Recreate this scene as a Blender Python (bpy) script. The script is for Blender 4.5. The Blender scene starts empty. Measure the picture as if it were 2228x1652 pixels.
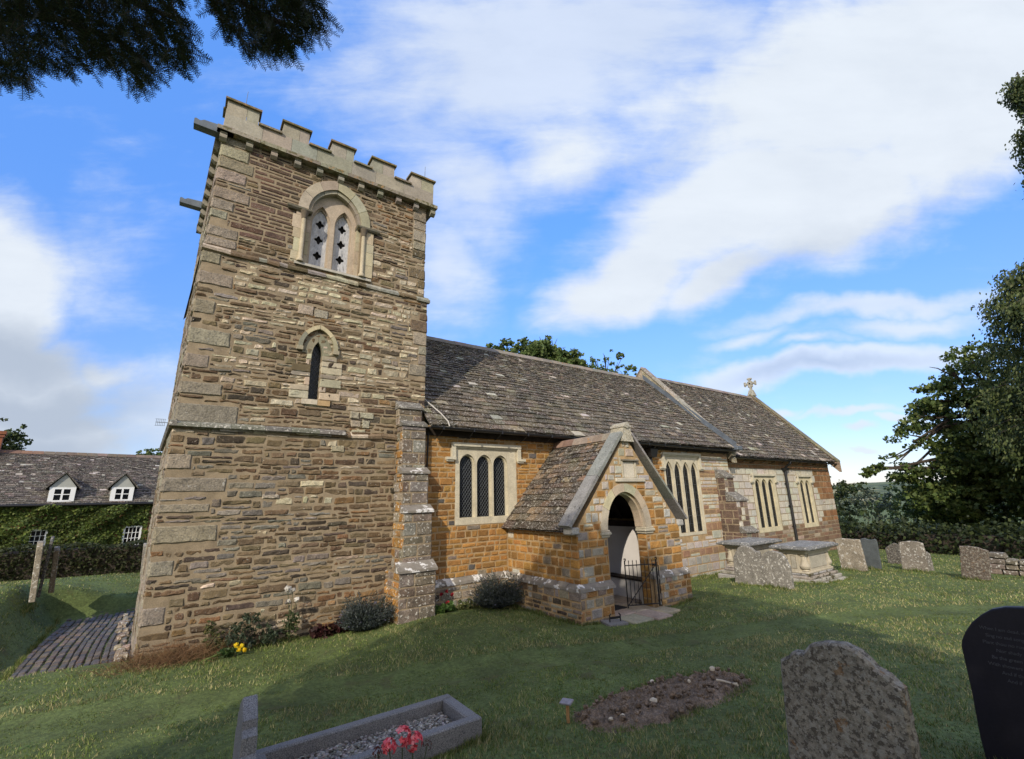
import bpy, math, random
import numpy as np
from mathutils import Vector, Matrix, geometry

SC = bpy.context.scene
COL = SC.collection
R_ = math.radians

# ---------------------------------------------------------------- camera
F_PX = 984.0            # focal length for a 2228 px wide picture
def cam_axes(pitch, roll, yaw):
    p, r, y = map(math.radians, (pitch, roll, yaw))
    fwd = Vector((math.cos(p)*math.cos(y), math.cos(p)*math.sin(y), math.sin(p)))
    right = Vector((math.sin(y), -math.cos(y), 0))
    up = right.cross(fwd)
    return (math.cos(r)*right + math.sin(r)*up, -math.sin(r)*right + math.cos(r)*up, fwd)
CR, CU, CF = cam_axes(14.75, -1.5, 54.4)
CAM = Vector((0, 0, 2.4))
cd = bpy.data.cameras.new('camera')
cam = bpy.data.objects.new('camera', cd)
COL.objects.link(cam)
cd.sensor_fit = 'HORIZONTAL'; cd.sensor_width = 36.0; cd.lens = F_PX/2228*36
cd.clip_start = 0.05; cd.clip_end = 9000
cam.matrix_world = Matrix(((CR.x, CU.x, -CF.x, CAM.x), (CR.y, CU.y, -CF.y, CAM.y), (CR.z, CU.z, -CF.z, CAM.z), (0, 0, 0, 1)))
SC.camera = cam
def in_view(p, m=0.0):
    d = Vector(p) - CAM
    z = d.dot(CF)
    if z < 0.05: return False
    return abs(d.dot(CR)/z) < 1.132 + m and abs(d.dot(CU)/z) < 0.84 + m

# ---------------------------------------------------------------- exposure
SC.view_settings.view_transform = 'Standard'; SC.view_settings.look = 'None'
SC.view_settings.exposure = 0.95; SC.view_settings.gamma = 1.0

# ---------------------------------------------------------------- sun and sky
SUN_EL, SUN_AZ = 30.5, 218.0       # degrees; azimuth counted from +X (east) towards +Y (north)
sd = bpy.data.lights.new('sun', 'SUN'); so = bpy.data.objects.new('sun', sd); COL.objects.link(so)
sd.energy = 2.1; sd.angle = R_(0.5); sd.color = (1.0, 0.90, 0.76)
sv = Vector((math.cos(R_(SUN_EL))*math.cos(R_(SUN_AZ)), math.cos(R_(SUN_EL))*math.sin(R_(SUN_AZ)), math.sin(R_(SUN_EL))))
so.rotation_euler = sv.to_track_quat('Z', 'Y').to_euler()
so.location = (0, 0, 40)

W = bpy.data.worlds.new('World'); SC.world = W; W.use_nodes = True
def build_world():
    nt = W.node_tree; N = nt.nodes; L = nt.links
    N.clear()
    def new(t, **k):
        n = N.new(t)
        for a, b in k.items(): setattr(n, a, b)
        return n
    def inp(sock, v):
        if isinstance(v, bpy.types.NodeSocket): L.new(v, sock)
        else: sock.default_value = v
    def mth(op, a, b=None, c=None, clamp=False):
        n = new('ShaderNodeMath', operation=op, use_clamp=clamp)
        inp(n.inputs[0], a)
        if b is not None: inp(n.inputs[1], b)
        if c is not None: inp(n.inputs[2], c)
        return n.outputs[0]
    def sstep(x, a, b):
        n = new('ShaderNodeMapRange', interpolation_type='SMOOTHSTEP')
        inp(n.inputs[0], x); n.inputs[1].default_value = a; n.inputs[2].default_value = b
        return n.outputs[0]
    sky = new('ShaderNodeTexSky', sky_type='NISHITA', sun_disc=False)
    sky.sun_elevation = R_(SUN_EL); sky.sun_rotation = R_(90 - SUN_AZ)
    sky.altitude = 100; sky.air_density = 1.0; sky.dust_density = 0.35; sky.ozone_density = 4.0
    tc = new('ShaderNodeTexCoord')
    def dot(v):
        n = new('ShaderNodeVectorMath', operation='DOT_PRODUCT')
        L.new(tc.outputs['Generated'], n.inputs[0]); n.inputs[1].default_value = v
        return n.outputs['Value']
    # bearings on the sky measured on a plane that touches the sky dome north-north-east of the church
    A = Vector((0.814, -0.581, 0)); F = Vector((0.563, 0.786, 0.2546)); Uv = Vector((-0.1482, -0.2071, 0.967))
    A = CR.copy(); F = CF.copy(); Uv = CU.copy()
    fz = mth('MAXIMUM', dot(F), 0.04)
    u = mth('DIVIDE', dot(A), fz); v = mth('DIVIDE', dot(Uv), fz)
    cmb = new('ShaderNodeCombineXYZ'); L.new(u, cmb.inputs[0]); L.new(v, cmb.inputs[1])
    def noise(vec, scale, detail, rough, sx=1, sy=1, rot=0, dist=0.0, loc=(0, 0, 0)):
        mp = new('ShaderNodeMapping'); L.new(vec, mp.inputs[0])
        mp.inputs['Location'].default_value = loc
        mp.inputs['Rotation'].default_value = (0, 0, rot); mp.inputs['Scale'].default_value = (sx, sy, 1)
        n = new('ShaderNodeTexNoise'); L.new(mp.outputs[0], n.inputs['Vector'])
        n.inputs['Scale'].default_value = scale; n.inputs['Detail'].default_value = detail
        n.inputs['Roughness'].default_value = rough; n.inputs['Distortion'].default_value = dist
        return n
    wn = noise(cmb.outputs[0], 2.6, 5, 0.55)
    ws = new('ShaderNodeVectorMath', operation='MULTIPLY_ADD')
    L.new(wn.outputs['Color'], ws.inputs[0]); ws.inputs[1].default_value = (0.26, 0.20, 0); 
    off = new('ShaderNodeVectorMath', operation='ADD'); L.new(cmb.outputs[0], off.inputs[0]); off.inputs[1].default_value = (-0.13, -0.10, 0)
    L.new(off.outputs[0], ws.inputs[2])
    P = ws.outputs[0]
    def blob(px, py, a, b, rot, gain=1.0, pw=1.0):
        mp = new('ShaderNodeMapping', vector_type='TEXTURE'); L.new(P, mp.inputs[0])
        mp.inputs['Location'].default_value = ((px-1114)/984, -(py-826)/984, 0)
        mp.inputs['Rotation'].default_value = (0, 0, R_(rot)); mp.inputs['Scale'].default_value = (a/984, b/984, 1)
        ln = new('ShaderNodeVectorMath', operation='LENGTH'); L.new(mp.outputs[0], ln.inputs[0])
        d = mth('SUBTRACT', 1.0, ln.outputs['Value'], clamp=True)
        return mth('MULTIPLY', d, gain)
    def allmax(bl):
        m = bl[0]
        for b in bl[1:]: m = mth('MAXIMUM', m, b)
        return m
    thick = allmax([
        blob(1950, 150, 900, 330, 14, 2.0), blob(1650, 430, 560, 190, 24, 2.0), blob(1370, 600, 330, 110, 27, 1.9),
        blob(1800, 430, 420, 200, 22, 1.9), blob(2150, 270, 420, 200, 28, 2.0), blob(1230, 330, 330, 230, 25, 1.0),
        blob(-40, 640, 250, 270, 0, 2.4), blob(40, 820, 330, 150, -10, 2.2), blob(-20, 930, 460, 130, 0, 2.4), blob(240, 820, 170, 80, -6, 1.3),
        blob(1560, 600, 260, 70, 18, 1.5)])
    thin = allmax([
        blob(1100, 120, 640, 330, 8, 1.2), blob(1020, 420, 240, 260, 70, 1.0), blob(960, 590, 150, 260, 0, 0.9), blob(1350, 60, 700, 260, 0, 1.3),
        blob(1850, 790, 420, 44, 8.5, 1.7), blob(1880, 665, 420, 40, 8.5, 1.2), blob(1650, 825, 200, 50, 8, 1.6), blob(1960, 700, 300, 30, 9, 0.9),
        blob(1200, 690, 120, 40, 20, 1.0), blob(1650, 735, 150, 26, 10, .8),
        blob(1740, 910, 70, 16, 5, 1.3), blob(1950, 913, 50, 14, 0, 1.6), blob(1870, 940, 60, 14, 5, 1.5), blob(1865, 997, 60, 14, 0, 1.3), blob(1850, 905, 120, 14, 10, 1.1),
        blob(1780, 750, 120, 22, 5, .9), blob(150, 560, 330, 200, 0, .6), blob(300, 900, 300, 160, 0, 1.0), blob(1100, 1040, 1600, 120, 0, .42)])
    n1 = noise(cmb.outputs[0], 3.2, 7, 0.58, 1.0, 1.7, R_(-20), 0.25).outputs['Fac']
    n2 = noise(cmb.outputs[0], 8.0, 8, 0.62, 0.5, 2.3, R_(-25), 0.3).outputs['Fac']
    nn = mth('ADD', mth('MULTIPLY', mth('SUBTRACT', n1, 0.5), 1.5), mth('MULTIPLY', mth('SUBTRACT', n2, 0.5), 0.75))
    d1 = sstep(mth('ADD', mth('MULTIPLY', thick, 0.62), mth('MULTIPLY', nn, 0.62)), 0.03, 0.72)
    d2 = mth('MULTIPLY', sstep(mth('ADD', thin, mth('MULTIPLY', nn, 0.9)), 0.06, 1.0), 0.8)
    # the rest of the sky, out of the picture: broken cloud, made dense and warm as added fill light
    backm = sstep(dot(F), 0.25, 0.0); back = mth('MULTIPLY', sstep(noise(tc.outputs['Generated'], 2.2, 6, 0.6, loc=(3, 1, 2)).outputs['Fac'], 0.33, 0.58), backm)
    dens = mth('MAXIMUM', mth('MAXIMUM', d1, d2), back)
    # body shading of the clouds: bright tops, greyer undersides of the low bank in the west
    grey = allmax([blob(30, 760, 330, 120, -8, 1.7), blob(60, 880, 420, 90, -3, 1.8), blob(60, 960, 460, 90, 0, 1.5), blob(1800, 805, 330, 26, 8, .9),
                   blob(1330, 420, 240, 80, 30, .55), blob(1720, 560, 300, 60, 20, .55), blob(2000, 480, 260, 60, 20, .5)])
    gm = sstep(mth('SUBTRACT', grey, mth('MULTIPLY', nn, 0.55)), -0.5, 1.35)
    mixc = new('ShaderNodeMix', data_type='RGBA'); L.new(gm, mixc.inputs['Factor'])
    mixc.inputs['A'].default_value = (0.445, 0.48, 0.525, 1); mixc.inputs['B'].default_value = (0.25, 0.29, 0.355, 1)
    mixb = new('ShaderNodeMix', data_type='RGBA'); L.new(backm, mixb.inputs['Factor']); L.new(mixc.outputs['Result'], mixb.inputs['A']); mixb.inputs['B'].default_value = (.68, .59, .48, 1)  # warm colour of the unseen fill cloud
    b1 = new('ShaderNodeBackground')
    el = dot((0, 0, 1)); rp = new('ShaderNodeValToRGB'); L.new(el, rp.inputs[0]); E = rp.color_ramp.elements     # colour grade on the sky: dimmed at the horizon, brighter and bluer overhead
    E[0].position = .05; E[0].color = (.27, .25, .29, 1); E[1].position = .88; E[1].color = (.50, .72, .95, 1)
    for p, c in ((.26, (.30, .335, .42, 1)), (.5, (.34, .47, .63, 1))): e = E.new(p); e.color = c
    tint = new('ShaderNodeVectorMath', operation='MULTIPLY'); L.new(sky.outputs[0], tint.inputs[0]); L.new(rp.outputs[0], tint.inputs[1])
    tin2 = new('ShaderNodeVectorMath', operation='SCALE'); L.new(tint.outputs[0], tin2.inputs[0]); tin2.inputs['Scale'].default_value = 2.0
    L.new(tin2.outputs[0], b1.inputs[0]); b1.inputs[1].default_value = 0.14
    b2 = new('ShaderNodeBackground'); L.new(mixb.outputs['Result'], b2.inputs[0]); b2.inputs[1].default_value = 1.0
    ms = new('ShaderNodeMixShader'); L.new(dens, ms.inputs[0]); L.new(b1.outputs[0], ms.inputs[1]); L.new(b2.outputs[0], ms.inputs[2])
    out = new('ShaderNodeOutputWorld'); L.new(ms.outputs[0], out.inputs[0])
build_world()

# ---------------------------------------------------------------- materials
MATS = {}
def mat(name, base=None, noise=(6, 0.25), noise2=None, spots=(), bump=(40, 0.3, 0.02), rough=0.9, metal=0.0, spec=0.3, leaf=0.0, stretch=None):
    """base None: colour comes from the piece's own 'Col' attribute; spots: (scale, threshold, width, colour, strength)"""
    m = bpy.data.materials.new(name); m.use_nodes = True
    nt = m.node_tree; N = nt.nodes; L = nt.links
    bs = N['Principled BSDF']; bs.inputs['Roughness'].default_value = rough; bs.inputs['Metallic'].default_value = metal
    bs.inputs['Specular IOR Level'].default_value = spec
    geo = N.new('ShaderNodeNewGeometry'); vec = geo.outputs['Position']
    if stretch:
        mp = N.new('ShaderNodeMapping'); L.new(vec, mp.inputs[0]); mp.inputs['Scale'].default_value = stretch; vec = mp.outputs[0]
    def nz(scale, det=4, ro=0.6):
        n = N.new('ShaderNodeTexNoise'); L.new(vec, n.inputs['Vector'])
        n.inputs['Scale'].default_value = scale; n.inputs['Detail'].default_value = det; n.inputs['Roughness'].default_value = ro
        return n.outputs['Fac']
    if base is None:
        at = N.new('ShaderNodeAttribute'); at.attribute_name = 'Col'; c = at.outputs['Color']
    else:
        rg = N.new('ShaderNodeRGB'); rg.outputs[0].default_value = (*base, 1); c = rg.outputs[0]
    for ns in (noise, noise2):
        if not ns: continue
        mr = N.new('ShaderNodeMapRange'); L.new(nz(ns[0]), mr.inputs[0])
        mr.inputs[1].default_value = 0.3; mr.inputs[2].default_value = 0.7
        mr.inputs[3].default_value = 1 - ns[1]; mr.inputs[4].default_value = 1 + ns[1]
        mx = N.new('ShaderNodeVectorMath'); mx.operation = 'SCALE'; L.new(c, mx.inputs[0]); L.new(mr.outputs[0], mx.inputs['Scale'])
        c = mx.outputs[0]
    for (sc, th, wd, colr, st) in spots:
        mr = N.new('ShaderNodeMapRange'); mr.interpolation_type = 'SMOOTHSTEP'; L.new(nz(sc, 3, 0.65), mr.inputs[0])
        mr.inputs[1].default_value = th; mr.inputs[2].default_value = th + wd; mr.inputs[4].default_value = st
        mx = N.new('ShaderNodeMix'); mx.data_type = 'RGBA'; L.new(mr.outputs[0], mx.inputs['Factor']); L.new(c, mx.inputs['A'])
        mx.inputs['B'].default_value = (*colr, 1); c = mx.outputs['Result']
    L.new(c, bs.inputs['Base Color'])
    if bump:
        bp = N.new('ShaderNodeBump'); bp.inputs['Strength'].default_value = bump[1]; bp.inputs['Distance'].default_value = bump[2]
        L.new(nz(bump[0], 5, 0.65), bp.inputs['Height']); L.new(bp.outputs[0], bs.inputs['Normal'])
    if leaf:
        tr = N.new('ShaderNodeBsdfTranslucent'); L.new(c, tr.inputs[0])
        ms = N.new('ShaderNodeMixShader'); ms.inputs[0].default_value = leaf
        L.new(bs.outputs[0], ms.inputs[1]); L.new(tr.outputs[0], ms.inputs[2])
        L.new(ms.outputs[0], N['Material Output'].inputs['Surface'])
    MATS[name] = m
    return m

WHITE_L = (0.62, 0.60, 0.54); GREY_L = (0.40, 0.38, 0.33)
M_RUB = mat('rubble_stone', None, (7, .28), (55, .30), ((10, .60, .10, (.24, .19, .13), .45), (26, .645, .05, (.40, .37, .29), .85), (9, .68, .06, (.06, .05, .04), .5), (40, .68, .03, (.60, .57, .50), .7)), (38, .6, .03))
M_NAVE = mat('ironstone_ashlar', None, (6, .16), (50, .25), ((24, .68, .05, (.44, .40, .32), .7), (12, .70, .05, (.10, .075, .05), .5)), (45, .6, .025))
M_MORT = mat('lime_mortar', (.265, .208, .134), (5, .25), (60, .2), (), (70, .5, .02))
M_MORTO = mat('ochre_mortar', (.36, .25, .13), (5, .25), (60, .2), (), (70, .5, .02))
M_ASH = mat('dressed_stone', None, (4, .16), (38, .16), ((22, .68, .05, (.16, .15, .12), .45), (13, .70, .05, (.52, .50, .44), .6)), (70, .25, .01))
M_QUO = mat('weathered_quoin_stone', None, (3.5, .22), (38, .34), ((18, .56, .06, (.11, .10, .085), .6), (11, .66, .05, (.46, .44, .38), .7), (45, .64, .04, (.42, .39, .32), .6)), (42, .9, .025))
M_LICH = mat('lichened_stone', None, (5, .3), (40, .35), ((17, .58, .04, (.50, .48, .42), .9), (30, .60, .05, (.09, .08, .06), .8), (8, .68, .06, (.60, .60, .58), .9)), (50, .4, .02))
M_CAP = mat('whitewashed_cap_stone', (.20, .18, .15), (6, .2), None, ((5, .54, .06, (.62, .61, .58), .95), (20, .66, .04, (.07, .06, .05), .8)), (40, .4, .02))
M_SLATE = mat('stone_slate', None, (3, .15), (30, .3), ((9, .62, .04, (.38, .355, .30), .85), (8, .585, .05, (.020, .016, .012), .85), (20, .60, .05, (.34, .315, .26), .75), (34, .60, .04, (.55, .52, .46), .8)), (40, .5, .02))
M_MOSS = mat('coping_stone_with_moss', None, (4, .2), (30, .3), ((9, .52, .1, (.10, .09, .035), .85), (6, .60, .06, (.33, .19, .07), .7)), (40, .4, .02))
M_COPG = mat('grey_coping_stone', None, (4, .2), (30, .3), ((12, .63, .05, (.07, .07, .06), .7), (20, .66, .04, (.34, .33, .30), .7)), (45, .4, .02))
M_LEAD = mat('lead_sheet', (.13, .15, .17), (5, .2), None, (), (20, .2, .01), .6, .3)
M_IRON = mat('black_painted_metal', (.012, .012, .013), (10, .2), None, (), (60, .15, .005), .45, 0, .5)
M_IRONB = mat('blacksmith_iron', (.012, .012, .013), (10, .2), None, (), (60, .3, .005), .6, .3, .4)
M_LEADING = mat('window_lead_lattice', (.10, .11, .115), (10, .2), None, (), None, .6, .2, .3)
M_GLASS = mat('dark_window_glass', (.005, .006, .008), (3, .3), None, (), (14, .35, .03), .15, 0, .28)
M_PLAST = mat('white_limewash', (.66, .63, .60), (3, .05), None, (), (12, .15, .02))
M_WOOD = mat('dark_timber', (.030, .022, .016), (8, .3), None, (), (30, .4, .01))
M_BOARD = mat('weathered_louvre_board', (.43, .435, .44), (6, .22), (28, .22), ((9, .60, .08, (.10, .11, .13), .8),), (30, .3, .01), stretch=(2.2, 2.2, .6))
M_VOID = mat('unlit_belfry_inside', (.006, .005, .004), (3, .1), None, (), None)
M_FLAG = mat('flagstone', None, (3, .2), (22, .2), ((10, .66, .05, (.14, .14, .10), .5),), (40, .3, .01))
M_SOIL = mat('dug_soil', (.20, .145, .095), (6, .4), (60, .5), ((70, .68, .04, (.16, .12, .085), .8),), (40, 1.0, .04))
M_EARTH = mat('lawn_soil', (.092, .122, .036), (1.2, .3), (20, .4), ((2.2, .55, .2, (.075, .070, .030), .8),), (40, .8, .03))
M_GRASS = mat('grass_blade', None, (1.0, .28), (.4, .12), (), None, .75, 0, .15, .25)
M_LEAF = mat('leaf', None, (2, .2), None, (), None, .55, 0, .25, .36)
M_NEEDLE = mat('yew_needle', None, (9, .3), None, (), None, .6, 0, .2, .10)
M_BARK = mat('bark', (.060, .048, .036), (4, .4), (30, .3), (), (20, .9, .05))
M_GRAN = mat('grey_granite', (.175, .172, .165), (3, .12), (130, .75), ((60, .60, .05, (.06, .065, .075), .8), (8, .62, .08, (.10, .10, .09), .5)), (90, .35, .01))
M_SLATEST = mat('polished_black_slate', (.012, .011, .016), (2, .2), (50, .15), (), (80, .1, .004), .5, 0, .25)
M_ENGR = mat('engraved_lettering', (.060, .060, .066), (5, .1), None, (), None, .9)
M_OLDST = mat('old_headstone', None, (5, .3), (30, .4), ((28, .50, .06, (.055, .046, .034), .8), (20, .54, .05, (.27, .255, .205), .75), (11, .62, .06, (.20, .11, .045), .7), (42, .60, .05, (.33, .31, .26), .7), (5, .70, .04, (.42, .44, .42), .6)), (45, .6, .02))
M_BLUEBR = mat('blue_paving_brick', None, (4, .2), (40, .3), ((5, .60, .1, (.10, .075, .05), .6),), (40, .5, .02), .7)
M_WHITE = mat('white_gloss_paint', (.80, .81, .80), (3, .03), None, (), None, .45)
M_REND = mat('cement_render', (.37, .38, .35), (3, .1), None, (), (20, .2, .01))
M_BRICK = mat('red_brick', None, (6, .2), (40, .2), (), (40, .4, .01))
M_PETAL = mat('petal', None, (20, .12), None, (), None, .6, 0, .2, .3)
M_STRAW = mat('dry_grass', None, (5, .2), None, (), None, .8, 0, .1, .2)
M_RIDGE = mat('ridge_tile', None, (5, .2), (30, .25), ((8, .60, .06, (.36, .18, .05), .6),), (40, .4, .02))
M_FIELD = mat('far_field', (.10, .125, .055), (.004, .3), (.03, .3), ((.006, .52, .03, (.30, .27, .13), 1), (.012, .56, .02, (.05, .07, .035), 1)), None)
M_PALEW = mat('pale_limestone_chip', (.48, .41, .29), (9, .2), None, (), (50, .5, .01))

# ---------------------------------------------------------------- mesh helpers
ORG = {}
def thing(name, label, cat, loc, group=None):
    o = bpy.data.objects.new(name, None); COL.objects.link(o); o.location = loc
    o.empty_display_size = .2
    o['label'] = label; o['category'] = cat
    if group: o['group'] = group
    ORG[o] = Vector(loc)
    return o
def tag(o, label=None, cat=None, group=None, kind=None):
    for k, v in (('label', label), ('category', cat), ('group', group), ('kind', kind)):
        if v: o[k] = v
    return o
def link(name, me, parent=None, loc=None):
    """parent: the mesh is given in world coordinates and the part sits at the origin of its thing"""
    o = bpy.data.objects.new(name, me); COL.objects.link(o)
    if parent is not None:
        o.parent = parent; ORG[o] = ORG[parent]; org = ORG[parent]
    else:
        org = Vector(loc) if loc is not None else Vector((0, 0, 0)); o.location = org; ORG[o] = org
    if org.length > 0: me.transform(Matrix.Translation(-org))
    return o
class MB:
    def __init__(s): s.v = []; s.f = []; s.c = []; s.m = []
    def add(s, pts, faces, col=(.5, .5, .5), mi=0):
        i = len(s.v); s.v.extend([tuple(p) for p in pts])
        for f in faces:
            s.f.append([i + k for k in f]); s.c.append(col); s.m.append(mi)
    def hexa(s, p, col=(.5, .5, .5), mi=0):      # 8 points: bottom 4 ccw, top 4 ccw
        s.add(p, [(3, 2, 1, 0), (4, 5, 6, 7), (0, 1, 5, 4), (1, 2, 6, 5), (2, 3, 7, 6), (3, 0, 4, 7)], col, mi)
    def box(s, lo, hi, col=(.5, .5, .5), mi=0, b=0.0):
        x0, y0, z0 = lo; x1, y1, z1 = hi
        if b <= 0:
            s.hexa([(x0, y0, z0), (x1, y0, z0), (x1, y1, z0), (x0, y1, z0), (x0, y0, z1), (x1, y0, z1), (x1, y1, z1), (x0, y1, z1)], col, mi); return
        s.bevbox(Vector(((x0+x1)/2, (y0+y1)/2, (z0+z1)/2)), Vector(((x1-x0)/2, 0, 0)), Vector((0, (y1-y0)/2, 0)), Vector((0, 0, (z1-z0)/2)), b, col, mi)
    def bevbox(s, c, X, Y, Z, b, col=(.5, .5, .5), mi=0, jit=0.0, rnd=random):
        lx, ly, lz = X.length, Y.length, Z.length; ax, ay, az = X.normalized(), Y.normalized(), Z.normalized()
        b = min(b, lx*.9, ly*.9, lz*.9)
        P = []; idx = {}
        for sx in (-1, 1):
            for sy in (-1, 1):
                for sz in (-1, 1):
                    for k in range(3):
                        q = [lx, ly, lz]
                        for a in range(3):
                            if a != k: q[a] -= b
                        j = Vector((rnd.uniform(-jit, jit), rnd.uniform(-jit, jit), rnd.uniform(-jit, jit))) if jit else Vector((0, 0, 0))
                        idx[(sx, sy, sz, k)] = len(P)
                        P.append(c + ax*sx*q[0] + ay*sy*q[1] + az*sz*q[2] + j)
        F = []
        for k, (a, d) in enumerate(((1, 2), (2, 0), (0, 1))):
            for sg in (-1, 1):
                q = []
                for (s1, s2) in ((-1, -1), (1, -1), (1, 1), (-1, 1)):
                    t = [0, 0, 0]; t[k] = sg; t[a] = s1; t[d] = s2; q.append(idx[(*t, k)])
                F.append(q if sg > 0 else q[::-1])
        for k in range(3):
            a, d = [(1, 2), (2, 0), (0, 1)][k]
            for s1 in (-1, 1):
                for s2 in (-1, 1):
                    t0 = [0, 0, 0]; t1 = [0, 0, 0]
                    t0[k], t0[a], t0[d] = -1, s1, s2; t1[k], t1[a], t1[d] = 1, s1, s2
                    q = [idx[(*t0, a)], idx[(*t1, a)], idx[(*t1, d)], idx[(*t0, d)]]
                    F.append(q if s1*s2 > 0 else q[::-1])
        for sx in (-1, 1):
            for sy in (-1, 1):
                for sz in (-1, 1):
                    q = [idx[(sx, sy, sz, 0)], idx[(sx, sy, sz, 1)], idx[(sx, sy, sz, 2)]]
                    F.append(q if sx*sy*sz > 0 else q[::-1])
        s.add(P, F, col, mi)
    def tube(s, pts, rads, n=8, col=(.5, .5, .5), mi=0, cap=True):
        pts = [Vector(p) for p in pts]
        if not hasattr(rads, '__len__'): rads = [rads]*len(pts)
        rings = []; up = None
        for i, p in enumerate(pts):
            d = (pts[min(i+1, len(pts)-1)] - pts[max(i-1, 0)]).normalized()
            ref = Vector((0, 0, 1)) if abs(d.z) < .9 else Vector((1, 0, 0))
            a = d.cross(ref).normalized() if up is None else (up - d*up.dot(d)).normalized()
            up = a; b = d.cross(a)
            rings.append([p + (a*math.cos(2*math.pi*k/n) + b*math.sin(2*math.pi*k/n))*rads[i] for k in range(n)])
        V = [q for r in rings for q in r]; F = []
        for i in range(len(pts)-1):
            for k in range(n):
                F.append((i*n+k, i*n+(k+1) % n, (i+1)*n+(k+1) % n, (i+1)*n+k))
        if cap: F.append(tuple(range(n))[::-1]); F.append(tuple((len(pts)-1)*n+k for k in range(n)))
        s.add(V, F, col, mi)
    def prism(s, poly, a, b, col=(.5, .5, .5), mi=0, holes=(), back=True):
        """poly and holes: 2-D outlines; a, b: functions (u, z) -> point for the front and for the back"""
        loops = [list(poly)] + [list(h) for h in holes]
        flat = [p for l in loops for p in l]
        tris = geometry.tessellate_polygon([[Vector((p[0], p[1], 0)) for p in l] for l in loops])
        n = len(flat); V = [a(*p) for p in flat] + [b(*p) for p in flat]; F = []
        def ar(t): 
            (x0, y0), (x1, y1), (x2, y2) = (flat[k] for k in t); return (x1-x0)*(y2-y0)-(x2-x0)*(y1-y0)
        for t in tris:
            if abs(ar(t)) < 1e-12: continue
            t = tuple(t) if ar(t) > 0 else tuple(t)[::-1]
            F.append(t)
            if back: F.append(tuple(k + n for k in t[::-1]))
        o = 0
        for li, l in enumerate(loops):
            m = len(l); A = sum(l[k][0]*l[(k+1) % m][1]-l[(k+1) % m][0]*l[k][1] for k in range(m))
            rev = (A < 0) != (li > 0)
            for k in range(m):
                q = (o+k, o+(k+1) % m, o+(k+1) % m+n, o+k+n)
                F.append(q if rev else q[::-1])
            o += m
        s.add(V, F, col, mi)
    def build(s, name, mats, parent=None, loc=None, smooth=None):
        me = bpy.data.meshes.new(name); me.from_pydata(s.v, [], s.f)
        if not isinstance(mats, (list, tuple)): mats = [mats]
        for m in mats: me.materials.append(m)
        n = len(s.f)
        at = me.attributes.new('Col', 'FLOAT_COLOR', 'FACE')
        at.data.foreach_set('color', np.array([(*c, 1) for c in s.c], dtype=np.float32).ravel())
        me.polygons.foreach_set('material_index', np.array(s.m, dtype=np.int32))
        if smooth is True: me.polygons.foreach_set('use_smooth', np.ones(n, dtype=bool))
        me.update()
        if smooth == 'auto':
            me.polygons.foreach_set('use_smooth', np.ones(n, dtype=bool)); me.set_sharp_from_angle(angle=R_(38))
        return link(name, me, parent, loc)
def bulk(name, V, C, m, parent=None, loc=None, corners=4):
    """V: (n, corners, 3) loose faces with colours C (n, 3)"""
    n = len(V); me = bpy.data.meshes.new(name)
    me.vertices.add(n*corners); me.loops.add(n*corners); me.polygons.add(n)
    me.vertices.foreach_set('co', np.asarray(V, np.float32).ravel())
    me.loops.foreach_set('vertex_index', np.arange(n*corners, dtype=np.int32))
    me.polygons.foreach_set('loop_start', np.arange(0, n*corners, corners, dtype=np.int32))
    me.polygons.foreach_set('loop_total', np.full(n, corners, np.int32))
    at = me.attributes.new('Col', 'FLOAT_COLOR', 'FACE')
    at.data.foreach_set('color', np.concatenate([np.asarray(C, np.float32), np.ones((n, 1), np.float32)], 1).ravel())
    me.materials.append(m); me.update(); me.validate()
    return link(name, me, parent, loc)
def jc(rnd, c, a=.2, h=.06):
    k = 1 + rnd.uniform(-a, a)
    return tuple(max(.004, x*k*(1 + rnd.uniform(-h, h))) for x in c)
def pick(rnd, pal):
    t = rnd.random()*sum(p[0] for p in pal)
    for w, c in pal:
        t -= w
        if t <= 0: return c
    return pal[-1][1]
_ph = np.random.RandomState(5).rand(12, 4)
def lf(x, y, sc=1.0, k=0):          # cheap smooth noise, about -1..1
    s = 0
    for i in range(4):
        a, b, c, d = _ph[(i*3+k) % 12]
        s += math.sin((x*(a*2-1)*2.2 + y*(b*2-1)*2.2)*sc*(1+i*.6) + c*6.28)*math.cos((x*b - y*a)*sc*1.7*(1+i*.4) + d*6.28)
    return s/2.2
class Fr:                             # a wall's own axes: along u, up z, outwards d
    def __init__(s, O, U, N): s.O = Vector(O); s.U = Vector(U).normalized(); s.N = Vector(N).normalized()
    def __call__(s, u, z, d=0.0): return s.O + s.U*u + s.N*d + Vector((0, 0, z))
    def at(s, d): return lambda u, z: s(u, z, d)

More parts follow.
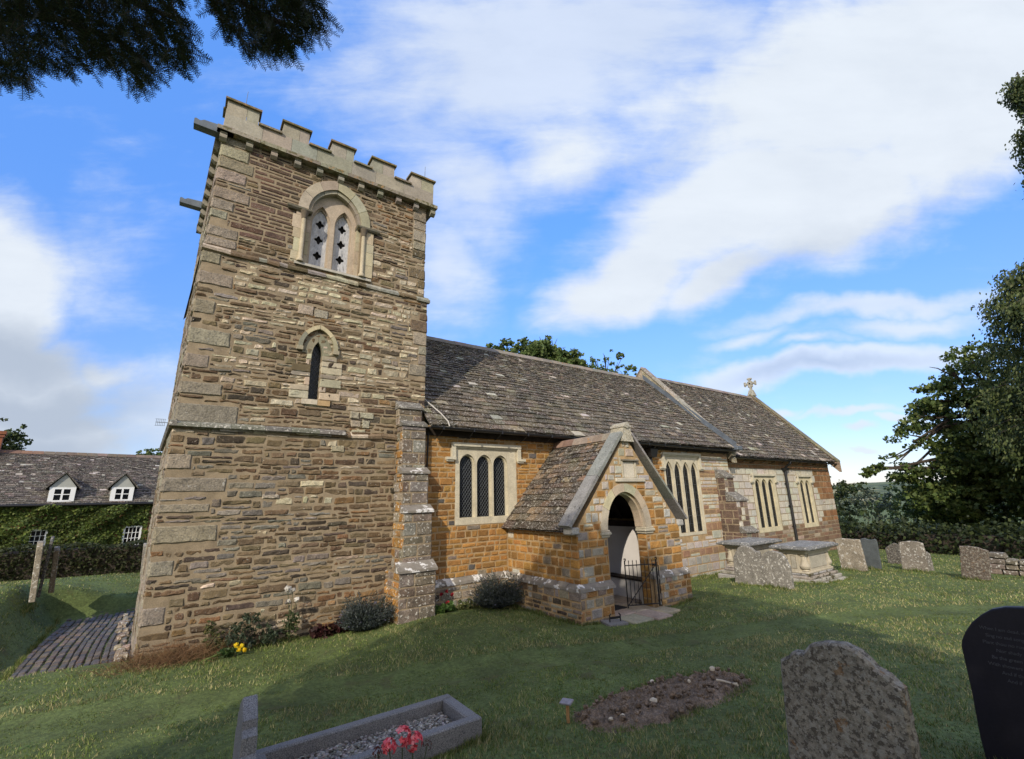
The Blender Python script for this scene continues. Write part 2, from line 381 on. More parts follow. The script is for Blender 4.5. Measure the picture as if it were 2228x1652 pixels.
def arch(cx, w, zs, h, n=14, round_=False):
    """outline of an arch from its left spring over the top to its right spring; pointed where h > w"""
    if round_ or h <= w*1.001:
        return [(cx - w*math.cos(math.pi*k/n), zs + h*math.sin(math.pi*k/n)) for k in range(n+1)]
    r = (w*w + h*h)/(2*w); a1 = math.asin(min(1, h/r)); m = n//2
    Lp = [(cx - w + r - r*math.cos(a1*k/m), zs + r*math.sin(a1*k/m)) for k in range(m+1)]
    return Lp + [(2*cx - x, z) for x, z in Lp[-2::-1]]
def light(cx, w, zb, zs, h, n=14): return [(cx - w, zb)] + arch(cx, w, zs, h, n) + [(cx + w, zb)]
def span_of(poly):
    """for a roughly convex outline: widest u-extent it has between two heights"""
    P = list(poly)
    def f(z0, z1):
        us = []
        n = len(P)
        for k in range(n):
            (a, b), (c, d) = P[k], P[(k+1) % n]
            if max(b, d) < z0 or min(b, d) > z1: continue
            for z in (z0, z1):
                if (b - z)*(d - z) <= 0 and b != d: us.append(a + (c-a)*(z-b)/(d-b))
            if z0 <= b <= z1: us.append(a)
            if z0 <= d <= z1: us.append(c)
        return (min(us), max(us)) if us else None
    return f
def one_stone(mb, fr, u0, u1, z0, z1, col, prot, rough, rnd, jag=.006, mi=0, base=-.01):
    L, H = u1-u0, z1-z0
    e = min(.022, L*.28, H*.3)
    nu = 2 + min(6, int(L/.10)); nv = 2 if H < .16 else 3
    us = [0] + [e + (L-2*e)*k/(nu-1) for k in range(nu)] + [L]
    vs = [0] + [e + (H-2*e)*k/(nv-1) for k in range(nv)] + [H]
    P = []; tilt = rnd.uniform(-.5, .5)*rough; tz = rnd.uniform(-.6, .6)*rough
    for j, v in enumerate(vs):
        for i, u in enumerate(us):
            edge = i in (0, len(us)-1) or j in (0, len(vs)-1)
            d = base if edge else prot*rnd.uniform(.82, 1.05) + rnd.uniform(-rough, rough)*.5 + tilt*(u/L-.5)*2 + tz*(v/H-.5)*2
            P.append(fr(u0 + u + rnd.uniform(-jag, jag), z0 + v + rnd.uniform(-jag, jag)*.8, d))
    w = len(us)
    F = [(j*w+i, j*w+i+1, (j+1)*w+i+1, (j+1)*w+i) for j in range(len(vs)-1) for i in range(w-1)]
    mb.add(P, F, col, mi)
def masonry(mb, fr, u0, u1, z0, z1, spec, seed, holes=(), span=None, mi=0):
    """coursed stones; spec(u, z, rnd) -> dict(h, l, gap, col, prot, rough, jag)"""
    rnd = random.Random(seed); z = z0
    while z < z1 - .03:
        s0 = spec((u0+u1)/2, z, rnd); h = min(rnd.uniform(*s0['h']), z1 - z)
        if z1 - (z + h) < .05: h = z1 - z
        ua, ub = (u0, u1) if span is None else span(z, z + h)
        u = ua
        while u < ub - .02:
            s = spec(u, z + h/2, rnd); l = rnd.uniform(*s['l'])
            if u == ua: l *= rnd.uniform(.5, 1)
            if ub - (u + l) < s['l'][0]*.6: l = ub - u
            pieces = [(u, u + l, z, z + h)]
            if h > .14 and rnd.random() < s.get('split', .25):
                k = h*rnd.uniform(.4, .6); pieces = [(u, u + l, z, z + k), (u, u + l, z + k, z + h)]
            for (a, b, c, d) in pieces:
                todo = [(a, b)]
                for hf in holes:
                    e = hf(c, d)
                    if not e: continue
                    nt = []
                    for (p, q) in todo:
                        if e[1] <= p or e[0] >= q: nt.append((p, q)); continue
                        if e[0] - p > .03: nt.append((p, e[0]))
                        if q - e[1] > .03: nt.append((e[1], q))
                    todo = nt
                g = s['gap']*.5*rnd.uniform(.6, 1.4); wob = s.get('wob', 0)*lf(a, c, 1.3)
                for (p, q) in todo:
                    if q - p < 3*g + .01: continue
                    one_stone(mb, fr, p + g, q - g, c + g + wob, d - g + wob, spec(( p+q)/2, (c+d)/2, rnd)['col'], s['prot']*rnd.uniform(.5, 1.4), s['rough'], rnd, s.get('jag', .006), mi)
            u += l
        z += h
def ring(mb, fr, inn, out, d0, d1, cols, rnd, step=2, mi=0, gap=.004):
    """voussoirs between two curves with the same number of points"""
    n = len(inn)-1; k = 0
    while k < n:
        m = min(step, n-k)
        if n-(k+m) == 1: m += 1
        I = [inn[k+j] for j in range(m+1)]; O = [out[k+j] for j in range(m+1)]
        def sh(P, Q):
            (a, b), (c, d) = P, Q; l = math.hypot(c-a, d-b) or 1; return (a + (c-a)/l*gap, b + (d-b)/l*gap)
        I = [sh(I[0], I[1])] + I[1:-1] + [sh(I[-1], I[-2])]; O = [sh(O[0], O[1])] + O[1:-1] + [sh(O[-1], O[-2])]
        mb.prism(I + O[::-1], fr.at(d0 + rnd.uniform(-.004, .004)), fr.at(d1), jc(rnd, pick(rnd, cols), .12), mi, back=False)
        k += m
def face_stone(mb, fr, u0, u1, z0, z1, col, rnd, mi, prot=.022, rough=.010): one_stone(mb, fr, u0, u1, z0 + .006, z1 - .006, col, prot, rough, rnd, .010, mi)
def resample(P, n):
    d = [0]
    for a, b in zip(P, P[1:]): d.append(d[-1] + math.hypot(b[0]-a[0], b[1]-a[1]))
    out = []
    for k in range(n+1):
        t = d[-1]*k/n; i = max(j for j in range(len(d)) if d[j] <= t + 1e-9); i = min(i, len(P)-2)
        f = (t-d[i])/((d[i+1]-d[i]) or 1); out.append((P[i][0]+(P[i+1][0]-P[i][0])*f, P[i][1]+(P[i+1][1]-P[i][1])*f))
    return out
def inside(poly, x, y):
    c = False; n = len(poly); j = n-1
    for i in range(n):
        (xi, yi), (xj, yj) = poly[i], poly[j]
        if (yi > y) != (yj > y) and x < (xj-xi)*(y-yi)/(yj-yi)+xi: c = not c
        j = i
    return c
def lattice(mb, fr, poly, d, dx, dz, r=.0042, mi=0, rect=False):
    xs = [p[0] for p in poly]; zs = [p[1] for p in poly]; x0, x1, z0, z1 = min(xs), max(xs), min(zs), max(zs)
    lines = []
    if rect:
        z = z0 + dz
        while z < z1: lines.append(((x0, z), (x1, z))); z += dz
        x = x0 + dx
        while x < x1 - .01: lines.append(((x, z0), (x, z1))); x += dx
    else:
        sl = dz/dx; k = z0 - (x1-x0)*sl
        while k < z1:
            lines.append(((x0, k), (x1, k + (x1-x0)*sl))); lines.append(((x1, k), (x0, k + (x1-x0)*sl))); k += dz
    for (a, b), (c, e) in lines:
        n = 40; run = None
        for i in range(n+1):
            t = i/n; p = (a+(c-a)*t, b+(e-b)*t); ok = inside(poly, *p)
            if ok and run is None: run = p
            if run is not None and (not ok or i == n):
                q = p if ok else (a+(c-a)*(t-1/n), b+(e-b)*(t-1/n))
                if math.hypot(q[0]-run[0], q[1]-run[1]) > .02:
                    mb.tube([fr(*run, d), fr(*q, d)], r, 4, mi=mi, cap=False)
                run = None
def window(parent, name, fr, lights, outer, depth, front=.012, chamf=.03, dx=.075, dz=.098, cols=((1, (.46, .41, .30)),), leaded=True, seed=1, glass=(.006,), rect=False, mt=None, label=None):
    """stone frame with one pane per light; lights: (cx, half width, sill, spring, rise)"""
    rnd = random.Random(seed); mb = MB(); c = pick(rnd, cols)
    big = [light(cx, w + chamf, zb - .001, zs, h + chamf*1.3) for (cx, w, zb, zs, h) in lights]
    sm = [light(*l) for l in lights]
    mb.prism(outer, fr.at(front), fr.at(-.05), c, 0, big, back=False)
    mb.prism([(u, z) for u, z in outer], fr.at(-.05), fr.at(-depth - .06), tuple(x*1.04 for x in c), 0, sm, back=False)
    w = mb.build(name, mt or M_ASH, parent)
    if label: w['label'] = label
    for p in sm:
        g = MB(); g.prism(p, fr.at(-depth), fr.at(-depth - .01), (.01, .01, .01), 0)
        if leaded: lattice(g, fr, p, -depth + .008, dx, dz, mi=1, rect=rect)
        g.build('pane', [M_GLASS, M_LEADING], w)
    return w
def slates(mb, P0, U, S, N, L, H, hb, ht, wb, wt, pal, seed, clip=None, thick=.030, sag=0.0):
    """stone slates in courses that get smaller up the slope; P0: eaves corner; U along, S up the slope, N out"""
    rnd = random.Random(seed); P0 = Vector(P0); U = Vector(U).normalized(); S = Vector(S).normalized(); N = Vector(N).normalized()
    s = 0
    while s < H - .02:
        f = s/H; h = hb + (ht-hb)*f; h = min(h*rnd.uniform(.92, 1.08), H - s); wd = wb + (wt-wb)*f; u = -rnd.uniform(0, wd)
        while u < L:
            w = wd*rnd.uniform(.6, 1.45); a, b = max(u, 0), min(u + w, L)
            ok = b - a > .03
            if ok and clip: 
                cl = clip(a, b, s, s + h)
                if cl is None: ok = False
                else: a, b = cl; ok = b - a > .02
            if ok:
                g = .004; lo = s + rnd.uniform(-.016, .012); hi = s + h + .03
                t = thick*rnd.uniform(.7, 1.5); t2 = rnd.uniform(-.006, .012); k = rnd.uniform(-.008, .008)
                sg = sag*(math.sin(math.pi*f)*math.sin(2.2*(a+u)/2)*.5)
                base = -.004 + sg
                def q(uu, ss, dd): return P0 + U*uu + S*ss + N*(dd + base)
                chip = rnd.uniform(-.012, .012)
                V = [q(a+g, lo+k, 0), q(b-g, lo-k, 0), q(b-g, lo-k+chip, t+t2), q((a+b)/2, lo+rnd.uniform(-.008, .008), t+rnd.uniform(0, .006)), q(a+g, lo+k-chip, t), q(b-g, hi, .004), q(a+g, hi, .004)]
                mb.add(V, [(0, 1, 2, 3, 4), (4, 3, 2, 5, 6), (0, 4, 6), (1, 5, 2)], jc(rnd, pick(rnd, pal), .42, .08))
            u += w
        s += h
def rects(mb, lst, col=(.5, .5, .5), mi=0, b=.0):
    for lo, hi in lst: mb.box(lo, hi, col, mi, b)

# ---------------------------------------------------------------- the church
church = thing('church', 'brown ironstone parish church with battlemented tower, stone slate roofs and gabled porch', 'church', (4.5, 9.7, 0))
BRN = (.122, .080, .044); BRG = (.146, .108, .062); DRK = (.070, .053, .038); ORB = (.195, .112, .052); CRM = (.43, .37, .26); GRY = (.255, .235, .195); RED = (.105, .068, .046)
ORA = (.33, .170, .048); ORD = (.235, .122, .038); OGR = (.20, .165, .125); PAL = (.45, .415, .345); CASH = (.50, .465, .385)
QUO = (.275, .238, .175)
def tower_spec(u, z, rnd):
    n = lf(u*1.3, z*1.3, 1, 0); 
    pal = [(.40, BRG), (.40, BRN), (.13, DRK), (.03, ORB), (.04, CRM)]
    m_ = lf(u*.8 + 3, z*.8, 1, 6)
    if m_ > .25: pal = [(.45, (.165, .148, .118)), (.3, BRG), (.15, DRK), (.1, (.21, .195, .16))]
    elif m_ < -.35: pal = [(.45, BRN), (.2, ORB), (.2, BRG), (.15, DRK)]
    cream = 0
    if z > 4.3 and z < 7.2: cream = .75 if (n > .05 and u > 1.9) or (n > .25) else .12
    if u > 2.2 and 4.9 < z < 6.4 and u < 3.6: cream = max(cream, .72)
    if .4 < u < 1.7 and 5.9 < z < 7.1: cream = max(cream, .5)
    if u > 2.9 and z > 7.3 and z < 8.8: cream = max(cream, .35)
    if z < 3.7 and n > .35: cream = .16
    if z < .9 and u > 2.2: pal = [(.4, ORB), (.4, BRN), (.2, BRG)]
    if 1.2 < u < 2.2 and 5.9 < z < 7.2 and cream < .5: pal = [(.4, ORB), (.3, BRN), (.3, BRG)]
    if u > 3.2 and z > 8.6: pal = [(.45, ORB), (.35, BRN), (.2, BRG)]
    if rnd.random() < cream: c = jc(rnd, CRM, .22)
    else: c = jc(rnd, pick(rnd, pal), .28)
    if z > 7.75 and u < 1.45 and n > -.55:        # smoother dark squared blocks beside the belfry window
        return dict(h=(.15, .24), l=(.25, .62), gap=.018, col=jc(rnd, RED, .25, .1), prot=.012, rough=.006, jag=.008, split=.1, wob=.01)
    return dict(h=(.06, .165), l=(.10, .48), gap=.020, col=c, prot=.015, rough=.017, jag=.014, split=.28, wob=.055)
fT = [Fr((0, 9.70, 0), (1, 0, 0), (0, -1, 0)), Fr((0, 9.745, 0), (1, 0, 0), (0, -1, 0)), Fr((0, 9.80, 0), (1, 0, 0), (0, -1, 0))]
XW, XE = -.28, 4.46
lanc = light(1.945, .105, 4.47, 5.42, .30)
bel_out = [(1.42, 7.46)] + arch(2.09, .67, 8.78, .84, 20) + [(2.76, 7.46)]
bel_hole = [(1.5, 7.46)] + arch(2.09, .59, 8.78, .76, 20) + [(2.68, 7.46)]
mb = MB()
NW = (-.54, 14.3); NE = (4.46, 14.3)
for k, (z0, z1, ins) in enumerate(((-.6, 3.8, 0), (3.8, 7.28, .03), (7.28, 9.95, .07))):
    f = fT[k]; y = f.O.y; xw, xe = XW + ins*.5, XE - ins*1.7
    holes = [lanc] if k == 1 else [bel_hole] if k == 2 else []
    mb.prism([(xw, z0), (xe, z0), (xe, z1), (xw, z1)], f.at(0), f.at(-.45), (.3, .3, .3), 0, holes, back=False)
    # west, north and east walls behind
    wq = [(xw, y), (NW[0]+ins*.5, NW[1]), (NE[0]-ins*1.7, NE[1]), (xe, y)]
    for (a, b) in zip(wq, wq[1:]):
        mb.add([(a[0], a[1], z0), (b[0], b[1], z0), (b[0], b[1], z1), (a[0], a[1], z1)], [(0, 1, 2, 3)], (.3, .3, .3), 0)
    if k:
        zt = z0 + (.07 if k == 1 else .10); pr_ = .03 if k == 1 else .05; xo_ = XE + .02
        mb.add([(wq[0][0]-.05, y-.055-pr_, z0-.01), (xo_, y-.055-pr_, z0-.01), (xe, y+.02, zt), (wq[0][0], y+.02, zt), (xo_, 14.3, z0-.01), (xe, 14.3, zt), (NW[0]-.04, 14.3, z0-.01), (NW[0]+.03, 14.3, zt)], [(1, 4, 5, 2), (6, 0, 3, 7)], (.22, .20, .16), 1)
        rn = random.Random(60 + k); u = wq[0][0] - .05
        while u < xo_:
            e_ = min(u + rn.uniform(.12, .5), xo_); a_, b_, c_, d_ = (rn.uniform(-.02, .02) for q in range(4))
            mb.hexa([(u, y-.05-pr_+a_, z0-.07+b_), (e_, y-.05-pr_+c_, z0-.07+d_), (e_, y+.02, z0-.07), (u, y+.02, z0-.07), (u, y-.06-pr_+a_, z0-.02+b_), (e_-.004, y-.06-pr_+c_, z0-.02+d_), (e_-.004, y+.02, zt), (u, y+.02, zt)], jc(rn, pick(rn, [(.5, GRY), (.3, BRG), (.2, CRM)]), .25), 1); u = e_
    hs = [span_of([(u*1, z) for u, z in lanc])] if k == 1 else [span_of(bel_out)] if k == 2 else []
    # long-and-short quoins at both corners of the south face
    rnd = random.Random(30 + k); qh = []
    z = z0 + (.75 if k == 0 else .0); 
    big = {0: [(.6, .88, .30), (1.32, 1.57, .32), (1.82, 2.11, .86), (2.30, 2.46, .70), (2.64, 2.9, .90), (3.02, 3.3, .34)], 1: [(3.84, 4.2, .92), (4.35, 4.6, .62), (4.85, 5.12, .36), (5.3, 5.62, .64), (5.9, 6.2, .33), (6.5, 6.78, .55), (6.95, 7.2, .3)], 2: []}[k]
    if k == 2:
        z = 7.36
        while z < 9.85:
            h = rnd.uniform(.2, .34); h = min(h, 9.9 - z)
            big.append((z, z + h, rnd.choice((.28, .5, .36, .62)))); z += h + (.0 if z > 8.5 else rnd.choice((0, .16, .2)))
    for (a, b, l) in big:
        qh.append((xw - .03, xw + l, a, b))
        c = jc(rnd, QUO, .14)
        face_stone(mb, f, xw - .012, xw + l, a, b, c, rnd, 2)
        e = rnd.uniform(.18, .5); dx = (NW[0] - XW)/(NW[1] - 9.7)
        face_stone(mb, Fr((xw + dx*e - .004, y + e, 0), (-dx, -1, 0), (-1, dx, 0)), 0, e + .012, a, b, c, rnd, 2)
    zz = z0 + .3
    while zz < z1 - .2:
        h = rnd.uniform(.2, .36); l = rnd.choice((.2, .34, .42)); h = min(h, z1 - zz - .01)
        if rnd.random() < .6 and not (k == 0 and zz < 4.0):
            qh.append((xe - l, xe + .03, zz, zz + h))
            c = jc(rnd, pick(rnd, [(.6, QUO), (.4, BRG)]), .2); face_stone(mb, f, xe - l, xe + .012, zz, zz + h, c, rnd, 2); face_stone(mb, Fr((xe, y, 0), (0, 1, 0), (1, 0, 0)), -.012, .35, zz, zz + h, c, rnd, 2)
        zz += h
    ex = [(2.68, 3.1, 3.82, 4.28)] if k == 1 else []
    def qspan(c, d, a, b, z0_, z1_): return (a, b) if d > z0_ + .01 and c < z1_ - .01 else None
    hf = hs + [(lambda c, d, q=q: qspan(c, d, q[0], q[1], q[2], q[3])) for q in qh]
    masonry(mb, f, xw - .02, xe + .02, z0, z1, tower_spec, 100 + k, hf, mi=1)
    pale = {1: [(2.70, 2.90, 4.12, 4.30), (2.91, 3.22, 4.14, 4.30), (2.72, 2.95, 3.94, 4.11), (2.96, 3.14, 3.93, 4.13), (2.74, 3.05, 3.80, 3.93), (1.48, 1.80, 6.25, 6.50), (1.81, 2.10, 6.24, 6.46)], 0: [(2.35, 2.62, 3.4, 3.56), (1.2, 1.5, 2.5, 2.6)], 2: []}[k]
    for (a, b, c, d) in pale: face_stone(mb, f, a, b, c, d, jc(rnd, (.38, .33, .24), .1), rnd, 2, .030, .004)
    # west face and the strip of east face above the nave roof
    fw = Fr((NW[0]+ins*.5, NW[1], 0), (XW - NW[0], 9.7 - NW[1], 0), (-1, -.07, 0)); Lw = math.hypot(XW - NW[0], y - NW[1])
    masonry(mb, fw, 0, Lw - .3, z0, z1, lambda u, z, r: dict(tower_spec(u, z, r), h=(.16, .32), l=(.3, .8), rough=.008, prot=.012, col=jc(r, pick(r, [(.7, QUO), (.3, BRG)]), .15)), 140 + k, (), mi=2)
    fe = Fr((xe, y, 0), (0, 1, 0), (1, 0, 0))
    if k: masonry(mb, fe, 0.05, 4.4, max(z0, 3.8), z1, tower_spec, 150 + k, (), mi=1)
# the lancet's own jamb stones, and a patch of newer pale blocks
rnd = random.Random(4)
tower = mb.build('tower_wall', [M_MORT, M_RUB, M_QUO], church)
def add_part(name, mats, parent, fn, **k):
    m = MB(); fn(m); return m.build(name, mats, parent, **k)
# string course
def f_(m):
    rnd = random.Random(8); u = XW - .06
    while u < 2.55:
        l = rnd.uniform(.35, .8); e = min(u + l, 2.62)
        m.hexa([(u, 9.60, 3.76), (e-.006, 9.60, 3.76), (e-.006, 9.75, 3.74), (u, 9.75, 3.74), (u, 9.61, 3.81), (e-.006, 9.61, 3.81), (e-.006, 9.75, 3.88), (u, 9.75, 3.88)], jc(rnd, (.16, .15, .125), .2)); u = e
    m.hexa([(XW-.05, 9.60, 3.76), (XW+.05, 9.6, 3.76), (NW[0]+.05, 14.3, 3.76), (NW[0]-.05, 14.3, 3.76), (XW-.08, 9.61, 3.81), (XW+.05, 9.61, 3.88), (NW[0]+.05, 14.3, 3.88), (NW[0]-.08, 14.3, 3.81)], (.15, .14, .12))
add_part('string_course', M_LICH, tower, f_)
# cornice, corbels, parapet
def ringboxes(m, y0, x0, x1, z0, z1, t, cols, ov=0.0, seglen=(.5, .95), seed=3, slope=0.0):
    rnd = random.Random(seed)
    def run(A, B, inw):
        A, B = Vector(A), Vector(B); L = (B-A).length; d = (B-A)/L; s = 0; nrm = Vector(inw)
        while s < L - .01:
            l = rnd.uniform(*seglen); e = min(s + l, L)
            if L - e < .2: e = L
            a, b = A + d*s, A + d*(e - .006)
            ia, ib = a + nrm*t, b + nrm*t
            m.hexa([(a.x, a.y, z0), (b.x, b.y, z0), (ib.x, ib.y, z0), (ia.x, ia.y, z0), (a.x, a.y, z1 - slope), (b.x, b.y, z1 - slope), (ib.x, ib.y, z1), (ia.x, ia.y, z1)], jc(rnd, pick(rnd, cols), .12)); s = e
    run((x0, y0, 0), (x1, y0, 0), (0, 1, 0))
    dxs = NW[0] - XW
    run((x0 + dxs, 14.35, 0), (x0, y0, 0), (1, .07, 0))
    run((x1, y0 + t, 0), (x1, 14.35, 0), (-1, 0, 0))
    run((x1, 14.35, 0), (x0 + dxs, 14.35, 0), (0, -1, 0))
PGR = [(1, (.30, .275, .215)), (.5, (.26, .24, .195))]
cornice = add_part('cornice', M_MOSS, church, lambda m: ringboxes(m, 9.62, -.37, 4.60, 9.92, 10.06, .3, [(1, (.23, .21, .16))], slope=.05, seed=5))
for i in range(11):
    x = -.25 + i*.475
    def f_(m, x=x):
        rnd = random.Random(i); c = jc(rnd, (.27, .25, .195), .15)
        pr = [(0, 0), (.05, .0), (.115, .05), (.125, .10), (.10, .15), (.115, .16), (.115, .19), (0, .19)]      # hollow-chamfered block, seen from the side
        m.prism([(p, z) for p, z in pr], lambda d, z: (x + .065, 9.80 - d, 9.735 + z), lambda d, z: (x - .065, 9.80 - d, 9.735 + z), c)
    add_part('corbel', M_ASH, cornice, f_)
for i in range(9):
    y = 10.1 + i*.48
    def f_(m, y=y):
        x = XW + .035 + (y - 9.7)/4.6*(NW[0]-XW)
        pr = [(0, 0), (.05, .0), (.115, .05), (.125, .10), (.10, .15), (.115, .19), (0, .19)]
        m.prism([(p, z) for p, z in pr], lambda d, z: (x - d, y - .065, 9.735 + z), lambda d, z: (x - d, y + .065, 9.735 + z), (.26, .24, .19))
    add_part('corbel', M_ASH, cornice, f_)
def f_(m):
    ringboxes(m, 9.70, -.27, 4.50, 10.06, 10.40, .24, PGR, seed=11)
    rnd = random.Random(6)
    mer = [(-.27, .33), (.81, 1.36), (1.86, 2.38), (2.83, 3.40), (3.87, 4.50)]
    for a, b in mer:
        mid = (a+b)/2 + rnd.uniform(-.12, .12)
        for p, q in ((a, mid), (mid, b)): m.box((p+.003, 9.70, 10.40), (q-.003, 9.94, 10.73), jc(rnd, PGR[0][1], .12))
        m.box((a, 14.11, 10.4), (b, 14.35, 10.73), PGR[0][1])
    for k in range(5):
        y0 = 9.94 + .0 if k == 0 else 9.7 + k*.98
        y1 = y0 + .5
        if k == 0: y1 = 10.25
        xx = -.27 + (y0 - 9.7)/4.6*(NW[0]-XW)
        m.box((xx, y0, 10.4), (xx + .24, y1, 10.73), jc(rnd, PGR[0][1], .12)); m.box((4.26, y0, 10.4), (4.5, y1, 10.73), jc(rnd, PGR[0][1], .12))
parapet = add_part('parapet', M_ASH, church, f_)
def f_(m):
    rnd = random.Random(9)
    def cop(lo, hi, c):       # weathered coping with a drip edge
        (x0, y0, z0), (x1, y1, z1) = lo, hi
        m.hexa([(x0, y0, z0), (x1, y0, z0), (x1, y1, z0), (x0, y1, z0), (x0, y0, z0+.045), (x1, y0, z0+.045), (x1, y1, z0+.045), (x0, y1, z0+.045)], c)
        m.hexa([(x0+.012, y0+.012, z0+.045), (x1-.012, y0+.012, z0+.045), (x1-.012, y1-.012, z0+.045), (x0+.012, y1-.012, z0+.045), (x0+.03, y0+.09, z1), (x1-.03, y0+.09, z1), (x1-.03, y1-.05, z1), (x0+.03, y1-.05, z1)], c)
    mer = [(-.27, .33), (.81, 1.36), (1.86, 2.38), (2.83, 3.40), (3.87, 4.50)]
    for k, (a, b) in enumerate(mer):
        cop((a - .04, 9.645, 10.73), (b + .04, 9.99, 10.84), jc(rnd, (.20, .15, .075), .15)); cop((a - .04, 14.06, 10.73), (b + .04, 14.4, 10.84), (.17, .15, .08))
    for (a, b) in zip([m_[1] for m_ in mer], [m_[0] for m_ in mer[1:]]): cop((a + .003, 9.645, 10.40), (b - .003, 9.99, 10.48), jc(rnd, (.21, .19, .13), .15))
    for k in range(5):
        y0 = 9.99 if k == 0 else 9.7 + k*.98 - .04
        y1 = 10.29 if k == 0 else y0 + .58
        xx = -.27 + (y0 - 9.7)/4.6*(NW[0]-XW)
        cop((xx - .05, y0, 10.73), (xx + .29, y1, 10.84), (.15, .14, .07)); cop((4.21, y0, 10.73), (4.55, y1, 10.84), (.15, .14, .07))
    m.add([(-.1, 9.9, 10.1), (4.3, 9.9, 10.1), (4.3, 14.1, 10.1), (-.4, 14.1, 10.1)], [(0, 1, 2, 3)], (.1, .1, .11))
add_part('coping', M_MOSS, parapet, f_)
for (x, y) in ((.05, 9.85), (4.3, 9.85)):
    add_part('lightning_rod', M_LEAD, parapet, lambda m: m.tube([(x, y, 10.83), (x + .01, y, 11.28)], [.008, .005], 6, (.3, .3, .3)))
# lead waterspouts on the west side
for (y, z, l) in ((9.85, 10.0, .44), (13.0, 10.0, .5)):
    def f_(m):
        x1 = XW + (y - 9.7)/4.6*(NW[0]-XW) + .08; x0 = x1 - l - .12
        for (a, b) in ((-.10, -.085), (.085, .10)):
            m.prism([(x1, -.10), (x1, .10), (x0+.16, .075), (x0+.10, .03), (x0+.03, .055), (x0, .04), (x0, -.085)], lambda u, h: (u, y+a, z+h), lambda u, h: (u, y+b, z+h), (.1, .11, .12))
        m.hexa([(x0, y-.085, z-.085), (x1, y-.085, z-.10), (x1, y+.085, z-.10), (x0, y+.085, z-.085), (x0, y-.085, z-.06), (x1, y-.085, z-.07), (x1, y+.085, z-.07), (x0, y+.085, z-.06)], (.1, .11, .12))
    add_part('waterspout', M_LEAD, church, f_)
# belfry window
fB = fT[2]; rnd = random.Random(12)
def f_(m):
    out = arch(2.09, .80, 8.80, .97, 24); mid = arch(2.09, .59, 8.78, .76, 24)
    ring(m, fB, mid, out, .045, -.12, [(1, (.34, .305, .215)), (1, (.38, .33, .24))], rnd, 4)
    ring(m, fB, arch(2.09, .52, 8.78, .67, 24), mid, .0, -.2, [(1, (.28, .25, .185))], rnd, 4)
    # plate with the two lights
    L1, L2 = light(1.82, .175, 7.56, 8.66, .38), light(2.32, .172, 7.56, 8.70, .38)
    pl = [(1.5, 7.46)] + arch(2.09, .588, 8.78, .755, 20) + [(2.68, 7.46)]
    m.prism(pl, fB.at(-.14), fB.at(-.22), (.41, .335, .25), 0, [light(1.82, .205, 7.56, 8.66, .43), light(2.32, .202, 7.56, 8.70, .43)], back=False)
    m.prism(pl, fB.at(-.22), fB.at(-.40), (.40, .33, .245), 0, [L1, L2], back=False)
    # jambs in courses each side
    for s in (-1, 1):
        z = 7.5
        while z < 8.70:
            h = min(rnd.uniform(.2, .34), 8.74 - z); w = rnd.choice((.10, .26, .30)) if s > 0 else rnd.choice((.08, .16, .24))
            xin = 2.09 + s*.575; xo = 2.09 + s*(.79 + w*.4)
            xs = sorted((xin + s*.10, xo)); m.box((xs[0], 9.765, z + .003), (xs[1], 9.95, z + h - .003), jc(rnd, CRM, .1))
            xs = sorted((xin - s*.06, xin + s*.095)); m.box((xs[0], 9.80 + .04, z + .003), (xs[1], 9.99, z + h - .003), jc(rnd, (.38, .32, .22), .1)); z += h
    m.hexa([(1.32, 9.735, 7.40), (2.98, 9.735, 7.40), (2.98, 10.1, 7.44), (1.32, 10.1, 7.44), (1.32, 9.745, 7.46), (2.98, 9.745, 7.46), (2.98, 10.1, 7.57), (1.32, 10.1, 7.57)], (.36, .34, .28))
bel = add_part('belfry_window', M_ASH, church, f_)
for s in (-1, 1):
    x = 2.09 + s*.66
    def f_(m):
        m.tube([(x, 9.755, 7.47), (x, 9.755, 7.50), (x, 9.755, 7.54), (x, 9.755, 7.57), (x, 9.755, 8.52)], [.075, .078, .06, .046, .046], 12, (.42, .36, .25))
        m.tube([(x, 9.755, 8.52), (x, 9.755, 8.55), (x, 9.755, 8.60), (x, 9.755, 8.70)], [.055, .06, .062, .10], 10, (.13, .105, .075))
    add_part('shaft', M_ASH, bel, f_, smooth='auto')
    def f_(m):
        a, b = sorted((2.09 + s*.50, 2.09 + s*1.02))
        m.box((a, 9.70, 8.72), (b, 9.95, 8.765), (.12, .11, .08)); m.hexa([(a+.03, 9.73, 8.68), (b-.03, 9.73, 8.68), (b-.03, 9.95, 8.68), (a+.03, 9.95, 8.68), (a, 9.70, 8.72), (b, 9.70, 8.72), (b, 9.95, 8.72), (a, 9.95, 8.72)], (.10, .09, .065))
        m.hexa([(a, 9.70, 8.765), (b, 9.70, 8.765), (b, 9.95, 8.765), (a, 9.95, 8.765), (a, 9.76, 8.80), (b, 9.76, 8.80), (b, 9.95, 8.80), (a, 9.95, 8.80)], (.12, .12, .08))
    add_part('impost', M_MOSS, bel, f_)
for (cx, w, zs) in ((1.82, .18, 8.66), (2.32, .177, 8.70)):
    def f_(m):
        qs = []
        for zc in (zs + .02, zs - .38, zs - .78):
            P = []
            for k in range(24):
                t = 2*math.pi*k/24; r = .080 + .021*math.cos(4*t); P.append((cx + .95*r*math.sin(t), zc + 1.12*r*math.cos(t)))
            qs.append(P)
        m.prism(light(cx, w, 7.565, zs, .385), fB.at(-.27), fB.at(-.29), (.5, .5, .5), 0, qs)
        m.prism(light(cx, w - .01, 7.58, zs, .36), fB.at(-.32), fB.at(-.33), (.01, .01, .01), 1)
    add_part('louvre_board', [M_BOARD, M_VOID], bel, f_)
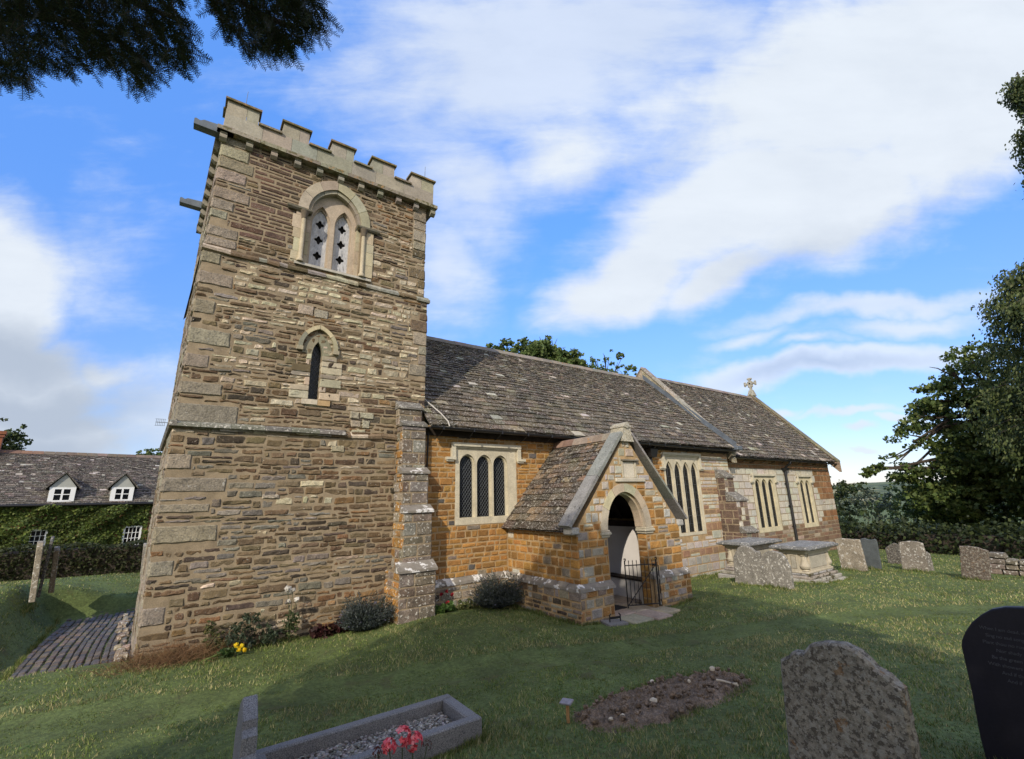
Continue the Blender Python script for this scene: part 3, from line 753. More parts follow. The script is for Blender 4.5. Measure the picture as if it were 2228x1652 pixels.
# lancet
def f_(m):
    rnd = random.Random(3)
    ring(m, fT[1], arch(1.945, .105, 5.42, .30, 12), arch(1.945, .30, 5.45, .46, 12), .014, -.2, [(1, (.25, .22, .16))], rnd, 6)
    z = 4.47
    for k in range(7):
        h = (.16, .12, .18, .1, .16, .12, .12)[k]
        for s in (-1, 1):
            w = rnd.choice((.12, .3, .42)) if s > 0 else rnd.choice((.1, .16, .36)); xs = sorted((1.945 + s*.105, 1.945 + s*(.105 + w)))
            m.bevbox(Vector(((xs[0]+xs[1])/2, 9.81, z + h/2)), Vector(((xs[1]-xs[0])/2, 0, 0)), Vector((0, .085, 0)), Vector((0, 0, h/2 - .005)), .01, jc(rnd, pick(rnd, [(.6, CRM), (.3, QUO), (.3, BRG)]), .12), 0, .003, rnd)
        z += h
    m.box((1.72, 9.70, 4.36), (2.02, 9.95, 4.465), (.48, .42, .32)); m.box((2.025, 9.705, 4.35), (2.27, 9.95, 4.46), (.42, .29, .15))
lw = add_part('lancet_window', M_ASH, church, f_)
def f_(m):
    ring(m, fT[1], arch(1.95, .315, 5.56, .43, 16), arch(1.95, .395, 5.56, .52, 16), .075, -.02, [(1, (.44, .38, .25)), (1, (.27, .24, .18))], random.Random(2), 4)
    for s in (-1, 1): m.box((1.95 + s*.36 - .06, 9.66, 5.48), (1.95 + s*.36 + .06, 9.76, 5.56), (.33, .29, .2))
add_part('hood_mould', M_ASH, lw, f_)
def f_(m):
    p = light(1.945, .107, 4.46, 5.42, .30); m.prism(p, fT[1].at(-.15), fT[1].at(-.16), (.01, .01, .01), 0); lattice(m, fT[1], p, -.145, .10, .14, .005, 1)
add_part('pane', [M_GLASS, M_LEADING], lw, f_)
# buttress at the tower's south-east corner: diminishing stages with sloping caps
def but_spec(u, z, rnd):
    return dict(h=(.16, .3), l=(.25, .6), gap=.007, col=jc(rnd, pick(rnd, [(.5, (.150, .125, .095)), (.3, (.13, .10, .075)), (.2, (.19, .175, .145))]), .22), prot=.014, rough=.008, jag=.006, split=.05)
def butw_spec(u, z, rnd):
    return dict(h=(.12, .22), l=(.16, .34), gap=.016, col=jc(rnd, pick(rnd, [(.35, ORA), (.25, ORD), (.45, OGR)]), .22), prot=.018, rough=.010, jag=.008, split=.1)
def buttress(name, stages, mats, sp_s, sp_w, seed, capm, label=None):
    m = MB(); caps = []
    for k, (x0, x1, yf, z0, z1) in enumerate(stages):
        m.box((x0, yf, z0), (x1, 9.78, z1), (.3, .3, .3), 0)
        masonry(m, Fr((x0, yf, 0), (1, 0, 0), (0, -1, 0)), -.012, x1-x0+.012, z0, z1, sp_s, seed + k, mi=1)
        yb = 9.72
        masonry(m, Fr((x0, yb, 0), (0, -1, 0), (-1, 0, 0)), 0, yb - yf + .012, z0, z1, sp_w, seed + 20 + k, mi=1)
        masonry(m, Fr((x1, yf, 0), (0, 1, 0), (1, 0, 0)), -.012, yb - yf, z0, z1, sp_s, seed + 40 + k, mi=1)
        nx = stages[k+1][2] if k + 1 < len(stages) else 9.74
        caps.append((x0, x1, yf, z1, nx))
    b = m.build(name, mats, church)
    if label: b['label'] = label
    for k, (x0, x1, yf, z, yn) in enumerate(caps):
        def f_(c):
            h = (yn - yf)*.85 + .03
            if h < .06: return
            c.hexa([(x0-.03, yf-.05, z-.01), (x1+.03, yf-.05, z-.01), (x1+.03, yn+.01, z-.01), (x0-.03, yn+.01, z-.01), (x0-.03, yf-.05, z+.035), (x1+.03, yf-.05, z+.035), (x1+.03, yn+.01, z+h), (x0-.03, yn+.01, z+h)], (.15, .14, .12))
        cc = MB(); f_(cc)
        if cc.v: cc.build('buttress_cap', capm[k], b)
    return b
st = [(3.62, 4.38, 8.95, -.3, 1.06), (3.74, 4.36, 9.13, 1.06, 2.18), (3.74, 4.32, 9.27, 2.18, 2.98), (3.76, 4.30, 9.40, 2.98, 4.02), (3.72, 4.25, 9.53, 4.02, 4.42)]
buttress('buttress', st, [M_MORT, M_LICH], but_spec, butw_spec, 300, [M_CAP, M_CAP, M_CAP, M_LICH, M_LICH])
# nave south wall
YN = 9.6; fN = Fr((0, YN, 0), (1, 0, 0), (0, -1, 0))
def nave_spec(u, z, rnd):
    n = lf(u, z, 1.5, 3)
    if u > 10.3:
        band = math.sin(z*9.5 + .5*n)
        if (u > 14.3 or z < 1.2):
            c = jc(rnd, PAL if band > -.35 else (.27, .17, .10), .14) if z > .5 else jc(rnd, (.36, .34, .29), .15)
            return dict(h=(.2, .3), l=(.3, .6), gap=.010, col=c, prot=.010, rough=.005, jag=.003, split=.1)
        return dict(h=(.1, .16), l=(.18, .4), gap=.014, col=jc(rnd, pick(rnd, [(.6, ORA), (.3, ORD), (.2, PAL)]), .15), prot=.014, rough=.008, jag=.005, split=.1)
    if z < .72: c = jc(rnd, pick(rnd, [(.4, OGR), (.3, BRN), (.2, GRY), (.2, DRK)]), .25)
    else: c = jc(rnd, pick(rnd, [(.68, ORA), (.28, ORD), (.025, OGR), (.02, (.10, .09, .08))]), .17)
    if z > .72 and n > 1.2: c = jc(rnd, OGR, .2)
    return dict(h=(.085, .17), l=(.13, .37), gap=.011, col=c, prot=.013, rough=.010, jag=.007, split=.2)
w3o = (5.13, 6.98, 1.86, 3.62); w4o = (12.98, 15.0, 1.06, 3.72)
m = MB()
m.prism([(4.2, -.6), (16.95, -.6), (16.95, 4.1), (4.2, 4.1)], fN.at(0), fN.at(-.5), (.3, .3, .3), 0, [[(w[0]+.1, w[2]+.1), (w[1]-.1, w[2]+.1), (w[1]-.1, w[3]-.1), (w[0]+.1, w[3]-.1)] for w in (w3o, w4o)], back=False)
def rhole(a, b, c, d): return lambda z0, z1: (a, b) if z1 > c + .004 and z0 < d - .004 else None
masonry(m, fN, 4.26, 6.6, .72, 4.05, nave_spec, 400, [rhole(5.18, 6.93, 1.95, 3.66)], mi=1)
masonry(m, fN, 6.6, 10.0, 1.6, 4.05, nave_spec, 401, [rhole(5.18, 6.93, 1.95, 3.66)], mi=1)
masonry(m, fN, 9.9, 16.95, -.4, 4.05, nave_spec, 402, [rhole(*w4o)], mi=1)
nave = m.build('nave_wall', [M_MORTO, M_NAVE], church)
def plinth_strip(m, A, B, N, z, col):
    rnd = random.Random(17); A, B, N = Vector(A), Vector(B), Vector(N); L = (B-A).length; d = (B-A)/L; s = 0
    while s < L - .01:
        e = min(s + rnd.uniform(.3, .8), L); a, b = A + d*s, A + d*(e-.005); zo = rnd.uniform(-.008, .008)
        m.hexa([a + N*.125 + Vector((0, 0, z-.07+zo)), b + N*.125 + Vector((0, 0, z-.07+zo)), b + Vector((0, 0, z-.07+zo)), a + Vector((0, 0, z-.07+zo)),
                a + N*.115 + Vector((0, 0, z-.01+zo)), b + N*.115 + Vector((0, 0, z-.01+zo)), b + Vector((0, 0, z+.07+zo)), a + Vector((0, 0, z+.07+zo))], jc(rnd, col, .15)); s = e
def f_(m):
    m.box((4.37, 9.49, -.6), (6.66, 9.61, .66), (.3, .3, .3), 0)
    masonry(m, Fr((0, 9.49, 0), (1, 0, 0), (0, -1, 0)), 4.37, 6.66, -.3, .64, nave_spec, 410, mi=1)
    plinth_strip(m, (4.36, 9.6, 0), (6.66, 9.6, 0), (0, -1, 0), .68, (.3, .3, .3))
    for i in range(len(m.m)-6*0):
        pass
pl = MB(); f_(pl)
for i in range(len(pl.f)):
    if pl.v[pl.f[i][0]][2] > .59 and pl.m[i] == 0: pl.m[i] = 2
pl.build('plinth', [M_MORT, M_LICH, M_CAP], nave)
CR_ = ((1, (.50, .45, .33)),)
L3 = [(5.49, .188, 2.0, 3.22, .21), (5.965, .188, 2.0, 3.22, .21), (6.44, .188, 2.0, 3.22, .21)]
w3 = window(church, 'nave_window', fN, L3, [(5.16, 1.84), (6.92, 1.84), (6.92, 3.64), (5.16, 3.64)], .11, .012, .028, .075, .105, CR_)
def hood(m, fr, x0, x1, zt, zd, col=(.50, .46, .35)):
    p = [(x0-.10, zt-.10+.0), (x0-.10, zt+.03), (x1+.10, zt+.03), (x1+.10, zt-.10)]
    m.prism([(x0-.12, zt-.06), (x1+.12, zt-.06), (x1+.12, zt+.025), (x0-.12, zt+.025)], fr.at(.10), fr.at(-.02), col)
    m.prism([(x0-.12, zt-.10), (x1+.12, zt-.10), (x1+.12, zt-.06), (x0-.12, zt-.06)], fr.at(.05), fr.at(-.02), col)
    for s, x in ((-1, x0), (1, x1)):
        xs = sorted((x + s*.02, x + s*.12)); m.prism([(xs[0], zd), (xs[1], zd), (xs[1], zt-.06), (xs[0], zt-.06)], fr.at(.085), fr.at(-.02), col)
        xs = sorted((x + s*.02, x + s*.26)); m.prism([(xs[0], zd-.06), (xs[1], zd-.06), (xs[1], zd), (xs[0], zd)], fr.at(.10), fr.at(-.02), col)
        m.prism([(xs[0]+.02, zd-.10), (xs[1]-.05, zd-.10), (xs[1]-.02, zd-.06), (xs[0], zd-.06)], fr.at(.07), fr.at(-.02), col)
add_part('hood_mould', M_ASH, w3, lambda m: hood(m, fN, 5.16, 6.92, 3.70, 3.38))
L4 = [(13.27 + k*.475, .175, 1.16, 3.10, .36) for k in range(4)]
w4 = window(church, 'nave_window', fN, L4, [(13.0, 1.06), (14.98, 1.06), (14.98, 3.72), (13.0, 3.72)], .07, .012, .025, .16, .26, CR_, seed=5, rect=True)
def f_(m):
    pass
for k, (cx, w, zb, zs, h) in enumerate(L4):               # cusps under each head
    c = (.30, .17, .10) if k == 1 else (.47, .42, .31)
    for s in (-1, 1):
        add_part('cusp', M_ASH, w4, lambda m: m.prism([(cx + s*(w+.01), zs + .05), (cx + s*(w-.085), zs + .015), (cx + s*(w-.055), zs + .09), (cx + s*(w-.02), zs + .14)][::s], fN.at(-.075), fN.at(-.15), c))
add_part('hood_mould', M_ASH, w4, lambda m: hood(m, fN, 13.02, 14.96, 3.76, 3.30))
# roofs
SL = [(.30, (.074, .059, .039)), (.28, (.090, .073, .047)), (.2, (.056, .045, .031)), (.14, (.115, .092, .06)), (.05, (.16, .13, .088)), (.03, (.33, .30, .24))]
YR = 13.25
def roof_slope(x0, x1, ye, ze, yr, zr, hb, ht, wb, wt, seed, clip=None, sag=0, m=None, name='roof', pal=SL):
    m = m or MB(); S = Vector((0, yr-ye, zr-ze)); H = S.length; Nn = Vector((1, 0, 0)).cross(S.normalized())
    m.add([(x0, ye, ze-.02), (x1, ye, ze-.02), (x1, yr, zr-.02), (x0, yr, zr-.02)], [(0, 1, 2, 3)], (.05, .045, .04))
    slates(m, (x0, ye, ze), (1, 0, 0), S, Nn, x1-x0, H, hb, ht, wb, wt, pal, seed, clip, sag=sag)
    m.add([(x0, 2*yr-ye, ze), (x1, 2*yr-ye, ze), (x1, yr, zr-.02), (x0, yr, zr-.02)], [(3, 2, 1, 0)], (.09, .08, .065))
    return m
def tower_clip(a, b, s, e): return (a, b)
nroof = roof_slope(4.34, 17.12, 9.26, 4.05, YR, 7.68, .235, .105, .33, .15, 500, sag=.03).build('nave_roof', M_SLATE, church)
croof = roof_slope(17.35, 26.95, 9.52, 3.80, 13.2, 7.84, .215, .105, .31, .15, 501).build('chancel_roof', M_SLATE, church)
def ridge(m, x0, x1, y, z, col, seed):
    rnd = random.Random(seed); x = x0
    while x < x1:
        e = min(x + rnd.uniform(.38, .5), x1); c = jc(rnd, col, .18); dz = rnd.uniform(-.006, .006)
        pr = [(-.17, -.13), (-.155, -.10), (-.05, .035), (0, .055), (.05, .035), (.155, -.10), (.17, -.13)]
        m.prism(pr, lambda u, h: (x, y + u, z + h + dz), lambda u, h: (e - .006, y + u, z + h + dz), c); x = e
add_part('ridge_tiles', M_RIDGE, nroof, lambda m: ridge(m, 4.4, 17.1, YR, 7.70, (.20, .18, .15), 1))
add_part('ridge_tiles', M_RIDGE, croof, lambda m: ridge(m, 17.4, 26.9, 13.2, 7.86, (.19, .165, .14), 2))
# coped gable between nave and chancel, with the lead flashing on its west side
def gable(m, x0, x1, ya, za, yr, zr, t, col, seed, drop=0.6):
    rnd = random.Random(seed); n = 7
    for s in (-1, 1):
        for k in range(n):
            f0, f1 = k/n, (k+1)/n
            y0, y1 = ya + (yr-ya)*f0, ya + (yr-ya)*f1; z0, z1 = za + (zr-za)*f0, za + (zr-za)*f1
            if s > 0: y0, y1 = 2*yr-y0, 2*yr-y1
            c = jc(rnd, col, .15); g = .004
            m.hexa([(x0-.04, y0, z0), (x1+.04, y0, z0), (x1+.04, y1, z1-g), (x0-.04, y1, z1-g), (x0-.02, y0, z0+t), (x1+.02, y0, z0+t), (x1+.02, y1, z1+t-g), (x0-.02, y1, z1+t-g)], c)
            if drop: m.hexa([(x0, y0, z0-drop), (x1, y0, z0-drop), (x1, y1, z1-drop), (x0, y1, z1-drop), (x0, y0, z0), (x1, y0, z0), (x1, y1, z1), (x0, y1, z1)], jc(rnd, (.30, .24, .16), .15))
gb = add_part('gable_coping', M_LICH, church, lambda m: gable(m, 17.06, 17.36, 9.45, 4.12, YR, 8.22, .09, (.25, .22, .17), 4))
def f_(m):
    a, b = Vector((17.0, 9.2, 4.03)), Vector((17.0, 13.2, 7.68)); S = b - a; Nn = Vector((1, 0, 0)).cross(S.normalized())
    p = [a + Nn*.05, a + Vector((.13, 0, 0)) + Nn*.05, b + Vector((.13, 0, 0)) + Nn*.05, b + Nn*.05]
    m.add([*p, *[q - Nn*.05 for q in p]], [(0, 1, 2, 3), (0, 3, 7, 4), (0, 4, 5, 1)], (.2, .23, .26))
    m.hexa([(17.03, 9.2, 4.0), (17.06, 9.2, 4.0), (17.06, 13.2, 7.65), (17.03, 13.2, 7.65), (17.03, 9.2, 4.26), (17.06, 9.2, 4.26), (17.06, 13.2, 7.9), (17.03, 13.2, 7.9)], (.2, .23, .26))
    m.box((16.95, 9.12, 3.97), (17.32, 9.42, 4.12), (.2, .23, .26), 0, .02)
add_part('lead_flashing', M_LEAD, gb, f_)
ge = add_part('gable_coping', M_MOSS, church, lambda m: gable(m, 26.86, 27.16, 9.42, 3.78, 13.2, 8.0, .09, (.17, .16, .11), 5, .5))
def f_(m):
    x, y = 27.05, 13.2
    m.hexa([(x-.2, y-.2, 7.95), (x+.2, y-.2, 7.95), (x+.2, y+.2, 7.95), (x-.2, y+.2, 7.95), (x-.08, y-.11, 8.32), (x+.08, y-.11, 8.32), (x+.08, y+.11, 8.32), (x-.08, y+.11, 8.32)], (.3, .29, .23))
    c = (.33, .31, .25)
    def ax(a, b): m.bevbox((Vector(a)+Vector(b))/2, Vector((.06, 0, 0)), (Vector(b)-Vector(a))/2 if a[2] == b[2] else Vector((0, .065, 0)), Vector((0, 0, .06)) if a[2] == b[2] else Vector((0, 0, (b[2]-a[2])/2)), .015, c)
    ax((x, y, 8.3), (x, y, 9.08)); ax((x, y-.36, 8.72), (x, y+.36, 8.72))
    for (dy, dz) in ((-.36, 0), (.36, 0), (0, .34), (0, -.2)):         # fleury ends
        for s in (-1, 1):
            q = (dy*.86, dz*.86)
            o = (0, s*.10) if dy else (s*.10, 0)
            m.bevbox(Vector((x, y + q[0] + o[0]*.9, 8.72 + q[1] + o[1]*.9)), Vector((.055, 0, 0)), Vector((0, .05, 0)), Vector((0, 0, .05)), .02, c)
    for s in (-1, 1):
        for q in (-1, 1): m.bevbox(Vector((x, y + s*.10, 8.72 + q*.10)), Vector((.05, 0, 0)), Vector((0, .045, 0)), Vector((0, 0, .045)), .02, c)
add_part('cross_finial', M_LICH, ge, f_)
# gutters
def gut(m, x0, x1, y, z0, z1):
    n = 7; P = []; k = 12
    for i in range(n+1):
        x = x0 + (x1-x0)*i/n; z = z0 + (z1-z0)*i/n
        for j in range(k+1):
            t = math.pi + math.pi*j/k; P.append((x, y + .062*math.cos(t), z + .062*math.sin(t)))
    F = [(i*(k+1)+j, i*(k+1)+j+1, (i+1)*(k+1)+j+1, (i+1)*(k+1)+j) for i in range(n) for j in range(k)]
    m.add(P, F)
    for i in range(int((x1-x0)/.8)+1):
        x = x0 + .3 + i*.8
        if x < x1: m.tube([(x, y + .06, z0 - .01 + (z1-z0)*(x-x0)/(x1-x0)), (x, y + .02, z0 - .09), (x, y + .16, z0 - .17), (x, y + .3, z0 - .19)], .012, 5); m.box((x-.02, y-.07, z0-.07+(z1-z0)*(x-x0)/(x1-x0)), (x+.02, y-.05, z0+.02+(z1-z0)*(x-x0)/(x1-x0)))
add_part('gutter', M_IRON, church, lambda m: gut(m, 4.34, 16.95, 9.24, 4.02, 3.96))
add_part('fascia_board', M_WOOD, church, lambda m: m.box((4.3, 9.53, 3.86), (16.95, 9.585, 4.05)))
add_part('gutter', M_IRON, church, lambda m: gut(m, 17.05, 27.2, 9.49, 3.77, 3.70))
def f_(m):
    m.tube([(12.25, 9.26, 3.95), (12.25, 9.42, 3.84)], .045, 10)
    m.hexa([(12.12, 9.36, 3.58), (12.38, 9.36, 3.58), (12.38, 9.58, 3.58), (12.12, 9.58, 3.58), (12.06, 9.32, 3.84), (12.44, 9.32, 3.84), (12.44, 9.58, 3.84), (12.06, 9.58, 3.84)])
    m.tube([(12.25, 9.5, 3.6), (12.25, 9.5, 0)], .045, 10)
add_part('downpipe', M_IRON, church, f_)
def f_(m):
    m.tube([(21.88, 9.5, 3.68), (21.88, 9.5, 3.60), (21.86, 9.76, 3.40), (21.86, 9.77, .35)], .055, 10)
    m.hexa([(21.76, 9.66, 3.3), (21.96, 9.66, 3.3), (21.96, 9.83, 3.3), (21.76, 9.83, 3.3), (21.7, 9.62, 3.42), (22.02, 9.62, 3.42), (22.02, 9.83, 3.42), (21.7, 9.83, 3.42)])
    for z in (2.7, 1.75, .9): m.tube([(21.86, 9.77, z), (21.86, 9.77, z+.07)], .07, 10); m.box((21.76, 9.78, z+.02), (21.96, 9.84, z+.05))
add_part('downpipe', M_IRON, church, f_)
add_part('downpipe', M_IRON, nave, lambda m: m.tube([(4.41, 9.5, 3.9), (4.41, 9.55, 2.6)], .018, 6))
# chancel
YC = 9.85; fC = Fr((0, YC, 0), (1, 0, 0), (0, -1, 0))
RBR = (.185, .115, .075)
def ch_spec(u, z, rnd):
    n = lf(u, z, 1.2, 5)
    if z < .98 + .1*n: 
        c = jc(rnd, pick(rnd, [(.7, RBR), (.2, (.30, .24, .18)), (.1, OGR)]), .2)
        return dict(h=(.15, .24), l=(.3, .7), gap=.012, col=c, prot=.010, rough=.006, jag=.004, split=.05)
    if z > 3.36 or u > 25.0:
        c = jc(rnd, (.235, .125, .058), .2)
        if 1.55 < z < 2.0 or (1.1 < z < 1.3 and u < 26): c = jc(rnd, PAL, .1)
        return dict(h=(.13, .22), l=(.22, .5), gap=.010, col=c, prot=.010, rough=.006, jag=.004, split=.05)
    return dict(h=(.24, .3), l=(.35, .75), gap=.003, col=jc(rnd, CASH, .05), prot=.004, rough=.002, jag=.001, split=0)
c1o = (19.0, 21.0, .84, 3.1); c2o = (23.0, 24.55, .82, 3.06)
m = MB()
m.prism([(16.9, -.6), (26.72, -.6), (26.72, 3.82), (16.9, 3.82)], fC.at(0), fC.at(-.5), (.3, .3, .3), 0, [[(w[0]+.1, w[2]+.1), (w[1]-.1, w[2]+.1), (w[1]-.1, w[3]-.1), (w[0]+.1, w[3]-.1)] for w in (c1o, c2o)], back=False)
masonry(m, fC, 16.9, 26.74, -.4, 3.8, ch_spec, 440, [rhole(*c1o), rhole(*c2o)], mi=1)
m.add([(26.72, 9.85, -.6), (26.72, 16.6, -.6), (26.72, 16.6, 3.9), (26.72, 13.2, 7.9), (26.72, 9.85, 3.9)], [(0, 1, 2, 3, 4)], (.3, .3, .3), 0)
m.add([(16.95, 9.65, -.6), (16.95, 9.85, -.6), (16.95, 9.85, 4.0), (16.95, 9.65, 4.0)], [(0, 1, 2, 3)], (.3, .25, .18), 0)
chn = m.build('chancel_wall', [M_MORT, M_NAVE], church)
CY = ((1, (.52, .46, .31)),)
C3 = [(19.43 + k*.54, .19, 1.0, 2.66, .24) for k in range(3)]
wc = window(church, 'chancel_window', fC, C3, [(19.02, .82), (20.92, .82), (20.92, 3.1), (19.02, 3.1)], .055, .014, .025, .15, .4, CY, seed=7, rect=True)
add_part('hood_mould', M_ASH, wc, lambda m: hood(m, fC, 19.1, 20.86, 3.12, 2.86))
C2 = [(23.46 + k*.54, .19, .98, 2.62, .24) for k in range(2)]
wc = window(church, 'chancel_window', fC, C2, [(23.02, .80), (24.42, .80), (24.42, 3.06), (23.02, 3.06)], .055, .014, .025, .15, .4, CY, seed=8, rect=True)
add_part('hood_mould', M_ASH, wc, lambda m: hood(m, fC, 23.1, 24.36, 3.1, 2.84))
def b2_spec(u, z, rnd): return dict(h=(.16, .28), l=(.2, .45), gap=.012, col=jc(rnd, pick(rnd, [(.6, (.13, .085, .065)), (.25, OGR), (.15, PAL)]), .2), prot=.012, rough=.007, jag=.005, split=.05)
def b2w_spec(u, z, rnd): return dict(h=(.16, .28), l=(.2, .45), gap=.012, col=jc(rnd, (.125, .082, .062), .2), prot=.012, rough=.007, jag=.005, split=.05)
buttress('buttress', [(15.95, 16.7, 8.72, -.4, 1.06), (15.97, 16.66, 8.92, 1.06, 2.12), (16.0, 16.6, 9.28, 2.12, 2.95)], [M_MORT, M_RUB], b2_spec, b2w_spec, 340, [M_LICH, M_LICH, M_LICH])

# ---- porch
PX0, PX1, PY = 6.62, 9.98, 7.13; APX, APZ = 8.30, 3.84
fP = Fr((0, PY, 0), (1, 0, 0), (0, -1, 0)); fPW = Fr((PX0, 9.6, 0), (0, -1, 0), (-1, 0, 0)); fPE = Fr((PX1, PY, 0), (0, 1, 0), (1, 0, 0))
ent = [(7.49, -.2)] + arch(8.125, .635, 1.68, .80, 24, True) + [(8.76, -.2)]
gab = [(PX0, -.3), (PX1, -.3), (PX1, 1.74), (APX, APZ - .05), (PX0, 1.74)]
def po_spec(u, z, rnd):
    n = lf(u, z, 1.8, 2)
    if z < .70: c = jc(rnd, pick(rnd, [(.35, OGR), (.3, ORD), (.2, GRY), (.15, (.36, .20, .08))]), .22)
    else: c = jc(rnd, pick(rnd, [(.68, ORA), (.27, ORD), (.03, OGR), (.02, PAL)]), .16)
    return dict(h=(.11, .2), l=(.15, .34), gap=.015, col=c, prot=.014, rough=.009, jag=.007, split=.1)
def pf_spec(u, z, rnd):
    e = min(abs(u - PX0), abs(u - PX1))
    if z > 1.75:
        sl = (APZ - 1.74)/(APX - PX0); d = min((u - PX0)*sl + 1.74, (PX1 - u)*sl + 1.74) - z
        if d < .62 or z > 3.2: c = jc(rnd, pick(rnd, [(.6, (.40, .375, .32)), (.34, (.42, .37, .27)), (.06, ORA)]), .13)
        else: c = jc(rnd, pick(rnd, [(.55, ORA), (.25, ORD), (.2, PAL)]), .15)
    else: c = jc(rnd, pick(rnd, [(.55, ORA), (.22, ORD), (.13, (.30, .275, .23)), (.10, OGR)]), .16)
    return dict(h=(.13, .22), l=(.18, .4), gap=.013, col=c, prot=.013, rough=.008, jag=.006, split=.1)
m = MB()
m.prism(gab, fP.at(0), fP.at(-.26), (.3, .3, .3), 0, [ent], back=True)
m.box((PX0, 7.389, -.3), (7.12, 9.6, 1.82), (.3, .3, .3), 0); m.box((9.45, 7.389, -.3), (PX1, 9.6, 1.82), (.3, .3, .3), 0)
gsl = (APZ - .05 - 1.74)/(APX - PX0)
def gspan(z0, z1):
    z = max(z1, 1.74); return (PX0 + (z - 1.74)/gsl, PX1 - (z - 1.74)/gsl)
entb = span_of([(7.49 - .0, -.4), (7.49, 1.68)] + arch(8.125, .77, 1.68, .94, 24, True) + [(8.76, 1.68), (8.76, -.4)])
plq = rhole(8.12, 8.60, 2.72, 3.2)
masonry(m, fP, PX0 - .015, PX1 + .015, .70, 3.78, pf_spec, 460, [entb, plq], lambda a, b: (gspan(a, b)[0] - .01, gspan(a, b)[1] + .01), mi=1)
masonry(m, fPW, 0, 2.49, .70, 1.80, po_spec, 462, (), mi=1)
masonry(m, fPE, 0, 2.47, .70, 1.80, po_spec, 463, (), mi=1)
for s in (-1, 1):                    # inner faces of the door jambs
    x = 8.125 + s*.635
    masonry(m, Fr((x, PY if s < 0 else PY + .26, 0), (0, -s, 0), (-s, 0, 0)), 0 if s < 0 else 0, .26, 0, 1.62, pf_spec, 464 + s, (), mi=1)
porch = m.build('porch_wall', [M_MORTO, M_NAVE], church)
for side in (0, 1):
    pl = MB(); a, b = ((PX0 - .10, 7.44), (8.80, PX1 + .10))[side]
    pl.box((a, PY - .10, -.4), (b, PY + .27, .62), (.3, .3, .3), 0)
    masonry(pl, Fr((0, PY - .10, 0), (1, 0, 0), (0, -1, 0)), a - .012, b + .012, -.1, .62, po_spec, 470 + side, (), mi=1)
    if side == 0:
        pl.box((PX0 - .10, PY + .27, -.4), (PX0 + .05, 9.49, .62), (.3, .3, .3), 0)
        masonry(pl, Fr((PX0 - .10, 9.49, 0), (0, -1, 0), (-1, 0, 0)), 0, 2.46 + .012, -.1, .62, nave_spec, 474, (), mi=1)
        masonry(pl, Fr((7.44, PY - .10, 0), (0, 1, 0), (1, 0, 0)), -.01, .36, -.1, .62, po_spec, 472, (), mi=1)
    else: pl.box((PX1 - .05, PY + .27, -.4), (PX1 + .10, 9.49, .62), (.3, .3, .3), 0)
    n0 = len(pl.f)
    if side == 0:
        plinth_strip(pl, (PX0 - .0, 9.5, 0), (PX0 - .0, PY - .0, 0), (-1, 0, 0), .66, (.3, .3, .3)); plinth_strip(pl, (PX0 - .11, PY, 0), (7.50, PY, 0), (0, -1, 0), .66, (.3, .3, .3))
    else: plinth_strip(pl, (8.75, PY, 0), (PX1 + .11, PY, 0), (0, -1, 0), .66, (.3, .3, .3))
    for i in range(n0, len(pl.f)): pl.m[i] = 2
    pl.build('plinth', [M_MORTO, M_RUB, M_CAP], porch)
# ring of the doorway, imposts
def f_(m):
    rnd = random.Random(5)
    ring(m, fP, arch(8.125, .62, 1.70, .785, 24, True), arch(8.125, .82, 1.70, .97, 24, True), .022, -.20, [(1, (.44, .385, .27)), (.5, (.38, .34, .25))], rnd, 4)
    ring(m, fP, arch(8.125, .57, 1.70, .735, 24, True), arch(8.125, .622, 1.70, .786, 24, True), -.06, -.25, [(1, (.42, .36, .24))], rnd, 4)
    for a, b in ((7.27, 7.57), (8.68, 9.02)):
        m.box((a, PY - .06, 1.60), (b, PY + .25, 1.66), (.40, .36, .27), 0, .012); m.box((a + .02, PY - .04, 1.66), (b - .02, PY + .25, 1.70), (.42, .37, .27), 0, .01)
        m.box((a + .03, PY - .03, 1.55), (b - .03, PY + .24, 1.60), (.38, .34, .26), 0, .01)
add_part('doorway_arch', M_ASH, porch, f_)
def f_(m):
    m.box((8.17, PY - .015, 2.79), (8.53, PY + .05, 3.16), (.52, .47, .37), 0, .01)
    m.box((7.86, PY - .05, 2.70), (8.86, PY + .05, 2.79), (.46, .42, .33), 0, .012)
    m.box((8.10, PY - .08, 3.165), (8.66, PY + .05, 3.21), (.17, .15, .11), 0, .01)
    for a, b in ((8.10, 8.165), (8.535, 8.6)): m.box((a, PY - .035, 2.79), (b, PY + .05, 3.165), (.40, .36, .27), 0, .012)
add_part('datestone', M_ASH, porch, f_)
# porch roof, coping and finial
def porch_slope(m, x_e, x_r, seed, sgn):
    y0, y1 = 7.33, 9.6; S = Vector((x_r-x_e, 0, APZ - .04 - 1.72)); H = S.length; U = Vector((0, -1, 0)) if sgn < 0 else Vector((0, 1, 0)); P0 = Vector((x_e, y1 if sgn < 0 else y0, 1.72))
    Nn = U.cross(S.normalized())
    m.add([P0 - Nn*.03, P0 + U*(y1-y0) - Nn*.03, P0 + U*(y1-y0) + S - Nn*.03, P0 + S - Nn*.03], [(0, 1, 2, 3)], (.05, .045, .04))
    slates(m, P0, U, S, Nn, y1-y0, H, .21, .12, .34, .2, [(.3, (.075, .058, .040)), (.3, (.098, .074, .048)), (.2, (.055, .043, .031)), (.2, (.15, .105, .062))], seed, sag=-.0)
m = MB(); porch_slope(m, 6.44, APX, 520, -1); porch_slope(m, 10.16, APX, 521, 1)
proof = m.build('porch_roof', M_SLATE, church)
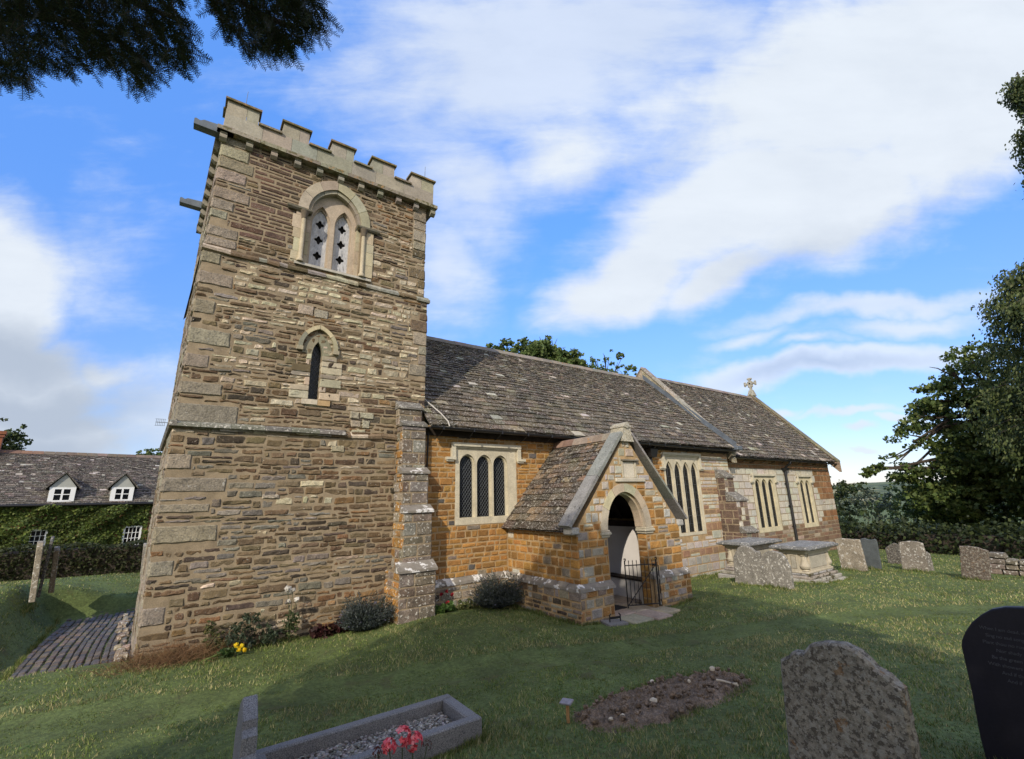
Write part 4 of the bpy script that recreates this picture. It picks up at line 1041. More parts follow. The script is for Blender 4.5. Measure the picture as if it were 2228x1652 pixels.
def f_(m):
    rnd = random.Random(3); y = 7.42
    while y < 9.58:
        e = min(y + rnd.uniform(.3, .42), 9.6); c = jc(rnd, (.21, .135, .10) if y > 8.6 else (.24, .20, .15), .15)
        pr = [(-.15, -.14), (-.05, .03), (0, .05), (.05, .03), (.15, -.14)]
        m.prism(pr, lambda u, h: (APX + u, e - .006, APZ + h), lambda u, h: (APX + u, y, APZ + h), c); y = e
add_part('ridge_tiles', M_RIDGE, proof, f_)
def f_(m):
    rnd = random.Random(14)
    for s in (-1, 1):
        A = Vector((APX + s*1.92, 0, 1.80)); B = Vector((APX + s*.14, 0, 3.80)); tk = .075 if s < 0 else .055; n = 2 if s < 0 else 4; D = (B-A).normalized(); Nz = Vector((-D.z*s*-1, 0, abs(D.x))); Nz = Vector((s*D.z, 0, -s*D.x)) if True else Nz
        if Nz.z < 0: Nz = -Nz
        for k in range(n):
            a, b = A.lerp(B, k/n), A.lerp(B, (k+1)/n - .004)
            c = jc(rnd, (.235, .232, .210), .12)
            m.hexa([Vector((p.x, y, p.z)) + Nz*h for h in (0, tk) for (p, y) in ((a, 7.03), (b, 7.03), (b, 7.37), (a, 7.37))] if s < 0 else [Vector((p.x, y, p.z)) + Nz*h for h in (0, tk) for (p, y) in ((b, 7.03), (a, 7.03), (a, 7.37), (b, 7.37))], c)
        m.box((APX + s*1.74 - .12, 7.08, 1.66), (APX + s*1.74 + .10, 7.36, 1.80), (.34, .33, .30), 0, .02)
add_part('gable_coping', M_COPG, proof, f_)
def f_(m):
    m.hexa([(8.10, 7.04, 3.62), (8.52, 7.04, 3.62), (8.52, 7.46, 3.62), (8.10, 7.46, 3.62), (8.20, 7.06, 3.98), (8.44, 7.06, 3.98), (8.44, 7.42, 3.98), (8.20, 7.42, 3.98)], (.36, .33, .25))
    m.tube([(8.32, 7.03, 4.0), (8.32, 7.45, 4.0)], .075, 10, (.34, .32, .25)); m.box((8.17, 7.04, 3.95), (8.47, 7.44, 4.0), (.36, .33, .26), 0, .01)
add_part('gable_finial', M_LICH, proof, f_)
# inside of the porch
def f_(m):
    m.box((9.40, 7.40, -.1), (9.45, 9.6, 1.64), (.6, .6, .6)); m.box((7.12, 7.40, -.1), (7.17, 9.6, 1.64), (.6, .6, .6)); m.prism([(7.17, -.1), (9.4, -.1), (9.4, 1.8), (8.30, 3.2), (7.17, 1.8)], lambda u, z: (u, 9.55, z), lambda u, z: (u, 9.585, z), (.6, .6, .6))
    m.box((9.12, 7.44, -.1), (9.40, 9.55, .43), (.6, .6, .6))
add_part('plaster_lining', M_PLAST, porch, f_)
add_part('bench', M_WOOD, porch, lambda m: m.box((9.08, 7.43, .43), (9.40, 9.55, .475), (.03, .03, .03), 0, .01))
def f_(m):
    m.box((9.36, 7.55, 1.64), (9.5, 9.6, 1.78)); m.box((7.08, 7.55, 1.64), (7.2, 9.6, 1.78))
    for k in range(5):
        y = 7.72 + k*.42
        for s in (-1, 1):
            a, b = Vector((APX + s*1.3, y, 1.78)), Vector((APX, y, 3.55)); w = Vector((0, .05, 0)); h = Vector((0, 0, .11))
            m.hexa([a-w, a+w, b+w, b-w, a-w+h, a+w+h, b+w+h, b-w+h])
        m.box((7.5, y-.05, 2.62), (9.1, y+.05, 2.72))
    for s in (-1, 1): m.add([(APX + s*1.45, 7.55, 1.80), (APX + s*1.45, 9.6, 1.80), (APX, 9.6, 3.72), (APX, 7.55, 3.72)], [(0, 1, 2, 3)])
add_part('roof_timbers', M_WOOD, porch, f_)
# iron gate, half open
gate = thing('gate', 'black wrought iron gate leaf standing half open in the porch doorway', 'gate', (8.74, 6.98, .05))
def gp(t, z): return Vector((8.78 - .68*t, 6.96 + .30*t, z))
def f_(m):
    for t, r in ((0, .018), (1, .013)): m.tube([gp(t, .07), gp(t, 1.02)], r, 8); 
    for z, r in ((.12, .012), (.92, .012)): m.tube([gp(0, z), gp(1, z)], r, 6)
add_part('frame', M_IRONB, gate, f_)
for k in range(7):
    t = (k + 1)/8
    add_part('bar', M_IRONB, gate, lambda m: m.tube([gp(t, .12), gp(t, .92), gp(t, .98), gp(t, 1.0), gp(t, 1.03)], [.008, .008, .007, .011, .002], 6))
add_part('brace', M_IRONB, gate, lambda m: m.tube([gp(.97, .13), gp(.03, .90)], .010, 6))
for t in (0, 1):
    def f_(m):
        c = gp(t, 1.03); V = []
        m.tube([c + Vector((0, 0, -.03)), c + Vector((.02, -.01, .0)), c + Vector((.015, -.01, .028)), c + Vector((-.008, .0, .03)), c + Vector((-.012, 0, .008))], .012, 6)
    add_part('scroll', M_IRONB, gate, f_)
def f_(m):
    for z in (.15, .88): m.tube([gp(0, z), Vector((8.86, 7.06, z)), Vector((8.86, 7.12, z))], .014, 6)
    m.tube([Vector((8.92, 7.02, .02)), Vector((8.92, 7.02, .88))], .012, 6)
add_part('hinge', M_IRONB, gate, f_)
# cable over the roof edge beside the tower, and the aerial on the west side
add_part('cable', mat('grey_cable', (.42, .40, .36), (5, .1), None, (), None), nave, lambda m: m.tube([(4.47, 9.98, 4.82), (4.6, 9.75, 4.60), (4.72, 9.5, 4.38), (4.80, 9.28, 4.16), (4.80, 9.2, 4.03)], .016, 6))
aer = thing('aerial', 'small television aerial standing out from the west side of the tower', 'aerial', (-.36, 10.3, 3.9))
def f_(m): m.tube([(-.25, 10.3, 3.9), (-.56, 10.3, 3.9)], .006, 6)
add_part('boom', M_LEAD, aer, f_)
def f_(m):
    for k in range(6):
        x = -.43 - k*.025; m.tube([(x, 10.3, 3.84), (x, 10.3, 3.96)], .003, 5)
    for z in (3.84, 3.96): m.tube([(-.42, 10.3, z), (-.57, 10.3, z)], .003, 5)
add_part('elements', M_LEAD, aer, f_)

# ---------------------------------------------------------------- ground
_cp = np.array([(0, 0, .82), (-3, 0, .85), (-3, -4, .9), (3, -3, .85), (3.5, 1.5, .68), (4.6, .8, .66), (1.6, 4.5, .19), (.6, 4.8, .20), (2.6, 4.5, .20), (0, 3, .42), (-2, 4, .38), (4.5, 3.5, .31), (5.6, 3.4, .31), (3.4, 3.6, .31), (2.5, 2.2, .5),
    (-.3, 9.5, .12), (-.3, 8, .2), (-1.2, 7.3, .2), (2.4, 9.4, .07), (3.6, 8.9, .16), (4.4, 8.8, .22), (5.5, 9.3, .12), (6.5, 7.6, .02), (7.0, 6.95, .0), (8.0, 6.9, -.03), (8.9, 6.7, -.02), (10.1, 6.9, .03), (10.3, 8.8, -.12), (13.5, 9.5, -.22), (16, 9.5, -.3),
    (11.6, 6.2, .24), (14, 6.1, .08), (14.1, 7.6, .08), (16.6, 6, .06), (17.4, 5.8, .06), (20.2, 6, -.08), (17.9, 4.9, .02), (17, 3.4, .06), (19, 3, .0), (24, 8, -.3), (27, 9.5, -.35), (24, 2, -.2), (13, 2, .2), (10, 3.7, .2), (8.5, 5.2, .1), (7.4, 4.5, .16), (8, 1.5, .42), (12, -2, .5), (20, -6, .3), (35, 8, -1.5), (38, -4, -1.0),
    (-2.4, 11, .12), (-2.6, 13, .5), (-2.4, 15.3, .72), (-2.4, 15.9, .74), (-4, 15.3, .68), (-6, 16, .6), (-3, 18, .6), (-1.0, 17.2, .12), (-.7, 18.9, .44), (-.6, 19.3, .40), (0, 18, .2), (-2, 20.5, .3), (-6, 20, .3), (-3, 24, -.6), (0, 24, -.6), (-3, 30, -1.1), (-8, 32, -1.1), (3, 30, -1.1), (-6, 10, .3), (-6, 5, .5), (-9, 0, .9), (10, 22, -.5), (25, 22, -1), (-20, 10, .5), (-20, 30, -1), (-15, -10, 1), (10, -15, .9), (40, 25, -2.5), (15, 40, -2)], float)
def _tps():
    X = _cp[:, :2]; n = len(X)
    D = np.sqrt(((X[:, None]-X[None])**2).sum(-1)) + 1e-9
    K = D**2*np.log(D); K[np.arange(n), np.arange(n)] = .35
    Pm = np.concatenate([np.ones((n, 1)), X], 1)
    A = np.block([[K, Pm], [Pm.T, np.zeros((3, 3))]])
    return np.linalg.solve(A, np.concatenate([_cp[:, 2], np.zeros(3)]))
_tw = _tps()
UPX = np.array([-6, -.26, 2.67, 3.86, 6.26, 8.49, 10.74, 13.46, 22]); UPY = np.array([8.4, 7.86, 6.76, 6.53, 5.75, 5.0, 3.86, 2.3, -3])
LOX = np.array([-6, -1.1, .8, 2.38, 4.36, 7.44, 10.01, 12.47, 20]); LOY = np.array([7.3, 7.0, 6.5, 5.99, 5.4, 4.5, 3.53, 2.0, -3])
def _sm(x): x = np.clip(x, 0, 1); return x*x*(3-2*x)
def gz(x, y):
    x = np.asarray(x, float); y = np.asarray(y, float); sh = x.shape
    q = np.stack([x.ravel(), y.ravel()], 1); z = np.empty(len(q))
    for i in range(0, len(q), 20000):
        p = q[i:i+20000]; D = np.sqrt(((p[:, None]-_cp[None, :, :2])**2).sum(-1)) + 1e-9
        z[i:i+20000] = (D**2*np.log(D))@_tw[:-3] + _tw[-3] + p@_tw[-2:]
    z = z.reshape(sh)
    r = np.hypot(x - 8, y - 8); far = -3.2 - 14*_sm((r-60)/500)
    z = z*(1-_sm((r-34)/40)) + far*_sm((r-34)/40)
    z = np.clip(z, -30, 1.1)
    # the sunk brick path along the west side of the tower
    wx = _sm((x + 2.9)/.85)*_sm((.4 - x)/.25); wy = _sm((y - 10.15)/.45)*_sm((17.0 - y)/.6)
    k = wx*wy
    z = z*(1-k) + np.minimum(z, -.24)*k
    # the mown strip lies a little lower than the longer grass
    up, lw = np.interp(x, UPX, UPY), np.interp(x, LOX, LOY); z = z - .035*_sm((up - y)/.10)*_sm((y - lw)/.22)
    # the dug grave sits slightly proud
    g = _sm(1.6 - np.hypot((x-4.55)/.95, (y-3.58)/.42)*1.0)
    z = z + .012*g
    return z
def gz1(x, y): return float(gz(np.array([x]), np.array([y]))[0])
def build_ground():
    def ax(lo, hi, st, far):
        c = list(np.arange(lo, hi, st)); s = st
        a = c[0]; L = []
        while a > -far: s *= 1.22; a -= s; L.append(a)
        s = st; b = c[-1]; Rr = []
        while b < far: s *= 1.22; b += s; Rr.append(b)
        return np.array(L[::-1] + c + Rr)
    xs = ax(-7, 24, .16, 4500); ys = ax(-3, 24, .16, 4500)
    X, Y = np.meshgrid(xs, ys, indexing='ij'); Z = gz(X, Y)
    rs = np.random.RandomState(1)
    near = (np.hypot(X-6, Y-6) < 26)
    Z = Z + near*rs.normal(0, .006, Z.shape)
    nx, ny = len(xs), len(ys)
    V = np.stack([X, Y, Z], -1).reshape(-1, 3)
    i = np.arange((nx-1)*(ny-1)); a = (i//(ny-1))*ny + i % (ny-1)
    F = np.stack([a, a+ny, a+ny+1, a+1], 1)
    me = bpy.data.meshes.new('ground'); me.from_pydata(V.tolist(), [], F.tolist()); me.materials.append(M_EARTH)
    me.polygons.foreach_set('use_smooth', np.ones(len(F), bool)); me.update()
    tag(link('ground', me), kind='structure')
build_ground()
def pip(px, py, poly):
    c = np.zeros(px.shape, bool); j = len(poly)-1
    for i in range(len(poly)):
        (xi, yi), (xj, yj) = poly[i], poly[j]
        c ^= ((yi > py) != (yj > py)) & (px < (xj-xi)*(py-yi)/((yj-yi) or 1e-9)+xi); j = i
    return c
# mown strip that crosses the lawn; longer grass on both sides
SOIL = [(3.50, 3.98), (4.15, 4.07), (4.95, 3.96), (5.63, 3.76), (5.66, 3.45), (5.46, 3.16), (4.63, 3.08), (3.86, 3.10), (3.45, 3.38), (3.36, 3.71)]
KERB = [(.62, 4.28), (2.64, 4.22), (2.66, 4.96), (.62, 5.02)]
FLAG = [(7.40, 6.55), (8.35, 6.35), (9.0, 6.62), (8.78, 7.2), (8.78, 9.6), (7.48, 9.6), (7.48, 7.0)]
# brick path
def f_(m):
    rnd = random.Random(21); x = -1.97
    while x < -.48:
        w = rnd.uniform(.10, .13); y = 10.25 + rnd.uniform(0, .22)
        wob = rnd.uniform(-.01, .01)
        while y < 16.6:
            l = rnd.uniform(.19, .25); n = lf(x, y, 1.6, 1)
            if x > -1.5 or n < .5:
                xx = x + wob + .03*math.sin(y*1.3); z = gz1(xx, y) + rnd.uniform(.000, .026)
                c = jc(rnd, pick(rnd, [(.6, (.085, .080, .078)), (.25, (.115, .098, .08)), (.15, (.15, .115, .08))]) if x > -1.35 else pick(rnd, [(.5, (.13, .105, .08)), (.5, (.10, .09, .085))]), .2)
                m.bevbox(Vector((xx + w/2, y + l/2, z - .03)), Vector(((w-.020)/2, rnd.uniform(-.004, .004), 0)), Vector((0, (l-.024)/2, 0)), Vector((0, 0, .05)), .014, c, 0, .003, rnd)
            y += l
        x += w
bp = MB(); f_(bp); tag(bp.build('brick_path', M_BLUEBR), kind='structure')
def f_(m):
    rnd = random.Random(22)
    for k in range(60):
        y = rnd.uniform(9.95, 16); x = -.30 - (y-9.7)*.07 - rnd.uniform(.02, .16); s = rnd.uniform(.05, .12)
        m.bevbox(Vector((x, y, gz1(x, y) + s*.25)), Vector((s*.6, rnd.uniform(-.02, .02), 0)), Vector((0, s, 0)), Vector((0, 0, s*.5)), .02, jc(rnd, (.26, .21, .15), .3), 0, .012, rnd)
ed = MB(); f_(ed); tag(ed.build('path_edging', M_LICH), kind='structure')
# flagstones at the porch
fl = MB(); rnd = random.Random(23)
for (x0, x1, y0, y1) in ((7.52, 8.12, 7.05, 7.7), (8.13, 8.76, 7.05, 7.7), (7.42, 8.0, 6.5, 7.04), (8.01, 8.5, 6.42, 7.04), (8.51, 8.98, 6.58, 7.04), (7.52, 8.3, 7.71, 8.6), (8.31, 9.1, 7.71, 8.6), (7.2, 8.2, 8.61, 9.55), (8.21, 9.1, 8.61, 9.55), (7.2, 7.5, 7.6, 8.6)):
    fl.bevbox(Vector(((x0+x1)/2, (y0+y1)/2, -.03 + rnd.uniform(-.006, .006))), Vector(((x1-x0)/2-.006, 0, 0)), Vector((0, (y1-y0)/2-.006, 0)), Vector((0, 0, .06)), .012, jc(rnd, (.31, .27, .205), .1), 0, .004, rnd)
tag(fl.build('flagstone_path', M_FLAG), kind='structure')
dm = MB(); dm.bevbox(Vector((7.93, 7.62, .042)), Vector((.30, .02, 0)), Vector((-.02, .22, 0)), Vector((0, 0, .010)), .006, (.02, .02, .022))
tag(dm.build('doormat', mat('rubber_mat', (.018, .018, .02), (30, .3), None, (), (120, .6, .01)), loc=(7.93, 7.62, .03)), 'black rubber doormat on the porch flagstones by the left jamb', 'doormat')
# boot scraper
bs_ = thing('boot_scraper', 'old cast iron boot scraper on a dark slab by the porch step', 'boot scraper', (7.15, 6.78, 0))
add_part('base_slab', M_GRAN, bs_, lambda m: m.bevbox(Vector((7.15, 6.78, .02)), Vector((.2, -.06, 0)), Vector((.05, .16, 0)), Vector((0, 0, .03)), .01, (.1, .1, .1), 0, .006))
add_part('blade', M_IRONB, bs_, lambda m: (m.tube([(7.04, 6.80, .04), (7.04, 6.80, .16), (7.07, 6.80, .19)], .012, 6), m.tube([(7.27, 6.74, .04), (7.27, 6.74, .16), (7.24, 6.745, .19)], .012, 6), m.bevbox(Vector((7.155, 6.77, .12)), Vector((.115, -.03, 0)), Vector((.002, .006, 0)), Vector((0, 0, .02)), .003, (.02, .02, .02))))
# dug grave: bare soil with clods
def build_soil():
    rnd = random.Random(31); rs = np.random.RandomState(31)
    xs = np.arange(3.25, 5.8, .03); ys = np.arange(2.98, 4.16, .03)
    X, Y = np.meshgrid(xs, ys, indexing='ij'); Z = gz(X, Y) + .006
    d = np.full(X.shape, 9.0)
    P = SOIL
    for (a, b), (c, e) in zip(P, P[1:] + P[:1]):
        t = np.clip(((X-a)*(c-a)+(Y-b)*(e-b))/((c-a)**2+(e-b)**2), 0, 1); d = np.minimum(d, np.hypot(X-a-t*(c-a), Y-b-t*(e-b)))
    ins = pip(X, Y, P); sd = np.where(ins, d, -d)
    Z += np.clip(sd, -.06, .1)*.22 + np.where(sd > 0, rs.normal(0, .011, X.shape), 0)
    Z += .012*np.sin(X*17+Y*5)*np.sin(Y*13-X*4)*(sd > 0)
    nx, ny = X.shape; V = np.stack([X, Y, Z], -1).reshape(-1, 3); F = []
    keep = sd > -.06
    for i in range(nx-1):
        for j in range(ny-1):
            if keep[i, j] and keep[i+1, j] and keep[i, j+1] and keep[i+1, j+1]: F.append((i*ny+j, (i+1)*ny+j, (i+1)*ny+j+1, i*ny+j+1))
    m = MB(); m.add([tuple(v) for v in V], F)
    for k in range(240):
        x, y = rnd.uniform(3.3, 5.7), rnd.uniform(3.05, 4.1)
        if not inside(P, x, y): continue
        s = rnd.uniform(.008, .03); z = gz1(x, y) + .05
        m.bevbox(Vector((x, y, z)), Vector((s, s*rnd.uniform(-.4, .4), 0)), Vector((0, s*rnd.uniform(.6, 1), s*rnd.uniform(-.3, .3))), Vector((0, 0, s*.8)), s*.45, (.1, .1, .1), 0, s*.25, rnd)
    o = m.build('grave_soil', M_SOIL); tag(o, 'low heap of freshly dug brown soil over an unmarked grave', 'soil', kind='stuff')
build_soil()
for k, (x, y, s, lab) in enumerate(((4.16, 3.5, .036, 'largest pale stone lying in the middle of the dug soil'), (5.55, 3.71, .032, 'pale stone at the far edge of the dug soil'), (4.69, 3.94, .024, 'small pale stone on the churchward edge of the dug soil'), (3.55, 3.51, .018, 'tiny pale stone nearest the wooden grave marker, on the left of a pair'), (3.66, 3.46, .02, 'tiny pale stone near the wooden grave marker, on the right of a pair'), (4.95, 3.62, .022, 'brownish pale stone between the stick and the largest stone on the soil'))):
    m = MB(); rnd = random.Random(50 + k); z = gz1(x, y) + .05
    m.bevbox(Vector((x, y, z)), Vector((s*1.2, s*.3, 0)), Vector((-s*.2, s*.9, .1*s)), Vector((0, 0, s*.7)), s*.45, (.4, .36, .28), 0, s*.18, rnd)
    tag(m.build('stone', M_PALEW, loc=(x, y, z), smooth=None), lab, 'stone', 'pale stones on the dug soil')
m = MB(); a, b = Vector((5.14, 3.40, gz1(5.14, 3.4) + .055)), Vector((5.08, 3.12, gz1(5.08, 3.12) + .065))
m.tube([a, a.lerp(b, .3) + Vector((.004, 0, .004)), a.lerp(b, .7), b], [.012, .010, .009, .013], 7); m.tube([a.lerp(b, .75), a.lerp(b, .9) + Vector((.04, 0, .005))], [.008, .004], 6)
tag(m.build('stick', M_PALEW, loc=(5.11, 3.26, .37)), 'pale forked stick lying across the dug soil', 'stick')
# little wooden marker at the head of the dug grave
mk = thing('grave_marker', 'short wooden peg with a small tilted name plate at the soil grave', 'grave marker', (3.36, 3.90, .33))
zb = gz1(3.36, 3.9)
add_part('peg', mat('pine_peg', (.34, .19, .075), (30, .2), None, (), None), mk, lambda m: m.box((3.347, 3.885, zb - .05), (3.373, 3.915, zb + .17), (.3, .2, .1), 0, .004))
add_part('name_plate', mat('grey_plate', (.26, .25, .27), (30, .2), None, (), None, .5), mk, lambda m: m.bevbox(Vector((3.35, 3.90, zb + .18)), Vector((.008, -.07, .012)), Vector((.03, .004, .016)), Vector((-.006, 0, .009)), .004, (.4, .4, .4)))

# ---------------------------------------------------------------- headstones and tombs
def slab(name, label, cat, X, outline, t, m, group='headstones in the churchyard', lean=0.0, twist=0.0, bev=.012, col=(.3, .28, .24), seed=1, rag=.004, axis='X', back=True):
    """upright stone: outline in (Y, z) on the plane X (its west face); thickness t behind it"""
    rnd = random.Random(seed); P = []
    n = len(outline)
    for k in range(n):
        a, b = outline[k], outline[(k+1) % n]; L = math.hypot(b[0]-a[0], b[1]-a[1]); q = max(1, int(L/.05))
        for i in range(q):
            f = i/q; P.append((a[0]+(b[0]-a[0])*f + rnd.uniform(-rag, rag), a[1]+(b[1]-a[1])*f + rnd.uniform(-rag, rag)))
    if sum(P[k][0]*P[(k+1) % len(P)][1]-P[(k+1) % len(P)][0]*P[k][1] for k in range(len(P))) > 0: P = P[::-1]
    ys = [p[0] for p in P]; zs = [p[1] for p in P]; yc = (min(ys)+max(ys))/2; z0 = min(zs); h = max(zs)-z0; wd = (max(ys)-min(ys))/2
    def sh(p, k):
        c = (yc, z0 + h*.45); return (p[0] + (c[0]-p[0])*k/max(wd, .1), p[1] + (c[1]-p[1])*k/max(h*.5, .1))
    def pt(y, z, d):
        x = X + d + lean*(z - z0) + twist*(y - yc)
        return (x, y, z) if axis == 'X' else (y, x, z)
    mb = MB(); s = -1 if axis == 'X' else 1
    R = [P[::-1]]*1
    Q = P[::-1]                       # counter-clockwise in (y, z)
    inner = [sh(p, bev) for p in Q]
    tris = geometry.tessellate_polygon([[Vector((p[0], p[1], 0)) for p in inner]])
    N_ = len(Q)
    V = [pt(*p, 0) for p in inner] + [pt(*p, bev) for p in Q] + [pt(*p, t - bev) for p in Q] + [pt(*p, t) for p in inner]
    F = []
    for tr in tris: F.append(tuple(tr)); F.append(tuple(k + 3*N_ for k in tr[::-1]))
    for l in range(3):
        for k in range(N_):
            F.append((l*N_+k, l*N_+(k+1) % N_, (l+1)*N_+(k+1) % N_, (l+1)*N_+k))
    mb.add(V, F, col)
    loc = pt(yc, z0, t/2)
    o = mb.build(name, m, loc=loc)
    bm_fix(o.data)
    return tag(o, label, cat, group)
def bm_fix(me):
    import bmesh
    b = bmesh.new(); b.from_mesh(me); bmesh.ops.recalc_face_normals(b, faces=b.faces[:]); b.to_mesh(me); b.free()
G1 = 'headstones in the churchyard'
slab('headstone', 'thick brown lichened headstone with a broken shouldered top, nearest on the lawn', 'headstone', 3.5,
     [(1.87, .45), (1.815, 1.28), (1.76, 1.31), (1.72, 1.355), (1.665, 1.36), (1.60, 1.42), (1.51, 1.455), (1.41, 1.462), (1.33, 1.435), (1.28, 1.39), (1.255, 1.36), (1.20, 1.345), (1.165, 1.30), (1.135, 1.285), (1.165, .45)], .10, M_OLDST, col=(.20, .178, .135), seed=3, rag=.006, bev=.015)
sl = slab('headstone', 'smooth black slate headstone with a round shouldered head and engraved verse', 'headstone', 4.5,
     [(1.085, .45), (1.09, .8), (1.075, 1.07), (1.07, 1.34)] + [(1.06, 1.38), (1.03, 1.44), (.985, 1.505), (.93, 1.56), (.87, 1.605), (.80, 1.63), (.72, 1.64), (.64, 1.63), (.57, 1.605), (.51, 1.56), (.455, 1.505), (.41, 1.44), (.38, 1.38), (.37, 1.34), (.365, 1.07), (.35, .8), (.355, .45)], .07, M_SLATEST, rag=0, bev=.006, seed=2)
slate = sl
def inscribe():
    lines = [('When I am dead, my dearest,', 0), ('Sing no sad songs for me;', .022), ('Plant thou no roses at my head,', 0), ('Nor shady cypress tree:', .055), ('Be the green grass above me', .025), ('With showers and dewdrops wet;', 0), ('And if thou wilt, remember,', .055), ('And if thou wilt, forget.', .07)]
    allv = []; dg = None
    for k, (t, ind) in enumerate(lines):
        cu = bpy.data.curves.new('verse', 'FONT'); cu.body = t; cu.size = .029; cu.extrude = .0008; cu.shear = .12; cu.resolution_u = 2; cu.space_character = .94
        o = bpy.data.objects.new('verse', cu); COL.objects.link(o)
        me = bpy.data.meshes.new_from_object(o.evaluated_get(bpy.context.evaluated_depsgraph_get()))
        bpy.data.objects.remove(o); bpy.data.curves.remove(cu)
        me.transform(Matrix.Translation((ind, -k*.0430, 0)))
        vs = [tuple(v.co) for v in me.vertices]; fs = [tuple(p.vertices) for p in me.polygons]; allv.append((vs, fs)); bpy.data.meshes.remove(me)
    for vs, fs in allv:
        m = MB(); m.add([(4.4988 - v[2], .955 - v[0], 1.475 + v[1]) for v in vs], fs, (.08, .08, .09)); m.build('verse_line', M_ENGR, slate)
inscribe()
slab('headstone', 'grey lichened double headstone with two arched heads in front of the chest tombs', 'headstone', 11.6,
     [(6.84, .0), (6.80, .67), (6.79, .81), (6.70, .95), (6.62, 1.07), (6.55, 1.105), (6.47, 1.12), (6.38, 1.11), (6.30, 1.07), (6.23, 1.005), (6.12, 1.0), (6.105, .85), (6.10, .78), (6.07, .88), (6.01, .96), (5.94, 1.01), (5.84, 1.035), (5.73, 1.035), (5.62, 1.0), (5.54, .92), (5.50, .80), (5.46, .70), (5.47, .0)], .12, M_LICH, col=(.20, .185, .155), seed=4)
slab('headstone', 'wide tan headstone with a flat top leaning beside the chest tomb', 'headstone', 16.6, [(6.29, -.1), (6.34, .94), (6.19, .97), (5.70, .955), (5.64, -.05)], .11, M_LICH, col=(.24, .205, .15), seed=5, lean=.03)
slab('headstone', 'smooth blue grey slate headstone with a curved top behind the leaning tan one', 'headstone', 17.4, [(6.02, -.1), (5.95, .88), (5.88, .93), (5.81, .94), (5.72, .905), (5.64, .905), (5.56, .93), (5.52, .91), (5.51, .79), (5.54, -.1)], .07, mat('blue_grey_slate', (.075, .085, .085), (6, .2), (40, .2), (), (40, .2, .01), .7), seed=6, rag=.002)
slab('headstone', 'small dark headstone with a pointed top, partly hidden behind a tan one', 'headstone', 20.2, [(6.21, -.2), (6.19, .42), (6.05, .52), (5.93, .60), (5.84, .56), (5.74, .50), (5.72, -.2)], .09, M_OLDST, col=(.10, .09, .078), seed=7)
slab('headstone', 'weathered tan headstone with a slightly rounded top standing in front of the dark hedge', 'headstone', 17.9, [(5.19, -.15), (5.13, .81), (5.04, .845), (4.85, .875), (4.66, .865), (4.56, .83), (4.55, .61), (4.58, -.15)], .10, M_LICH, col=(.19, .165, .13), seed=8)
slab('headstone', 'low narrow grey headstone just showing behind the weathered tan one', 'headstone', 18.6, [(4.80, -.15), (4.77, .52), (4.70, .53), (4.63, .47), (4.62, -.15)], .09, M_LICH, col=(.17, .155, .13), seed=9)
slab('headstone', 'square dark brown headstone standing alone near the tumbled stone wall', 'headstone', 17.0, [(3.72, -.1), (3.58, .88), (3.42, .895), (3.24, .875), (3.05, .80), (3.17, -.1)], .10, M_OLDST, col=(.125, .098, .075), seed=10)
def f_(m):
    rnd = random.Random(61); x = 19.0
    for row in range(5):
        y = 3.55 - row*.03; z = -.15 + row*.145
        top = lambda yy: .60 if 3.1 < yy < 3.45 else .42 if yy > 2.7 else .36
        while y > 1.2:
            l = rnd.uniform(.18, .38)
            if z < top(y - l/2) - .05:
                m.bevbox(Vector((x + .12 + rnd.uniform(-.02, .02), y - l/2, z + .07)), Vector((.17, 0, rnd.uniform(-.01, .01))), Vector((0, l/2-.006, rnd.uniform(-.01, .01))), Vector((0, 0, .068)), .025, jc(rnd, (.15, .125, .095), .25), 0, .012, rnd)
            y -= l
m = MB(); f_(m); tag(m.build('stone_wall', M_LICH, loc=(19.1, 2.4, -.1)), 'tumbled low dry stone wall at the right edge of the churchyard', 'wall')
# headstones seen edge-on on the bank to the left
def edge(label, x, y, t, w, z0, h, leanx, col, m, seed, pointed=0.0):
    w = .5; t *= .85
    o = [(y - w/2, z0 - .2), (y - w/2, z0 + h*.9), (y - w/3, z0 + h*.97), (y, z0 + h + pointed), (y + w/3, z0 + h*.97), (y + w/2, z0 + h*.9), (y + w/2, z0 - .2)]
    slab('headstone', label, 'headstone', x - t/2, o[::-1], t, m, col=col, seed=seed, lean=leanx, twist=x/y)
edge('upright pale lichened headstone seen edge-on on the bank, nearest of three', -2.42, 15.1, .13, .62, .68, 1.06, -.06, (.25, .22, .165), M_LICH, 71)
edge('tall thin dark slate headstone leaning on the bank, seen edge-on', -2.40, 15.5, .07, .6, .72, 1.1, .02, (.10, .105, .11), M_OLDST, 72)
edge('brownish headstone seen edge-on on the bank behind the leaning slate', -2.25, 15.85, .12, .6, .74, .82, -.06, (.21, .175, .125), M_LICH, 73)
edge('pale headstone seen edge-on close to the foot of the tower corner', -.70, 18.9, .09, .6, .40, .95, -.05, (.22, .20, .165), M_LICH, 74)
edge('bluish grey headstone seen edge-on, half hidden by the tower corner', -.585, 19.25, .11, .6, .40, 1.14, -.05, (.17, .18, .19), M_GRAN, 75)
